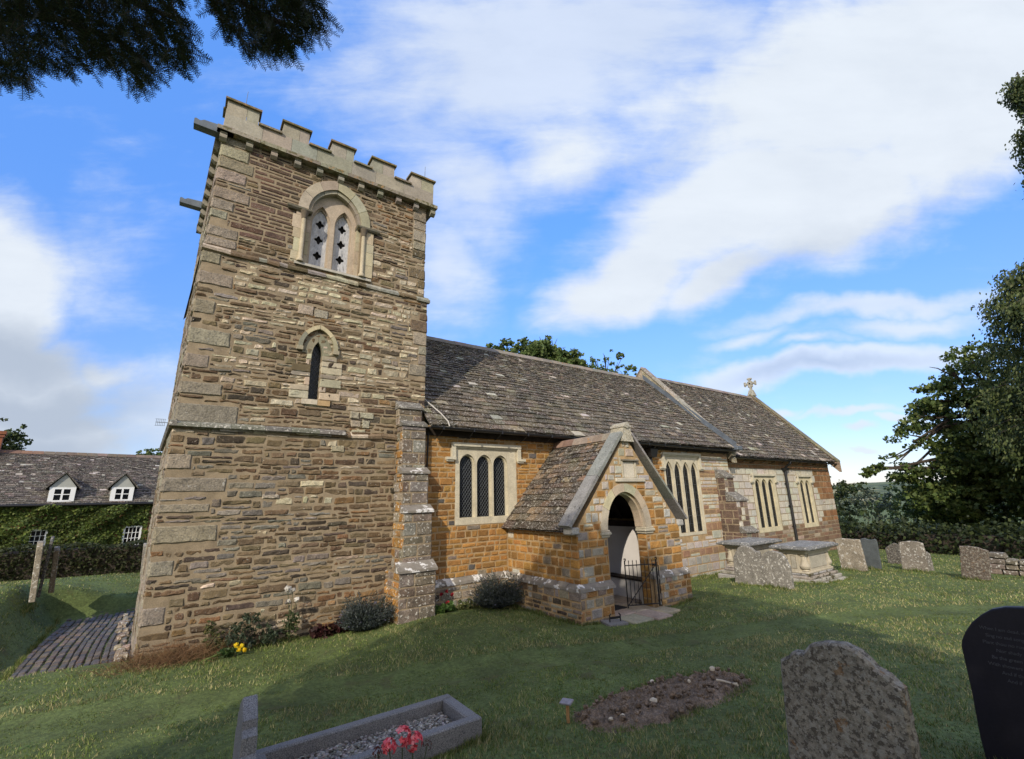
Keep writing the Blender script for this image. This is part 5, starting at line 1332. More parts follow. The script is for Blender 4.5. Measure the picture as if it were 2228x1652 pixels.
# the two chest tombs
def chest(name, label, x0, x1, y0, y1, z0, zt, seed, mossy=0):
    t = thing(name, label, 'chest tomb', ((x0+x1)/2, (y0+y1)/2, z0), 'chest tombs by the chancel')
    rnd = random.Random(seed); c = (.42, .37, .275)
    m = MB(); zz = z0 - .15
    for k, (o, h) in enumerate(((.04, .24), (-.04, .09), (-.10, .07), (-.15, .05))):
        m.bevbox(Vector(((x0+x1)/2, (y0+y1)/2, zz + h/2)), Vector(((x1-x0)/2 + o, 0, 0)), Vector((0, (y1-y0)/2 + o, 0)), Vector((0, 0, h/2)), .018, jc(rnd, (.33, .31, .265), .08), 0, .004, rnd); zz += h
    m.build('base', mat('mossy_tomb_base_%d' % seed, None, (5, .2), (40, .3), ((4, .50, .08, (.055, .045, .012), .95 if mossy else .3), (20, .64, .05, (.10, .09, .08), .6)), (50, .4, .02)), t)
    bx0, bx1, by0, by1 = x0 + .17, x1 - .17, y0 + .17, y1 - .17; zb_, ztp = zz, zt - .11
    m = MB(); m.box((bx0 + .05, by0 + .05, zb_), (bx1 - .05, by1 - .05, ztp), c); m.box((bx0 + .0, by0 + .0, zb_), (bx1 - .0, by1 - .0, zb_ + .05), c, 0, .01); m.box((bx0, by0, ztp - .06), (bx1, by1, ztp), c, 0, .01); m.box((bx0 - .04, by0 - .04, ztp - .0), (bx1 + .04, by1 + .04, ztp + .045), c, 0, .012)
    m.build('body', M_ASH, t)
    h0, h1 = zb_ + .05, ztp - .06
    def panel(A, B, N_):
        A, B, N_ = Vector(A), Vector(B), Vector(N_); d = (B-A).normalized(); L = (B-A).length; fr = Fr(A, d, N_)
        pm = MB()
        pm.prism([(.0, h0), (L, h0), (L, h1), (.0, h1)], fr.at(.03), fr.at(0), c, 0, [[(.06, h0+.05), (L-.06, h0+.05), (L-.06, h1-.05), (.06, h1-.05)]], back=False)
        pm.prism([(.075, h0+.065), (L-.075, h0+.065), (L-.075, h1-.065), (.075, h1-.065)], fr.at(.018), fr.at(0), (.36, .33, .26), 0, back=False)
        pm.build('panel', M_ASH, t)
    xm = (bx0 + bx1)/2
    panel((bx0 + .20, by0 + .05, 0), (bx1 - .20, by0 + .05, 0), (0, -1, 0))
    panel((bx0 + .05, by1 - .20, 0), (bx0 + .05, by0 + .20, 0), (-1, 0, 0)); panel((bx1 - .05, by0 + .20, 0), (bx1 - .05, by1 - .20, 0), (1, 0, 0)); panel((bx1 - .2, by1 - .05, 0), (bx0 + .2, by1 - .05, 0), (0, 1, 0))
    for (x, y) in ((bx0 + .10, by0 + .10), (bx1 - .10, by0 + .10), (bx0 + .10, by1 - .10), (bx1 - .10, by1 - .10)):
        pm = MB(); H = h1 - h0
        prof = [(0, .06), (.03, .085), (.08, .075), (.12, .06), (.18, .11), (.30, .125), (.40, .10), (.60, .075), (.85, .062), (.90, .085), (.94, .07), (1.0, .09)]
        pm.tube([(x, y, h0 + H*a) for a, b in prof], [b for a, b in prof], 16, c); pm.build('baluster', M_ASH, t, smooth='auto')
    m = MB(); xc, yc = (x0+x1)/2, (y0+y1)/2
    m.bevbox(Vector((xc, yc, zt - .035)), Vector(((x1-x0)/2, 0, 0)), Vector((0, (y1-y0)/2, 0)), Vector((0, 0, .035)), .022, (.15, .15, .14), 0, .003, rnd)
    m.bevbox(Vector((xc, yc, zt + .005)), Vector(((x1-x0)/2 - .05, 0, 0)), Vector((0, (y1-y0)/2 - .05, 0)), Vector((0, 0, .02)), .02, (.19, .19, .175), 0, .002, rnd)
    m.build('lid', M_LICH, t)
chest('chest_tomb', 'pale stone chest tomb with panelled sides and a mossy stepped base, nearest the lawn', 13.0, 14.85, 5.58, 6.58, .06, 1.0, 81, 1)
chest('chest_tomb', 'pale chest tomb with a flat grey lid directly behind the double headstone', 13.1, 15.0, 7.12, 8.15, .05, 1.0, 82)
# kerbed granite grave
ks = slab('headstone', 'grey granite headstone with stepped shoulders standing edge-on at the kerbed grave', 'headstone', .60,
     [(4.27, .0), (4.275, .60), (4.35, .625), (4.355, .735), (4.43, .765), (4.44, .82), (4.64, .92), (4.84, .82), (4.85, .765), (4.925, .735), (4.93, .625), (5.0, .60), (5.005, .0)], .105, M_GRAN, rag=.001, bev=.008, seed=14, twist=.05)
kb = thing('grave_kerb', 'rectangular grey granite kerb around a chippings filled grave', 'grave kerb', (1.65, 4.6, .18))
for (a, b) in (((.74, 4.86), (2.60, 4.96)), ((.74, 4.26), (2.60, 4.36)), ((2.48, 4.362), (2.60, 4.858)), ((.74, 4.362), (.84, 4.858))):
    def f_(m): m.box((a[0], a[1], .05), (b[0], b[1], .40), (.2, .2, .2), 0, .012)
    add_part('kerb_stone', M_GRAN, kb, f_)
def f_(m):
    rnd = random.Random(91)
    m.add([(.84, 4.36, .27), (2.48, 4.36, .27), (2.48, 4.86, .27), (.84, 4.86, .27)], [(0, 1, 2, 3)], (.12, .11, .10))
    for k in range(2600):
        x, y = rnd.uniform(.86, 2.46), rnd.uniform(4.37, 4.85); s = rnd.uniform(.007, .017)
        if x < 1.1 and rnd.random() < .6: c = jc(rnd, (.13, .09, .065), .3)
        else: c = jc(rnd, pick(rnd, [(.45, (.25, .23, .20)), (.4, (.15, .14, .125)), (.15, (.38, .36, .32))]), .25)
        m.bevbox(Vector((x, y, .275 + rnd.uniform(0, .022))), Vector((s, rnd.uniform(-s, s)*.6, 0)), Vector((rnd.uniform(-s, s)*.5, s*.8, rnd.uniform(-s, s)*.5)), Vector((0, 0, s*.6)), s*.4, c)
m = MB(); f_(m); tag(m.build('gravel', M_FLAG, loc=(1.65, 4.6, .27)), 'grey and white stone chippings filling the granite kerb', 'gravel', kind='stuff')
m = MB(); m.bevbox(Vector((1.02, 4.47, .33)), Vector((.035, .0, .115)), Vector((0, .012, 0)), Vector((-.012, 0, .004)), .004, (.05, .04, .03))
tag(m.build('wooden_peg', M_WOOD, loc=(1.0, 4.47, .27)), 'dark wooden peg leaning in the chippings near the granite headstone', 'peg')

# ---------------------------------------------------------------- plants, trees, grass
def unit(a): return a/np.maximum(np.linalg.norm(a, axis=-1, keepdims=True), 1e-9)
def leaf_quads(C, size, rs, up=0.0, asp=.45, dirs=None):
    n = len(C); d = rs.normal(size=(n, 3)) if dirs is None else dirs + rs.normal(size=(n, 3))*.45
    d = unit(d); q = rs.normal(size=(n, 3)); q[:, 2] += 0; nrm = rs.normal(size=(n, 3)); nrm[:, 2] += up
    p = unit(np.cross(d, nrm)); s = (size if np.ndim(size) else np.full(n, size))[:, None]*rs.uniform(.6, 1.3, (n, 1))
    return np.stack([C - d*s*.5, C + p*s*asp - d*s*.05, C + d*s*.6, C - p*s*asp - d*s*.05], 1)
def pal_cols(n, pal, rs, var=.3):
    w = np.array([p[0] for p in pal], float); w /= w.sum(); c = np.array([p[1] for p in pal])[rs.choice(len(pal), n, p=w)]
    return np.clip(c*rs.uniform(1-var, 1+var, (n, 1)), .002, 1)
def ball(n, c, r, rs, pw=.45):
    d = unit(rs.normal(size=(n, 3))); return np.asarray(c) + d*np.asarray(r)*(rs.uniform(0, 1, (n, 1))**pw)
def clump_pts(clumps, dens, rs, sub=9):
    """clumps (x, y, z, r): each is broken up into smaller tufts, so that the outline is uneven and gaps stay open"""
    out = []
    for (x, y, z, r) in clumps:
        k = max(4 if r > .6 else 14, int(sub*r*r)); T = ball(k, (x, y, z), (r, r, r*.85), rs, .4)
        for t in T:
            rr = rs.uniform(.22, .5)*min(r, 1.6); out.append(ball(max(6 if r > .6 else 16, int(dens*rr*rr)), t, (rr, rr, rr*.6), rs, .6))
    return np.concatenate(out)
def tree(name, label, cat, base, trunk, limbs, clumps, dens, size, pal, seed, group=None, sub=9, trunk_r=.25, up=.6, asp=.45, bark=None):
    rs = np.random.RandomState(seed); rnd = random.Random(seed); t = thing(name, label, cat, base, group)
    m = MB(); b = Vector(base); top = Vector(trunk); n = 6
    pts = [b + (top-b)*k/n + Vector((rnd.uniform(-.1, .1), rnd.uniform(-.1, .1), 0))*min(k, 1)*trunk_r*2 for k in range(n+1)]
    m.tube(pts, [trunk_r*(1.25 if k == 0 else 1-.75*k/n) for k in range(n+1)], 9)
    for (x, y, z, r) in clumps[:limbs]:
        f = rnd.uniform(.35, .9); a = b + (top-b)*f; e = Vector((x, y, z)); mid = a.lerp(e, .5) + Vector((0, 0, (e-a).length*.10))
        m.tube([a, mid, e], [trunk_r*.35, trunk_r*.22, trunk_r*.07], 6)
        for q in range(3):
            w = Vector((rnd.uniform(-1, 1), rnd.uniform(-1, 1), rnd.uniform(-.3, 1)))*r*.8; m.tube([mid.lerp(e, .4 + .2*q), e + w*.6, e + w], [trunk_r*.12, trunk_r*.07, .012], 5)
    m.build('trunk', bark or M_BARK, t, smooth='auto')
    P = clump_pts(clumps, dens, rs, sub)
    bulk('crown', leaf_quads(P, size, rs, up, asp), pal_cols(len(P), pal, rs, .35), M_LEAF, t)
    return t
DG = [(.5, (.042, .062, .022)), (.3, (.060, .085, .030)), (.15, (.085, .11, .038)), (.05, (.12, .13, .05))]
MG = [(.4, (.070, .108, .034)), (.35, (.10, .145, .045)), (.25, (.14, .18, .06))]
rr_ = random.Random(77)
def mass(c, r, n, cr, seed, flat=.8):
    q = random.Random(seed); L = []
    for k in range(n):
        a = q.uniform(0, 6.283); u = q.uniform(-1, 1); s = q.uniform(.55, 1.0)
        L.append((c[0] + r[0]*s*math.cos(a)*math.sqrt(1-u*u), c[1] + r[1]*s*math.sin(a)*math.sqrt(1-u*u), c[2] + r[2]*s*u, q.uniform(*cr)))
    return L
# behind the nave
tree('maple_tree', 'leafy tree whose rounded crown rises over the middle of the nave ridge', 'tree', (22, 27.5, -.8), (22.3, 27, 12), 6,
     [(20.3, 26.2, 13.2, 1.3), (21.6, 26, 14.1, 1.1), (22.6, 26, 13.7, 1.4), (24.2, 26, 13.0, 1.4), (18.5, 26, 12.6, 1.2), (25.6, 26.3, 12.3, 1.3), (17.0, 26.2, 12.5, .9), (16.3, 26.2, 12.0, .6), (26.4, 26.3, 12.9, .7), (21.3, 26, 12.6, 1.7), (23.2, 26.2, 12.2, 1.7)] + mass((21.5, 27.4, 9.5), (4.6, 3, 3), 12, (1.3, 1.9), 3), 420, .22, [(.4, (.085, .13, .04)), (.35, (.12, .17, .05)), (.25, (.16, .20, .065))], 201, 'trees behind the nave', trunk_r=.4)
tree('maple_tree', 'lighter open tree with twiggy tips behind the east end of the nave ridge', 'tree', (29.5, 27.5, -.8), (29.6, 27, 11), 6,
     [(29.0, 26.2, 14.3, .8), (27.9, 26.2, 13.5, .9), (30.4, 26.2, 13.8, .9), (27.2, 26.4, 12.7, .8), (31.8, 26.3, 13.0, .8), (29.6, 26.3, 12.8, 1.1), (32.3, 26.2, 13.7, .45), (30.9, 26.2, 14.7, .4), (28.4, 26.2, 12.4, 1.0), (31, 26.2, 12.2, 1)] + mass((29.7, 27.4, 9.2), (3, 2.5, 2.6), 8, (1.1, 1.6), 5), 230, .20, [(.4, (.085, .13, .04)), (.35, (.12, .17, .05)), (.25, (.16, .20, .065))], 202, 'trees behind the nave', trunk_r=.3, sub=7)
tree('garden_tree', 'dark rounded tree behind the cottage chimney at the left edge', 'tree', (-10.8, 43, -1.2), (-10.6, 42.6, 6.5), 6,
     mass((-11.2, 42.5, 6.2), (2.2, 2, 2.4), 13, (.8, 1.2), 8) + [(-9.1, 42, 5.9, .75), (-8.6, 42, 5.2, .6), (-9.6, 42, 7.6, .8)], 260, .20, DG, 203, 'trees behind the cottage', trunk_r=.3)
tree('garden_tree', 'sprigs of a small tree showing over the cottage ridge by the tower', 'tree', (-2.0, 44, -1.2), (-2.2, 44, 4.6), 6,
     [(-3.0, 43.5, 6.1, .45), (-2.2, 43.5, 6.3, .5), (-1.4, 43.5, 6.1, .5), (-2.6, 43.6, 5.4, .8), (-1.5, 43.6, 5.3, .8), (-4.0, 43.6, 5.7, .35)], 150, .17, MG, 204, 'trees behind the cottage', trunk_r=.12)
# right-hand side
tree('lime_tree', 'broad dark spreading tree on the right with light airy branch tips towards the chancel', 'tree', (38.5, 4.5, -1.6), (38, 5, 7.5), 10,
     [(34.9, 6.9, 7.3, 1.1), (34.6, 7.3, 6.2, 1.2), (34.2, 8.0, 5.0, 1.2), (33.4, 8.9, 3.9, .8), (32.7, 9.5, 3.5, .45), (32.2, 10.0, 3.3, .3), (34.4, 8.6, 3.3, 1.1), (35.5, 6.4, 8.2, .9), (35.7, 5.9, 9.0, 1.0), (36.5, 5.0, 9.6, 1.2), (37.6, 3.8, 9.4, 1.5), (36.2, 5.6, 7.8, 1.5)] + mass((37.6, 5.2, 5.2), (3.2, 3.6, 3.4), 24, (1.2, 1.8), 9) + mass((38.5, 2.2, 4.2), (3, 3, 3.4), 16, (1.2, 1.8), 19) + mass((35.6, 7.8, 2.2), (1.9, 2, 1.8), 12, (.8, 1.3), 29) + mass((37.5, 5.5, 1.2), (3.2, 4.2, 2.0), 26, (1.0, 1.6), 39), 190, .20, [(.4, (.065, .10, .028)), (.35, (.10, .14, .036)), (.25, (.145, .175, .05))], 205, 'trees at the east end', trunk_r=.45)
def weeping():
    rs = np.random.RandomState(206); rnd = random.Random(206)
    t = thing('weeping_tree', 'tall dark tree with drooping curtains of foliage at the right edge', 'tree', (32.4, -.2, -.6), 'trees at the east end')
    m = MB(); b = Vector((32.4, -.2, -1.0)); m.tube([b, b + Vector((.1, 0, 5)), b + Vector((0, .1, 12)), b + Vector((.1, 0, 19)), b + Vector((0, 0, 24))], [.5, .38, .26, .14, .03], 10)
    prof = [(2, 4.0), (5, 5.2), (7, 5.2), (9.5, 4.7), (11, 4.0), (12.3, 3.0), (13.2, 1.2), (14.6, .5), (16.0, .5), (17.2, .8), (18.6, 1.0), (20, .8), (22, .4), (24, .2)]
    def R(z): 
        for (a, ra), (c, rc) in zip(prof, prof[1:]):
            if a <= z <= c: return ra + (rc-ra)*(z-a)/(c-a)
        return .5
    P = []; D = []
    for k in range(290):
        z = 1.6 + 21*(k/290)**1.45 + rnd.uniform(-.3, .3)
        if z > 13 and rnd.random() < .6: continue
        az = rnd.uniform(0, 2*math.pi)
        if k % 2: az = R_(150) + rnd.gauss(0, .75)
        L = R(z)*rnd.uniform(.66, 1.0); d = Vector((math.cos(az), math.sin(az), 0)); a = Vector((32.45, -.2, z + L*.16)); pts = [a]
        for q in range(1, 6): f = q/5; pts.append(a + d*L*f + Vector((0, 0, .35*math.sin(f*2.2)*L*.2 - f*f*L*.22)))
        m.tube(pts, [.05, .04, .03, .022, .014, .006], 5)
        for f_i in range(4, 17):
            f = f_i/16; i = min(int(f*5), 4); p = pts[i].lerp(pts[i+1], f*5-i)
            for s in range(2):
                l = rnd.uniform(.3, 1.5)*(.5 + .7*f); o = Vector((rnd.gauss(0, .2), rnd.gauss(0, .2), 0)); nn = int(l*26) + 4
                tt = rs.uniform(0, 1, (nn, 1)); w = .09 + .10*(1-tt)
                P.append(np.array(p + o) + np.concatenate([rs.normal(0, 1, (nn, 2))*w, -tt*l], 1)); D.append(np.tile([d.x*.3, d.y*.3, -1.0], (nn, 1)))
    m.build('trunk', M_BARK, t)
    P = np.concatenate(P); D = np.concatenate(D)
    bulk('crown', leaf_quads(P, .17, rs, 0, .26, D), pal_cols(len(P), [(.4, (.055, .078, .026)), (.35, (.085, .112, .036)), (.25, (.13, .15, .05))], rs, .35), M_LEAF, t)
weeping()
def bush(name, label, cat, base, clumps, dens, size, pal, seed, group=None, stems=8, sub=12, asp=.4, up=.4, dirs=None, trunk='stems'):
    rs = np.random.RandomState(seed); rnd = random.Random(seed); t = thing(name, label, cat, base, group); m = MB(); b = Vector(base)
    for k in range(stems):
        x, y, z, r = clumps[k % len(clumps)]; e = Vector((x + rnd.uniform(-r, r)*.6, y + rnd.uniform(-r, r)*.6, z + r*rnd.uniform(.1, .7))); a = b.lerp(Vector((x, y, b.z)), .6)
        m.tube([a, a.lerp(e, .5) + Vector((rnd.uniform(-.05, .05), rnd.uniform(-.05, .05), 0)), e], [max(.004, r*.02), max(.003, r*.014), .002], 5)
    m.build(trunk, M_BARK, t)
    P = clump_pts(clumps, dens, rs, sub)
    bulk('leaves', leaf_quads(P, size, rs, up, asp, None if dirs is None else np.tile(dirs, (len(P), 1))), pal_cols(len(P), pal, rs, .35), M_LEAF, t)
    return t
GS = 'shrubs beyond the churchyard'
bush('shrub', 'pale silvery green shrub beyond the churchyard hedge', 'shrub', (37, 12.3, -1.6), mass((36.4, 11.9, 1.5), (1.3, 1.4, 1.5), 11, (.6, .95), 41), 130, .17, [(.6, (.15, .18, .125)), (.4, (.11, .14, .09))], 211, GS, sub=8)
bush('shrub', 'dark green bushy shrub rising behind the chancel corner', 'shrub', (36.5, 15.5, -1.6), mass((36.4, 14.2, 1.7), (2.2, 2.2, 2.2), 26, (.8, 1.2), 42), 130, .19, DG, 212, GS, sub=7)
bush('shrub', 'mid green shrub under the airy branch tips of the broad tree', 'shrub', (38.5, 10.5, -1.8), mass((38.4, 10, 1.3), (1.8, 1.8, 2.0), 18, (.7, 1.1), 43), 130, .18, MG, 213, GS, sub=7)
bush('shrub', 'deep green shrub in the shade under the broad tree', 'shrub', (40, 5.5, -2), mass((39.0, 5.5, .6), (2.4, 4.6, 2.2), 26, (.9, 1.3), 44), 110, .2, DG, 214, GS, sub=7)
def box_hedge(name, label, line, w, h, dens, size, pal, seed, zb=None, rough=.07, core=(.012, .016, .006)):
    rs = np.random.RandomState(seed); P = []; m = MB(); A, B = Vector(line[0]), Vector(line[1]); L = (B-A).length; d = (B-A)/L; nrm = Vector((-d.y, d.x, 0))
    t = thing(name, label, 'hedge', ((A.x+B.x)/2, (A.y+B.y)/2, min(A.z, B.z)))
    n = max(2, int(L/1.0))
    for k in range(n):
        a, b = A.lerp(B, k/n), A.lerp(B, (k+1)/n); q = w/2 - .08; h2 = h - .1
        m.hexa([a - nrm*q, b - nrm*q, b + nrm*q, a + nrm*q, a - nrm*q + Vector((0, 0, h2)), b - nrm*q + Vector((0, 0, h2)), b + nrm*q + Vector((0, 0, h2)), a + nrm*q + Vector((0, 0, h2))], core)
    m.build('dark_core', M_BARK, t)  # solid dark core added inside the leaves, not modelled twigs
    for (cnt, kind) in ((int(dens*L*h), 's'), (int(dens*L*h*.4), 'n'), (int(dens*L*w), 't')):
        u = rs.uniform(0, 1, cnt); v = rs.uniform(0, 1, cnt); base = np.array(A)[None] + u[:, None]*np.array(B-A)[None]
        o = {'s': np.full(cnt, -w/2), 'n': np.full(cnt, w/2), 't': (v-.5)*w}[kind]; zz = np.full(cnt, h) if kind == 't' else v*h
        wav = .05*np.sin(u*L*1.7) + .04*np.sin(u*L*4.1+1)
        p = base + np.array(nrm)[None]*(o + rs.normal(0, rough, cnt))[:, None]; p[:, 2] += zz + rs.normal(0, rough*.5, cnt) + wav*(zz/h); P.append(p)
    P = np.concatenate(P); bulk('foliage', leaf_quads(P, size, rs, .5), pal_cols(len(P), pal, rs, .35), M_LEAF, t)
    return t
box_hedge('hedge', 'long clipped dark hedge in front of the ivy covered cottage', ((-12, 22.6, -.7), (1.5, 23.4, -.8)), 1.3, 1.92, 420, .085, [(.6, (.036, .046, .016)), (.3, (.055, .064, .024)), (.1, (.085, .08, .035))], 221, rough=.04)
box_hedge('hedge', 'rough dark boundary hedge behind the headstones at the east end', ((30.0, 12.2, -1.3), (26.5, -2.5, -.9)), 1.6, 1.6, 210, .15, [(.6, (.026, .038, .014)), (.3, (.045, .062, .022)), (.1, (.08, .10, .035))], 222, rough=.38)

# small plants along the church
GP = 'plants along the foot of the church'
def tuft(name, label, cat, c, rx, h, n, wdt, pal, seed, spread=.7, m=None, group=GP, part='blades'):
    rs = np.random.RandomState(seed); b = np.array(c)[None] + np.stack([rs.normal(0, rx*.35, n), rs.normal(0, rx*.22, n), np.zeros(n)], 1); b[:, 2] = gz(b[:, 0], b[:, 1]) - .01
    d = unit(np.stack([rs.normal(0, spread, n), rs.normal(0, spread*.8, n) - .1, np.ones(n)], 1)); l = h*rs.uniform(.5, 1.1, (n, 1)); side = unit(np.cross(d, rs.normal(size=(n, 3))))
    mid = b + d*l*.55; tip = b + d*l; tip[:, 2] -= (l[:, 0]**2)*rs.uniform(.1, .6, n)
    V = np.concatenate([np.stack([b - side*wdt, b + side*wdt, mid + side*wdt*.8, mid - side*wdt*.8], 1), np.stack([mid - side*wdt*.8, mid + side*wdt*.8, tip + side*wdt*.15, tip - side*wdt*.15], 1)])
    C = pal_cols(n, pal, rs, .3); o = bulk(name, V, np.concatenate([C, C]), m or M_STRAW, None, c); return tag(o, label, cat, group)
tuft('dry_grass', 'tuft of dry reddish brown grass at the foot of the tower corner', 'grass tuft', (.18, 9.42, .14), 1.0, .46, 1500, .0022, [(.6, (.16, .09, .045)), (.4, (.22, .14, .075))], 231, 1.2)
LAV = [(.5, (.055, .068, .062)), (.3, (.085, .097, .09)), (.2, (.042, .055, .038))]
def lavender(label, c, r, h, seed, n=1500):
    rs = np.random.RandomState(seed); t = thing('lavender', label, 'shrub', c, GP); m = MB(); rnd = random.Random(seed); z0 = c[2]
    ang = rs.uniform(0, 6.283, n); q = np.sqrt(rs.uniform(0, 1, n)); el = 1.45 - q*1.15
    d = np.stack([np.cos(ang)*np.cos(el), np.sin(ang)*np.cos(el)*.8, np.sin(el)], 1); L = h*rs.uniform(.55, 1.15, n)*(1 + .16*np.sin(ang*3 + seed) + .1*np.sin(ang*7))
    P = []; D = []
    for k in range(8):
        f = .35 + .65*k/7; P.append(np.array([c[0], c[1], z0])[None] + d*np.array([r/h*1.05, r/h*1.05, 1])*(L*f)[:, None] + rs.normal(0, .012, (n, 3))); D.append(d)
    P = np.concatenate(P); D = np.concatenate(D)
    for k in range(26):
        i = rnd.randrange(n); e = np.array([c[0], c[1], z0]) + d[i]*np.array([r/h, r/h, 1])*L[i]*.9; m.tube([c, tuple(e)], [.006, .003], 4)
    m.build('stems', M_BARK, t); bulk('leaves', leaf_quads(P, .055, rs, .2, .16, D), pal_cols(len(P), LAV, rs, .3), M_LEAF, t)
    k = rs.choice(n, 160); F = np.array([c[0], c[1], z0])[None] + d[k]*np.array([r/h*1.05, r/h*1.05, 1])*(L[k]*1.06)[:, None]
    bulk('flower_spikes', leaf_quads(F, .045, rs, 0, .2, d[k]), pal_cols(160, [(.6, (.15, .14, .21)), (.4, (.13, .15, .15))], rs), M_PETAL, t)['kind'] = 'stuff'
lavender('grey green lavender bush against the tower beside the buttress', (3.08, 9.22, .10), .52, .56, 241)
lavender('large grey blue lavender bush in the angle between nave and porch', (5.98, 9.15, .06), .66, .66, 242, 2000)
bush('shrub', 'dark green leafy shrub at the foot of the tower behind the yellow bouquet', 'shrub', (1.15, 9.42, .1), [(1.15, 9.4, .36, .28), (.95, 9.42, .28, .24), (1.35, 9.42, .3, .24), (1.2, 9.42, .52, .17), (1.55, 9.45, .22, .18)], 900, .065, [(.5, (.045, .065, .035)), (.3, (.07, .09, .055)), (.2, (.035, .05, .02))], 243, GP, stems=14, asp=.22)
bush('weed', 'straggly weed with tiny yellow flowers between dry grass and green shrub', 'weed', (.72, 9.5, .12), [(.72, 9.5, .34, .18), (.66, 9.52, .5, .12), (.8, 9.5, .22, .16)], 300, .045, [(.7, (.07, .085, .03)), (.3, (.13, .12, .04))], 244, GP, stems=10, asp=.25)
rz = thing('rose', 'thin rose stem with white blooms against the tower wall', 'rose', (1.84, 9.48, .1), GP)
ROSES = [(1.74, 9.42, .955, .050), (1.83, 9.44, .925, .036), (1.90, 9.42, .76, .042), (1.78, 9.45, .75, .028)]
add_part('stems', mat('rose_stem', (.05, .07, .03), (20, .2), None, (), None), rz, lambda m: [m.tube([(1.84, 9.5, .08), (1.84 + (x-1.84)*.4, 9.48, .1 + (z-.1)*.6), (x, y, z - r*.5)], [.007, .005, .004], 5) for x, y, z, r in ROSES])
rs = np.random.RandomState(5); P = ball(180, (1.85, 9.46, .36), (.15, .10, .26), rs, .5); bulk('leaves', leaf_quads(P, .055, rs, .3, .38), pal_cols(180, DG, rs), M_LEAF, rz)
def bloom(name, parent, c, r, pal, seed, n=42):
    rs = np.random.RandomState(seed); d = unit(rs.normal(size=(n, 3))); Pn = np.array(c)[None] + d*r*rs.uniform(.3, .85, (n, 1))
    nrm = unit(d + rs.normal(0, .5, (n, 3))); a = unit(np.cross(nrm, rs.normal(size=(n, 3)))); b = np.cross(nrm, a); s = r*rs.uniform(.45, .75, (n, 1))
    V = np.stack([Pn - a*s - b*s*.6, Pn + a*s*.7 - b*s, Pn + a*s + b*s*.6 + nrm*s*.3, Pn - a*s*.7 + b*s], 1)
    return bulk(name, V, pal_cols(n, pal, rs, .15), M_PETAL, parent)
for k, (x, y, z, r) in enumerate(ROSES): bloom('bloom', rz, (x, y, z), r, [(1, (.66, .63, .56))], 300 + k)
bush('coral_bells', 'low clump of dark maroon leaves between the rose and the lavender', 'plant', (2.42, 9.42, .06), [(2.42, 9.4, .2, .2), (2.62, 9.4, .16, .16), (2.28, 9.42, .15, .14)], 700, .085, [(.6, (.055, .018, .018)), (.3, (.035, .014, .012)), (.1, (.08, .04, .03))], 245, GP, stems=10, asp=.45, up=1.2)
gp_ = bush('geranium', 'red flowered geranium with bright green leaves at the buttress foot', 'plant', (4.68, 9.12, .14), [(4.58, 9.1, .22, .14), (4.78, 9.15, .26, .13), (4.86, 9.2, .22, .1)], 700, .08, [(.6, (.07, .13, .03)), (.4, (.10, .17, .045))], 246, GP, stems=8, asp=.5, up=1.0)
for k, (x, y, z) in enumerate(((4.70, 9.3, .50), (4.82, 9.3, .55), (4.92, 9.25, .47), (4.76, 9.15, .36))): bloom('flower_head', gp_, (x, y, z), .035, [(1, (.32, .02, .03))], 330 + k, 20)
bush('euphorbia', 'small yellowish green plant between the red geranium and the large lavender', 'plant', (5.2, 9.2, .12), [(5.2, 9.18, .27, .14), (5.3, 9.2, .2, .12), (5.12, 9.2, .2, .1)], 600, .05, [(.6, (.16, .17, .06)), (.4, (.08, .11, .04))], 247, GP, stems=8, asp=.3)
# bouquet lying on the grass
bq = thing('bouquet', 'bunch of yellow flowers lying on the grass at the foot of the tower', 'flowers', (.85, 9.08, .17))
zq = gz1(.85, 9.08) + .03
add_part('stems', mat('cut_stem', (.16, .22, .06), (20, .2), None, (), None), bq, lambda m: [m.tube([(.56 + .012*k, 9.02 + .03*math.sin(k*2.1), zq + .012*(k % 3)), (.78, 9.05, zq + .03 + .006*k), (1.02 + .01*(k % 3), 9.08 + .02*(k-3)/3, zq + .05 + .015*(k % 3))], .006, 5) for k in range(7)])
rs = np.random.RandomState(9); P = ball(130, (.88, 9.06, zq + .05), (.15, .07, .05), rs); bulk('leaves', leaf_quads(P, .075, rs, .5, .32), pal_cols(130, [(.6, (.06, .11, .03)), (.4, (.10, .15, .05))], rs), M_LEAF, bq)
for k, (x, y, z) in enumerate(((1.04, 9.04, .07), (1.08, 9.10, .10), (1.05, 9.16, .06), (1.12, 9.05, .045), (1.0, 9.10, .12))): bloom('bloom', bq, (x, y, zq + z), .031, [(.7, (.80, .62, .03)), (.3, (.74, .52, .02))], 350 + k)
# pink geranium in front of the granite kerb
ge_ = thing('geranium', 'coral pink geranium in flower with dark leaves in front of the granite kerb', 'plant', (1.58, 3.62, .28))
HEADS = [(1.47, 3.72, .665, .058, 0), (1.575, 3.73, .70, .070, 0), (1.655, 3.70, .655, .072, 0), (1.455, 3.66, .565, .034, 0), (1.565, 3.56, .445, .068, 0), (1.385, 3.72, .655, .058, 1), (1.765, 3.70, .60, .052, 1)]
add_part('stems', mat('geranium_stem', (.045, .06, .025), (20, .2), None, (), None), ge_, lambda m: [m.tube([(1.57 + (x-1.57)*.2, 3.62, .2), (1.57 + (x-1.57)*.7, y - .02, .2 + (z-.2)*.55), (x, y, z)], [.006, .005, .004], 6) for x, y, z, r, w in HEADS])
rs = np.random.RandomState(12); P = np.concatenate([ball(150, (1.56, 3.62, .34), (.26, .2, .13), rs, .6), ball(40, (1.5, 3.6, .46), (.1, .08, .06), rs, .6)])
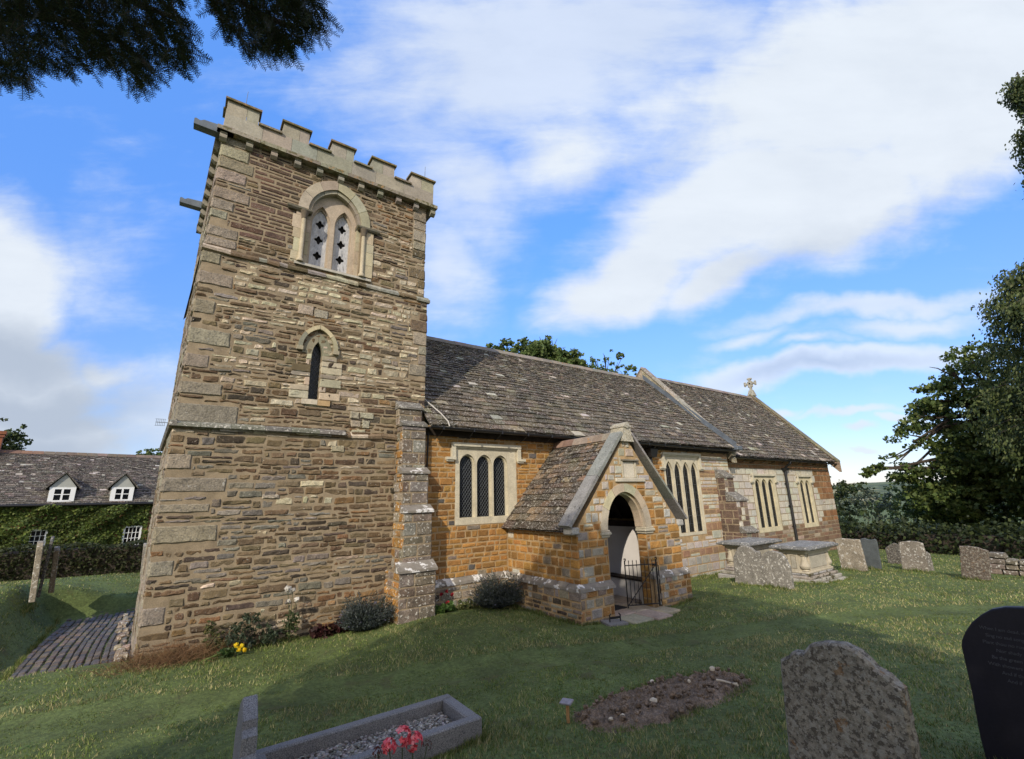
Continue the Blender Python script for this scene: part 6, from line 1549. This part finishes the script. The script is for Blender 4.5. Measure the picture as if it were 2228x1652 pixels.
bulk('leaves', leaf_quads(P, .075, rs, 1.2, .5), pal_cols(len(P), [(.6, (.03, .042, .016)), (.3, (.05, .06, .022)), (.1, (.10, .06, .03))], rs), M_LEAF, ge_)
def umbel(c, r, pal, seed, wilt):
    rs = np.random.RandomState(seed); V = []; n = 15 if not wilt else 40
    d = unit(rs.normal(size=(n, 3)) + np.array([0, -.2, .35])); 
    for k in range(n):
        o = np.array(c) + d[k]*r*(.8 if not wilt else .62); nr = d[k]; a = np.cross(nr, rs.normal(size=3)); a /= np.linalg.norm(a); b = np.cross(nr, a); s = r*(.50 if not wilt else .22)*rs.uniform(.7, 1.15)
        for q in range(5 if not wilt else 2):
            t = q*1.2566 + rs.uniform(-.2, .2); e = a*math.cos(t) + b*math.sin(t); f = np.cross(nr, e); V.append([o, o + e*s*.6 + f*s*.42 + nr*s*.12, o + e*s*1.05 + nr*s*.1, o + e*s*.6 - f*s*.42 + nr*s*.12])
    V = np.array(V); return V, pal_cols(len(V), pal, rs, .12 if not wilt else .4)
for k, (x, y, z, r, w) in enumerate(HEADS):
    V, Cc = umbel((x, y, z), r, [(.4, (.80, .14, .16)), (.35, (.50, .045, .06)), (.25, (.88, .30, .30))] if not w else [(.6, (.10, .028, .018)), (.4, (.06, .02, .014))], 370 + k, w)
    o = bulk('flower_head', V, Cc, M_PETAL, ge_)
    if w: o['label'] = 'withered dark red flower head'

# the old yew that the picture is taken under: overhanging sprays and the rest of its crown
def at(px, py, d):
    v = CF + CR*((px-1114)/F_PX) - CU*((py-826)/F_PX); return CAM + v*d
def yew():
    rs = np.random.RandomState(401); rnd = random.Random(401)
    t = thing('yew_tree', 'dark old yew tree overhanging the top left of the view with hanging sprays', 'tree', (-5.2, -3.0, .9))
    m = MB(); b = Vector((-5.2, -3.0, .6)); m.tube([b, b + Vector((.1, .1, 2)), b + Vector((0, .2, 4.5)), b + Vector((.1, .2, 9))], [.75, .6, .45, .12], 12)
    A = [(-90, -90), (-90, 185), (0, 160), (55, 172), (75, 130), (130, 148), (180, 138), (215, 122), (262, 145), (280, 180), (312, 182), (330, 130), (380, 138), (412, 128), (400, 95), (425, 85), (402, 45), (385, 10), (370, -90)]
    B = [(410, -90), (450, 5), (475, 35), (505, 68), (525, 100), (590, 112), (640, 98), (655, 65), (688, 72), (700, 35), (697, 8), (660, -90)]
    V = []; C = []
    limbs = [((-5.0, -2.7, 3.6), [at(-80, 20, 2.77), at(120, 40, 2.44), at(260, 90, 2.24), at(330, 150, 2.11)]), ((-5.0, -2.7, 4.0), [at(-60, -60, 2.64), at(200, -30, 2.38), at(380, 40, 2.18)]), ((-5.0, -2.7, 4.4), [at(150, -160, 2.38), at(450, -60, 2.18), at(560, 30, 2.11), at(640, 60, 2.05)]), ((-5.0, -2.7, 3.2), [at(-200, 140, 2.90), at(-40, 120, 2.57), at(20, 140, 2.44)])]
    for a, ps in limbs: m.tube([a] + ps, [.07] + [.022*(1-.7*k/len(ps)) for k in range(len(ps))], 7)
    m.build('trunk', M_BARK, t)
    def twig(p, d, L):
        d = d.normalized(); side = d.cross(Vector((rnd.gauss(0, .4), rnd.gauss(0, .4), 1))).normalized(); n = int(L/.0036); prev = p
        dr = Vector((0, 0, -1)); q = p.copy(); dd = d.copy()
        for k in range(n):
            dd = (dd + dr*.012).normalized(); q = q + dd*.0036; s = (side if k % 2 else -side)
            f = 1 - .6*max(0, (k/n-.75)/.25); l = .0195*f*rnd.uniform(.8, 1.15); e = (s*.92 + dd*.38 + Vector((rnd.gauss(0, .12), rnd.gauss(0, .12), rnd.gauss(0, .12)))).normalized(); w = e.cross(s.cross(dd)).normalized()*.0015
            V.append((q - w, q + w, q + e*l + w*.5, q + e*l - w*.5)); C.append((.022, .032, .015) if rnd.random() < .7 else (.045, .062, .026))
        w = side*.0016; V.append((p - w, p + w, q + w*.5, q - w*.5)); C.append((.04, .032, .02))
    root = Vector((-5, -2.7, 4.0))
    for poly, cnt in ((A, 2600), (B, 900)):
        xs = [p[0] for p in poly]; ys = [p[1] for p in poly]; k = 0
        while k < cnt:
            x, y = rnd.uniform(min(xs), max(xs)), rnd.uniform(min(ys), max(ys))
            if not inside(poly, x, y): continue
            if lf(x/70, y/70, 1, 2) > .95 and y > 60: k += .3; continue
            dist = rnd.uniform(1.9, 2.75) if poly is A else rnd.uniform(1.9, 2.4); p = at(x, y, dist); out = (p - root).normalized(); dn = Vector((0, 0, -1))
            twig(p, out*rnd.uniform(.3, .9) + dn*rnd.uniform(.0, .6) + Vector((rnd.gauss(0, .55), rnd.gauss(0, .55), rnd.gauss(0, .25))), rnd.uniform(.055, .115)); k += 1
    nv = np.array([[tuple(p) for p in q] for q in V]); 
    bulk('needle_sprays', nv, np.array(C), M_NEEDLE, t)
    P = ball(60000, (-5.2, -3.2, 6.6), (4.6, 4.2, 4.2), rs, .42)
    d = P - np.array(CAM); z = d@np.array(CF); u = d@np.array(CR)/np.maximum(z, 1e-3); v = d@np.array(CU)/np.maximum(z, 1e-3)
    vis = (z > 0) & (np.abs(u) < 1.25) & (np.abs(v) < .95); low = P[:, 2] < 3.0
    P = P[~vis & ~low]
    bulk('crown', leaf_quads(P, .16, rs, .4, .3), pal_cols(len(P), [(.7, (.022, .03, .015)), (.3, (.035, .045, .02))], rs), M_NEEDLE, t)
yew()

# ---------------------------------------------------------------- cottage
az = R_(9.7); fK = Fr((-4, 34, 0), (math.cos(az), math.sin(az), 0), (math.sin(az), -math.cos(az), 0))
ct = thing('cottage', 'long low cottage with stone slate roof, two dormers and white casements behind the hedge', 'house', tuple(fK(0, -1.1)))
KX0, KX1 = -9.0, 5.5
win = [(-2.25, -1.45, .62, 1.48), (1.60, 2.36, .45, 1.44)]
m = MB(); m.prism([(KX0, -1.6), (KX1, -1.6), (KX1, 2.75), (KX0, 2.75)], fK.at(0), fK.at(-.3), (.22, .11, .065), 0, [[(a, c), (b, c), (b, d), (a, d)] for a, b, c, d in win])
for (u, s) in ((KX0, 1), (KX1, -1)):
    m.add([fK(u, -1.6, -.0), fK(u, -1.6, -5.4), fK(u, 2.7, -5.4), fK(u, 5.5, -2.7), fK(u, 2.7, 0)], [(0, 1, 2, 3, 4)], (.2, .11, .07))
cw = m.build('wall', M_BRICK, ct)
def f_(m):
    S = fK.N*(-2.95) + Vector((0, 0, 2.84)); P0 = fK(KX0 - .2, 2.74, .25); Nn = fK.U.cross(S.normalized()); Lr = KX1 - KX0 + .4
    m.add([P0, P0 + fK.U*Lr, P0 + fK.U*Lr + S, P0 + S], [(0, 1, 2, 3)], (.05, .045, .04))
    slates(m, P0, fK.U, S, Nn, Lr, S.length, .15, .08, .28, .16, [(.35, (.072, .060, .050)), (.3, (.095, .080, .066)), (.2, (.052, .045, .04)), (.12, (.13, .11, .09)), (.03, (.36, .34, .30))], 610)
    P1 = fK(KX0 - .2, 2.74, -5.65); m.add([P1, P1 + fK.U*Lr, P0 + fK.U*Lr + S, P0 + S], [(3, 2, 1, 0)], (.08, .07, .06))
cr_ = add_part('roof', M_SLATE, ct, f_)
def f_(m):
    rnd = random.Random(3); u = KX0
    while u < KX1:
        e = min(u + .45, KX1); c = jc(rnd, (.17, .105, .075) if u < -2.4 else (.16, .125, .10), .2)
        m.prism([(-.16, -.12), (0, .06), (.16, -.12)], lambda q, h: fK(u, 5.6 + h, -2.70 + q), lambda q, h: fK(e - .01, 5.6 + h, -2.70 + q), c); u = e
add_part('ridge_tiles', M_RIDGE, cr_, f_)
def f_(m):
    m.prism([(-4.9, 5.0), (-3.95, 5.0), (-3.95, 6.45), (-4.9, 6.45)], fK.at(-2.35), fK.at(-3.0), (.27, .10, .05)); m.prism([(-4.95, 6.3), (-3.90, 6.3), (-3.90, 6.42), (-4.95, 6.42)], fK.at(-2.3), fK.at(-3.05), (.24, .09, .05)); m.prism([(-5.0, 6.45), (-3.86, 6.45), (-3.86, 6.62), (-5.0, 6.62)], fK.at(-2.26), fK.at(-3.09), (.26, .10, .05))
add_part('chimney', M_BRICK, cr_, f_)
add_part('gutter', M_IRON, ct, lambda m: m.tube([fK(KX0 - .1, 2.70, .30), fK(KX1 + .1, 2.66, .30)], .06, 8))
for (u0, u1, nm) in ((-1.72, -.70, 'l'), (.72, 1.72, 'r')):
    um = (u0+u1)/2
    d = MB()
    d.prism([(u0, 2.80), (u1, 2.80), (u1, 3.58), (um, 4.28), (u0, 3.58)], fK.at(.13), fK.at(.08), (.37, .38, .35), 0, [[(u0+.09, 2.86), (u1-.09, 2.86), (u1-.09, 3.52), (u0+.09, 3.52)]])
    for s in (u0, u1): d.add([fK(s, 2.80, .1), fK(s, 2.80, -.3), fK(s, 3.58, -1.0), fK(s, 3.58, .1)], [(0, 1, 2, 3)], (.4, .4, .37))
    dm_ = d.build('dormer', M_REND, ct)
    r = MB()
    for s in (-1, 1):
        e = Vector(fK(um + s*.66, 3.50, .24)); tp = Vector(fK(um, 4.32, .24)); back = fK.N*(-2.0); S = tp - e; Nn = (fK.U*s*.8 + Vector((0, 0, 1))).normalized()
        r.hexa([e, tp, tp + back, e + back, e + Nn*.06, tp + Nn*.06, tp + back + Nn*.06, e + back + Nn*.06], (.075, .065, .055))
    r.build('dormer_roof', M_SLATE, dm_)
    w = MB()
    w.prism([(u0+.01, 2.80), (u1-.01, 2.80), (u1-.01, 3.57), (u0+.01, 3.57)], fK.at(.16), fK.at(.10), (.8, .8, .8), 0, [[(u0+.21, 2.92), (um-.04, 2.92), (um-.04, 3.19), (u0+.21, 3.19)], [(u0+.21, 3.23), (um-.04, 3.23), (um-.04, 3.48), (u0+.21, 3.48)], [(um+.04, 2.92), (u1-.21, 2.92), (u1-.21, 3.19), (um+.04, 3.19)], [(um+.04, 3.23), (u1-.21, 3.23), (u1-.21, 3.48), (um+.04, 3.48)]])
    w.build('window_frame', M_WHITE, dm_)
    g = MB(); g.prism([(u0+.15, 2.87), (u1-.15, 2.87), (u1-.15, 3.5), (u0+.15, 3.5)], fK.at(.12), fK.at(.11), (0, 0, 0)); g.build('pane', M_GLASS, dm_)
for (a, b, c, d) in win:
    w = MB(); hs = []
    for i in range(4):
        for j in range(3):
            p, q = a + .05 + (b-a-.1)*i/4, a + .05 + (b-a-.1)*(i+1)/4; r, s = c + .05 + (d-c-.1)*j/3, c + .05 + (d-c-.1)*(j+1)/3; e = .012 if i not in (1, 3) else .012
            hs.append([(p+e, r+.012), (q-e, r+.012), (q-e, s-.012), (p+e, s-.012)])
    w.prism([(a-.03, c-.05), (b+.03, c-.05), (b+.03, d+.03), (a-.03, d+.03)], fK.at(.05), fK.at(-.02), (.8, .8, .8), 0, hs)
    wo = w.build('window', M_WHITE, ct)
    g = MB(); g.prism([(a, c), (b, c), (b, d), (a, d)], fK.at(-.03), fK.at(-.04), (0, 0, 0)); g.build('pane', M_GLASS, wo)
def ivy():
    rs = np.random.RandomState(620); n = 26000
    u = rs.uniform(-9, 3.0, n); z = rs.uniform(-1.3, 2.74, n); k = np.ones(n, bool)
    for (a, b, c, d) in win: k &= ~((u > a - .02 + .25*(a < -1)) & (u < b + .04) & (z > c - .06) & (z < d + .06))
    k &= ~((u > 2.55) & (rs.uniform(0, 1, n) < .7)); u, z = u[k], z[k]; n = len(u)
    bump = .10 + .16*np.sin(u*2.3 + 1.2*np.sin(z*1.7)) + .12*np.sin(z*3.1 + u*1.1) + .10*np.sin(z*5.3 - u*4.1); dd = np.abs(rs.normal(0, .05, n)) + np.clip(bump, 0, .4)
    U, N = np.array(fK.U), np.array(fK.N); P = np.array(fK.O)[None] + u[:, None]*U + dd[:, None]*N; P[:, 2] += z
    d = np.tile([0, 0, -1.0], (n, 1)) + N[None]*.5 + rs.normal(0, .5, (n, 3)); d = unit(d); nr = unit(N[None] + rs.normal(0, .5, (n, 3))); p = unit(np.cross(d, nr)); s = rs.uniform(.07, .14, (n, 1))
    V = np.stack([P, P + p*s*.6 + d*s*.35, P + d*s, P - p*s*.6 + d*s*.35], 1)
    t = thing('ivy', 'green climbing creeper covering the cottage wall around the windows', 'climber', tuple(fK(-3, -1.1, .1)))
    m = MB(); rnd = random.Random(3)
    for q in range(9):
        x = -7.5 + q*1.15; m.tube([fK(x, -1.2, .04), fK(x + rnd.uniform(-.3, .3), .4, .05), fK(x + rnd.uniform(-.6, .6), 2.2, .05)], [.03, .02, .01], 5)
    m.build('stems', M_BARK, t)
    br = .5 + .5*np.sin(u*1.9 + .8)*np.sin(z*2.2 + u)
    C = pal_cols(n, [(.45, (.060, .092, .020)), (.3, (.092, .132, .025)), (.25, (.145, .175, .04))], rs, .35)*(0.8 + .4*br)[:, None]
    bulk('leaves', V, C, M_LEAF, t)
ivy()

# ---------------------------------------------------------------- distant hills
def hills():
    na, nr = 90, 14; V = []; F = []; Cc = []
    for i in range(na+1):
        a = R_(-40 + 170*i/na)
        for j in range(nr+1):
            r = 500 + 2200*j/nr; h = -22 + (37 + 7*math.sin(a*9) + 4*math.sin(a*23+1) + 1.5*math.sin(a*61))*math.exp(-((r-1700)/620)**2)
            V.append((r*math.cos(a), r*math.sin(a), h))
    for i in range(na):
        for j in range(nr): F.append((i*(nr+1)+j, i*(nr+1)+j+1, (i+1)*(nr+1)+j+1, (i+1)*(nr+1)+j))
    m = MB(); rnd = random.Random(8); m.v = V
    for f in F:
        m.f.append(f); m.c.append(jc(rnd, pick(rnd, [(.5, (.085, .115, .05)), (.25, (.26, .24, .12)), (.25, (.05, .075, .04))]), .15)); m.m.append(0)
    tag(m.build('hills', M_FIELD), kind='structure')
hills()
def far_wood():
    rs = np.random.RandomState(640); q = random.Random(640); L = []
    for k in range(150):
        a = R_(q.uniform(-12, 40)); r = q.uniform(62, 100); L.append((r*math.cos(a), r*math.sin(a), q.uniform(-3.0, .9), q.uniform(1.5, 2.4)))
    P = clump_pts(L, 16, rs, 3); o = bulk('far_wood', leaf_quads(P, .55, rs, .5), pal_cols(len(P), DG, rs, .4), M_LEAF)
    tag(o, 'dark far off woodland beyond the churchyard', 'wood', kind='stuff')
far_wood()

# ---------------------------------------------------------------- grass
def grass():
    rs = np.random.RandomState(700); n = 900000
    az = R_(54.4) + rs.uniform(-1.02, 1.02, n)*R_(76); lo, hi = math.sqrt(1.6), math.sqrt(42); d = (lo + rs.uniform(0, 1, n)*(hi-lo))**2
    x, y = d*np.cos(az), d*np.sin(az)
    ok = np.ones(n, bool)
    for P in (SOIL, KERB, FLAG): ok &= ~pip(x, y, P)
    def rect(a, b, c, e): return (x > a) & (x < b) & (y > c) & (y < e)
    ok &= ~rect(-.35 - .0, 26.9, 9.6, 17) & ~rect(3.6, 4.42, 8.92, 9.8) & ~rect(4.3, 6.7, 9.46, 9.8) & ~rect(6.5, 10.1, 7.0, 9.8) & ~rect(12.95, 14.9, 5.55, 6.6) & ~rect(13.05, 15.05, 7.1, 8.2) & ~rect(15.9, 16.75, 8.7, 9.8) & ~((x > -.9) & (x < -.2) & (y > 9.75) & (y < 16.6)) & ~((x > -1.98) & (x < -.2) & (y > 10.4) & (y < 16.75)) & ~rect(10.0, 10.5, 6.9, 7.4)
    tf0 = np.sin(x*31 + 3*np.sin(y*9))*np.sin(y*27 + 3*np.sin(x*11)) + .7*np.sin(x*13 + 2*np.sin(y*17))*np.sin(y*15 - 2*np.sin(x*6)); ok &= (tf0 > -.55) | (rs.uniform(0, 1, n) < .45)
    x, y, d = x[ok], y[ok], d[ok]; n = len(x); z = gz(x, y)
    up, lw = np.interp(x, UPX, UPY), np.interp(x, LOX, LOY); ns = np.array([0.0])
    tf = np.sin(x*31 + 3*np.sin(y*9))*np.sin(y*27 + 3*np.sin(x*11)) + .7*np.sin(x*13 + 2*np.sin(y*17))*np.sin(y*15 - 2*np.sin(x*6))
    nz = np.sin(x*1.9 + 2*np.sin(y*.8))*np.sin(y*2.3 + 1.5*np.sin(x*.7)) + .6*np.sin(x*5.1 + y*3.3)*np.sin(y*4.7 - x*2.1)
    strip = (y < up + .05*nz) & (y > lw + .05*nz)
    edge = np.exp(-((y - up - .10)/.10)**2)
    h = np.where(strip, .013, .028 + .012*nz) + edge*.012; h = h*np.where(strip, 1 + .15*tf, 1 + .45*tf); h = np.clip(h, .009, .08)*rs.uniform(.6, 1.35, n)
    near_wall = (y > 9.2) & (x < 6.6) & (x > -.3); h = np.where(near_wall, h*1.5, h)
    w = .0018 + .00050*d
    a = rs.uniform(0, 6.283, n); ln = rs.uniform(.1, .9, n)*h*np.where(strip, .8, 1.1); b = rs.uniform(0, 6.283, n)
    B = np.stack([x, y, z - .004], 1); S = np.stack([np.cos(a)*w, np.sin(a)*w, 0*a], 1); Lv = np.stack([np.cos(b)*ln, np.sin(b)*ln, h], 1)
    V = np.stack([B - S, B + S, B + Lv], 1)
    dry = np.clip(.17 + .20*nz + edge*.40 + .16*np.sin(x*.9+1)*np.sin(y*1.1+.5*x) + .12*tf*(~strip) - .22*strip + .15*(x > 5)*(y < 5) - .12*strip + .12*np.exp(-((x-9)**2+(y-5.5)**2)/6), .04, .8)
    G = np.array([(.098, .145, .036), (.140, .184, .048), (.190, .215, .066)])[rs.choice(3, n, p=[.4, .4, .2])]
    D = np.array([(.36, .325, .16), (.28, .265, .115)])[rs.choice(2, n)]
    C = np.where((rs.uniform(0, 1, n) < dry)[:, None], D, G)*rs.uniform(.7, 1.3, (n, 1))*np.where(strip, .85, 1 + .20*np.clip(tf, -1.3, 1.3))[:, None]  # tuft contrast put into the colour: shaded gaps darker, tall tufts lighter
    # taller blades where the mower cannot reach: round the stones, the kerb, the dug soil and the walls
    E = [(SOIL[i], SOIL[(i+1) % len(SOIL)], 420, .045) for i in range(len(SOIL))] + [((.70, 4.23), (2.62, 4.23), 800, .06), ((2.64, 4.23), (2.64, 4.98), 800, .06), ((2.62, 4.99), (.7, 4.99), 700, .06), ((3.46, 1.1), (3.46, 1.9), 1500, .06), ((3.63, 1.1), (3.63, 1.9), 1200, .06), ((4.46, .3), (4.46, 1.12), 1500, .06), ((4.6, .3), (4.6, 1.12), 900, .06),
        ((11.55, 5.45), (11.55, 6.86), 300, .08), ((16.55, 5.6), (16.55, 6.35), 260, .09), ((17.35, 5.5), (17.35, 6.05), 260, .09), ((17.85, 4.5), (17.85, 5.25), 260, .09), ((16.95, 3.1), (16.95, 3.8), 260, .09), ((12.92, 5.5), (14.95, 5.5), 240, .07), ((12.92, 5.5), (12.92, 6.65), 240, .07), ((4.42, 9.4), (6.45, 9.4), 350, .09), ((6.46, 9.4), (6.46, 7.0), 350, .08), ((6.46, 6.98), (7.45, 6.98), 500, .07), ((8.95, 6.98), (10.1, 6.98), 400, .08), ((10.12, 7), (10.12, 9.5), 300, .09), ((10.1, 9.5), (15.9, 9.5), 220, .09), ((-.3, 9.58), (3.6, 9.58), 420, .09), ((-1.95, 10.4), (-2.1, 16.5), 260, .08), ((-2.5, 14.8), (-2.5, 16.1), 260, .10), ((17.0, 5.6), (18.9, 1.5), 90, .08)]
    XX = []; HH = []
    for (a, b, dn, hh) in E:
        L = math.hypot(b[0]-a[0], b[1]-a[1]); k = int(L*dn); t = rs.uniform(0, 1, k); XX.append(np.stack([a[0] + (b[0]-a[0])*t + rs.normal(0, .022, k), a[1] + (b[1]-a[1])*t + rs.normal(0, .022, k)], 1)); HH.append(hh*rs.uniform(.35, 1.25, k)*(.6 + .6*(np.sin(t*L*7 + a[0]) > -.2)))
    XX = np.concatenate(XX); HH = np.concatenate(HH); k = len(XX); dq = np.hypot(XX[:, 0], XX[:, 1]); ww = (.0018 + .00045*dq); a = rs.uniform(0, 6.283, k); b = rs.uniform(0, 6.283, k); ln = HH*rs.uniform(.1, .8, k); zz = gz(XX[:, 0], XX[:, 1])
    B2 = np.stack([XX[:, 0], XX[:, 1], zz - .004], 1); S2 = np.stack([np.cos(a)*ww, np.sin(a)*ww, 0*a], 1); L2 = np.stack([np.cos(b)*ln, np.sin(b)*ln, HH], 1)
    V = np.concatenate([V, np.stack([B2 - S2, B2 + S2, B2 + L2], 1)]); C = np.concatenate([C, np.where((rs.uniform(0, 1, k) < .25)[:, None], D[:1].repeat(k, 0), G[rs.choice(len(G), k)])*rs.uniform(.7, 1.2, (k, 1))])
    # clover and other small broad leaves in the turf
    k = 26000; a = R_(54.4) + rs.uniform(-1, 1, k)*R_(74); dd = (1.3 + rs.uniform(0, 1, k)*2.6)**2; xc, yc = dd*np.cos(a), dd*np.sin(a)
    keep = (np.sin(xc*2.7 + 1.3*np.sin(yc*1.9))*np.sin(yc*2.3 - 1.1*np.sin(xc*1.4)) > .35) & ~pip(xc, yc, SOIL) & ~pip(xc, yc, KERB) & ~pip(xc, yc, FLAG) & ~((yc > 9.4)) & ~((xc > 6.5) & (xc < 10.1) & (yc > 6.9)) & ~((xc > 12.9) & (xc < 15.1) & (yc > 5.5)) & ~((yc > np.interp(xc, LOX, LOY)) & (yc < np.interp(xc, UPX, UPY)))
    xc, yc, dd = xc[keep], yc[keep], dd[keep]; k = len(xc); zc = gz(xc, yc) + rs.uniform(.010, .028, k); sz = .006 + .0009*dd; q = rs.uniform(0, 6.283, k)
    e1 = np.stack([np.cos(q)*sz, np.sin(q)*sz, rs.normal(0, .3, k)*sz], 1); e2 = np.stack([-np.sin(q)*sz, np.cos(q)*sz, rs.normal(0, .3, k)*sz], 1); Pc = np.stack([xc, yc, zc], 1)
    V = np.concatenate([V, np.stack([Pc - e1, Pc + e1*.6 + e2, Pc + e1*.6 - e2], 1)]); C = np.concatenate([C, np.array([(.075, .14, .035)])*rs.uniform(.7, 1.4, (k, 1))])
    o = bulk('grass', V, C, M_GRASS, corners=3)
    tag(o, 'short mown churchyard grass with drier tips', 'grass', kind='stuff')
grass()
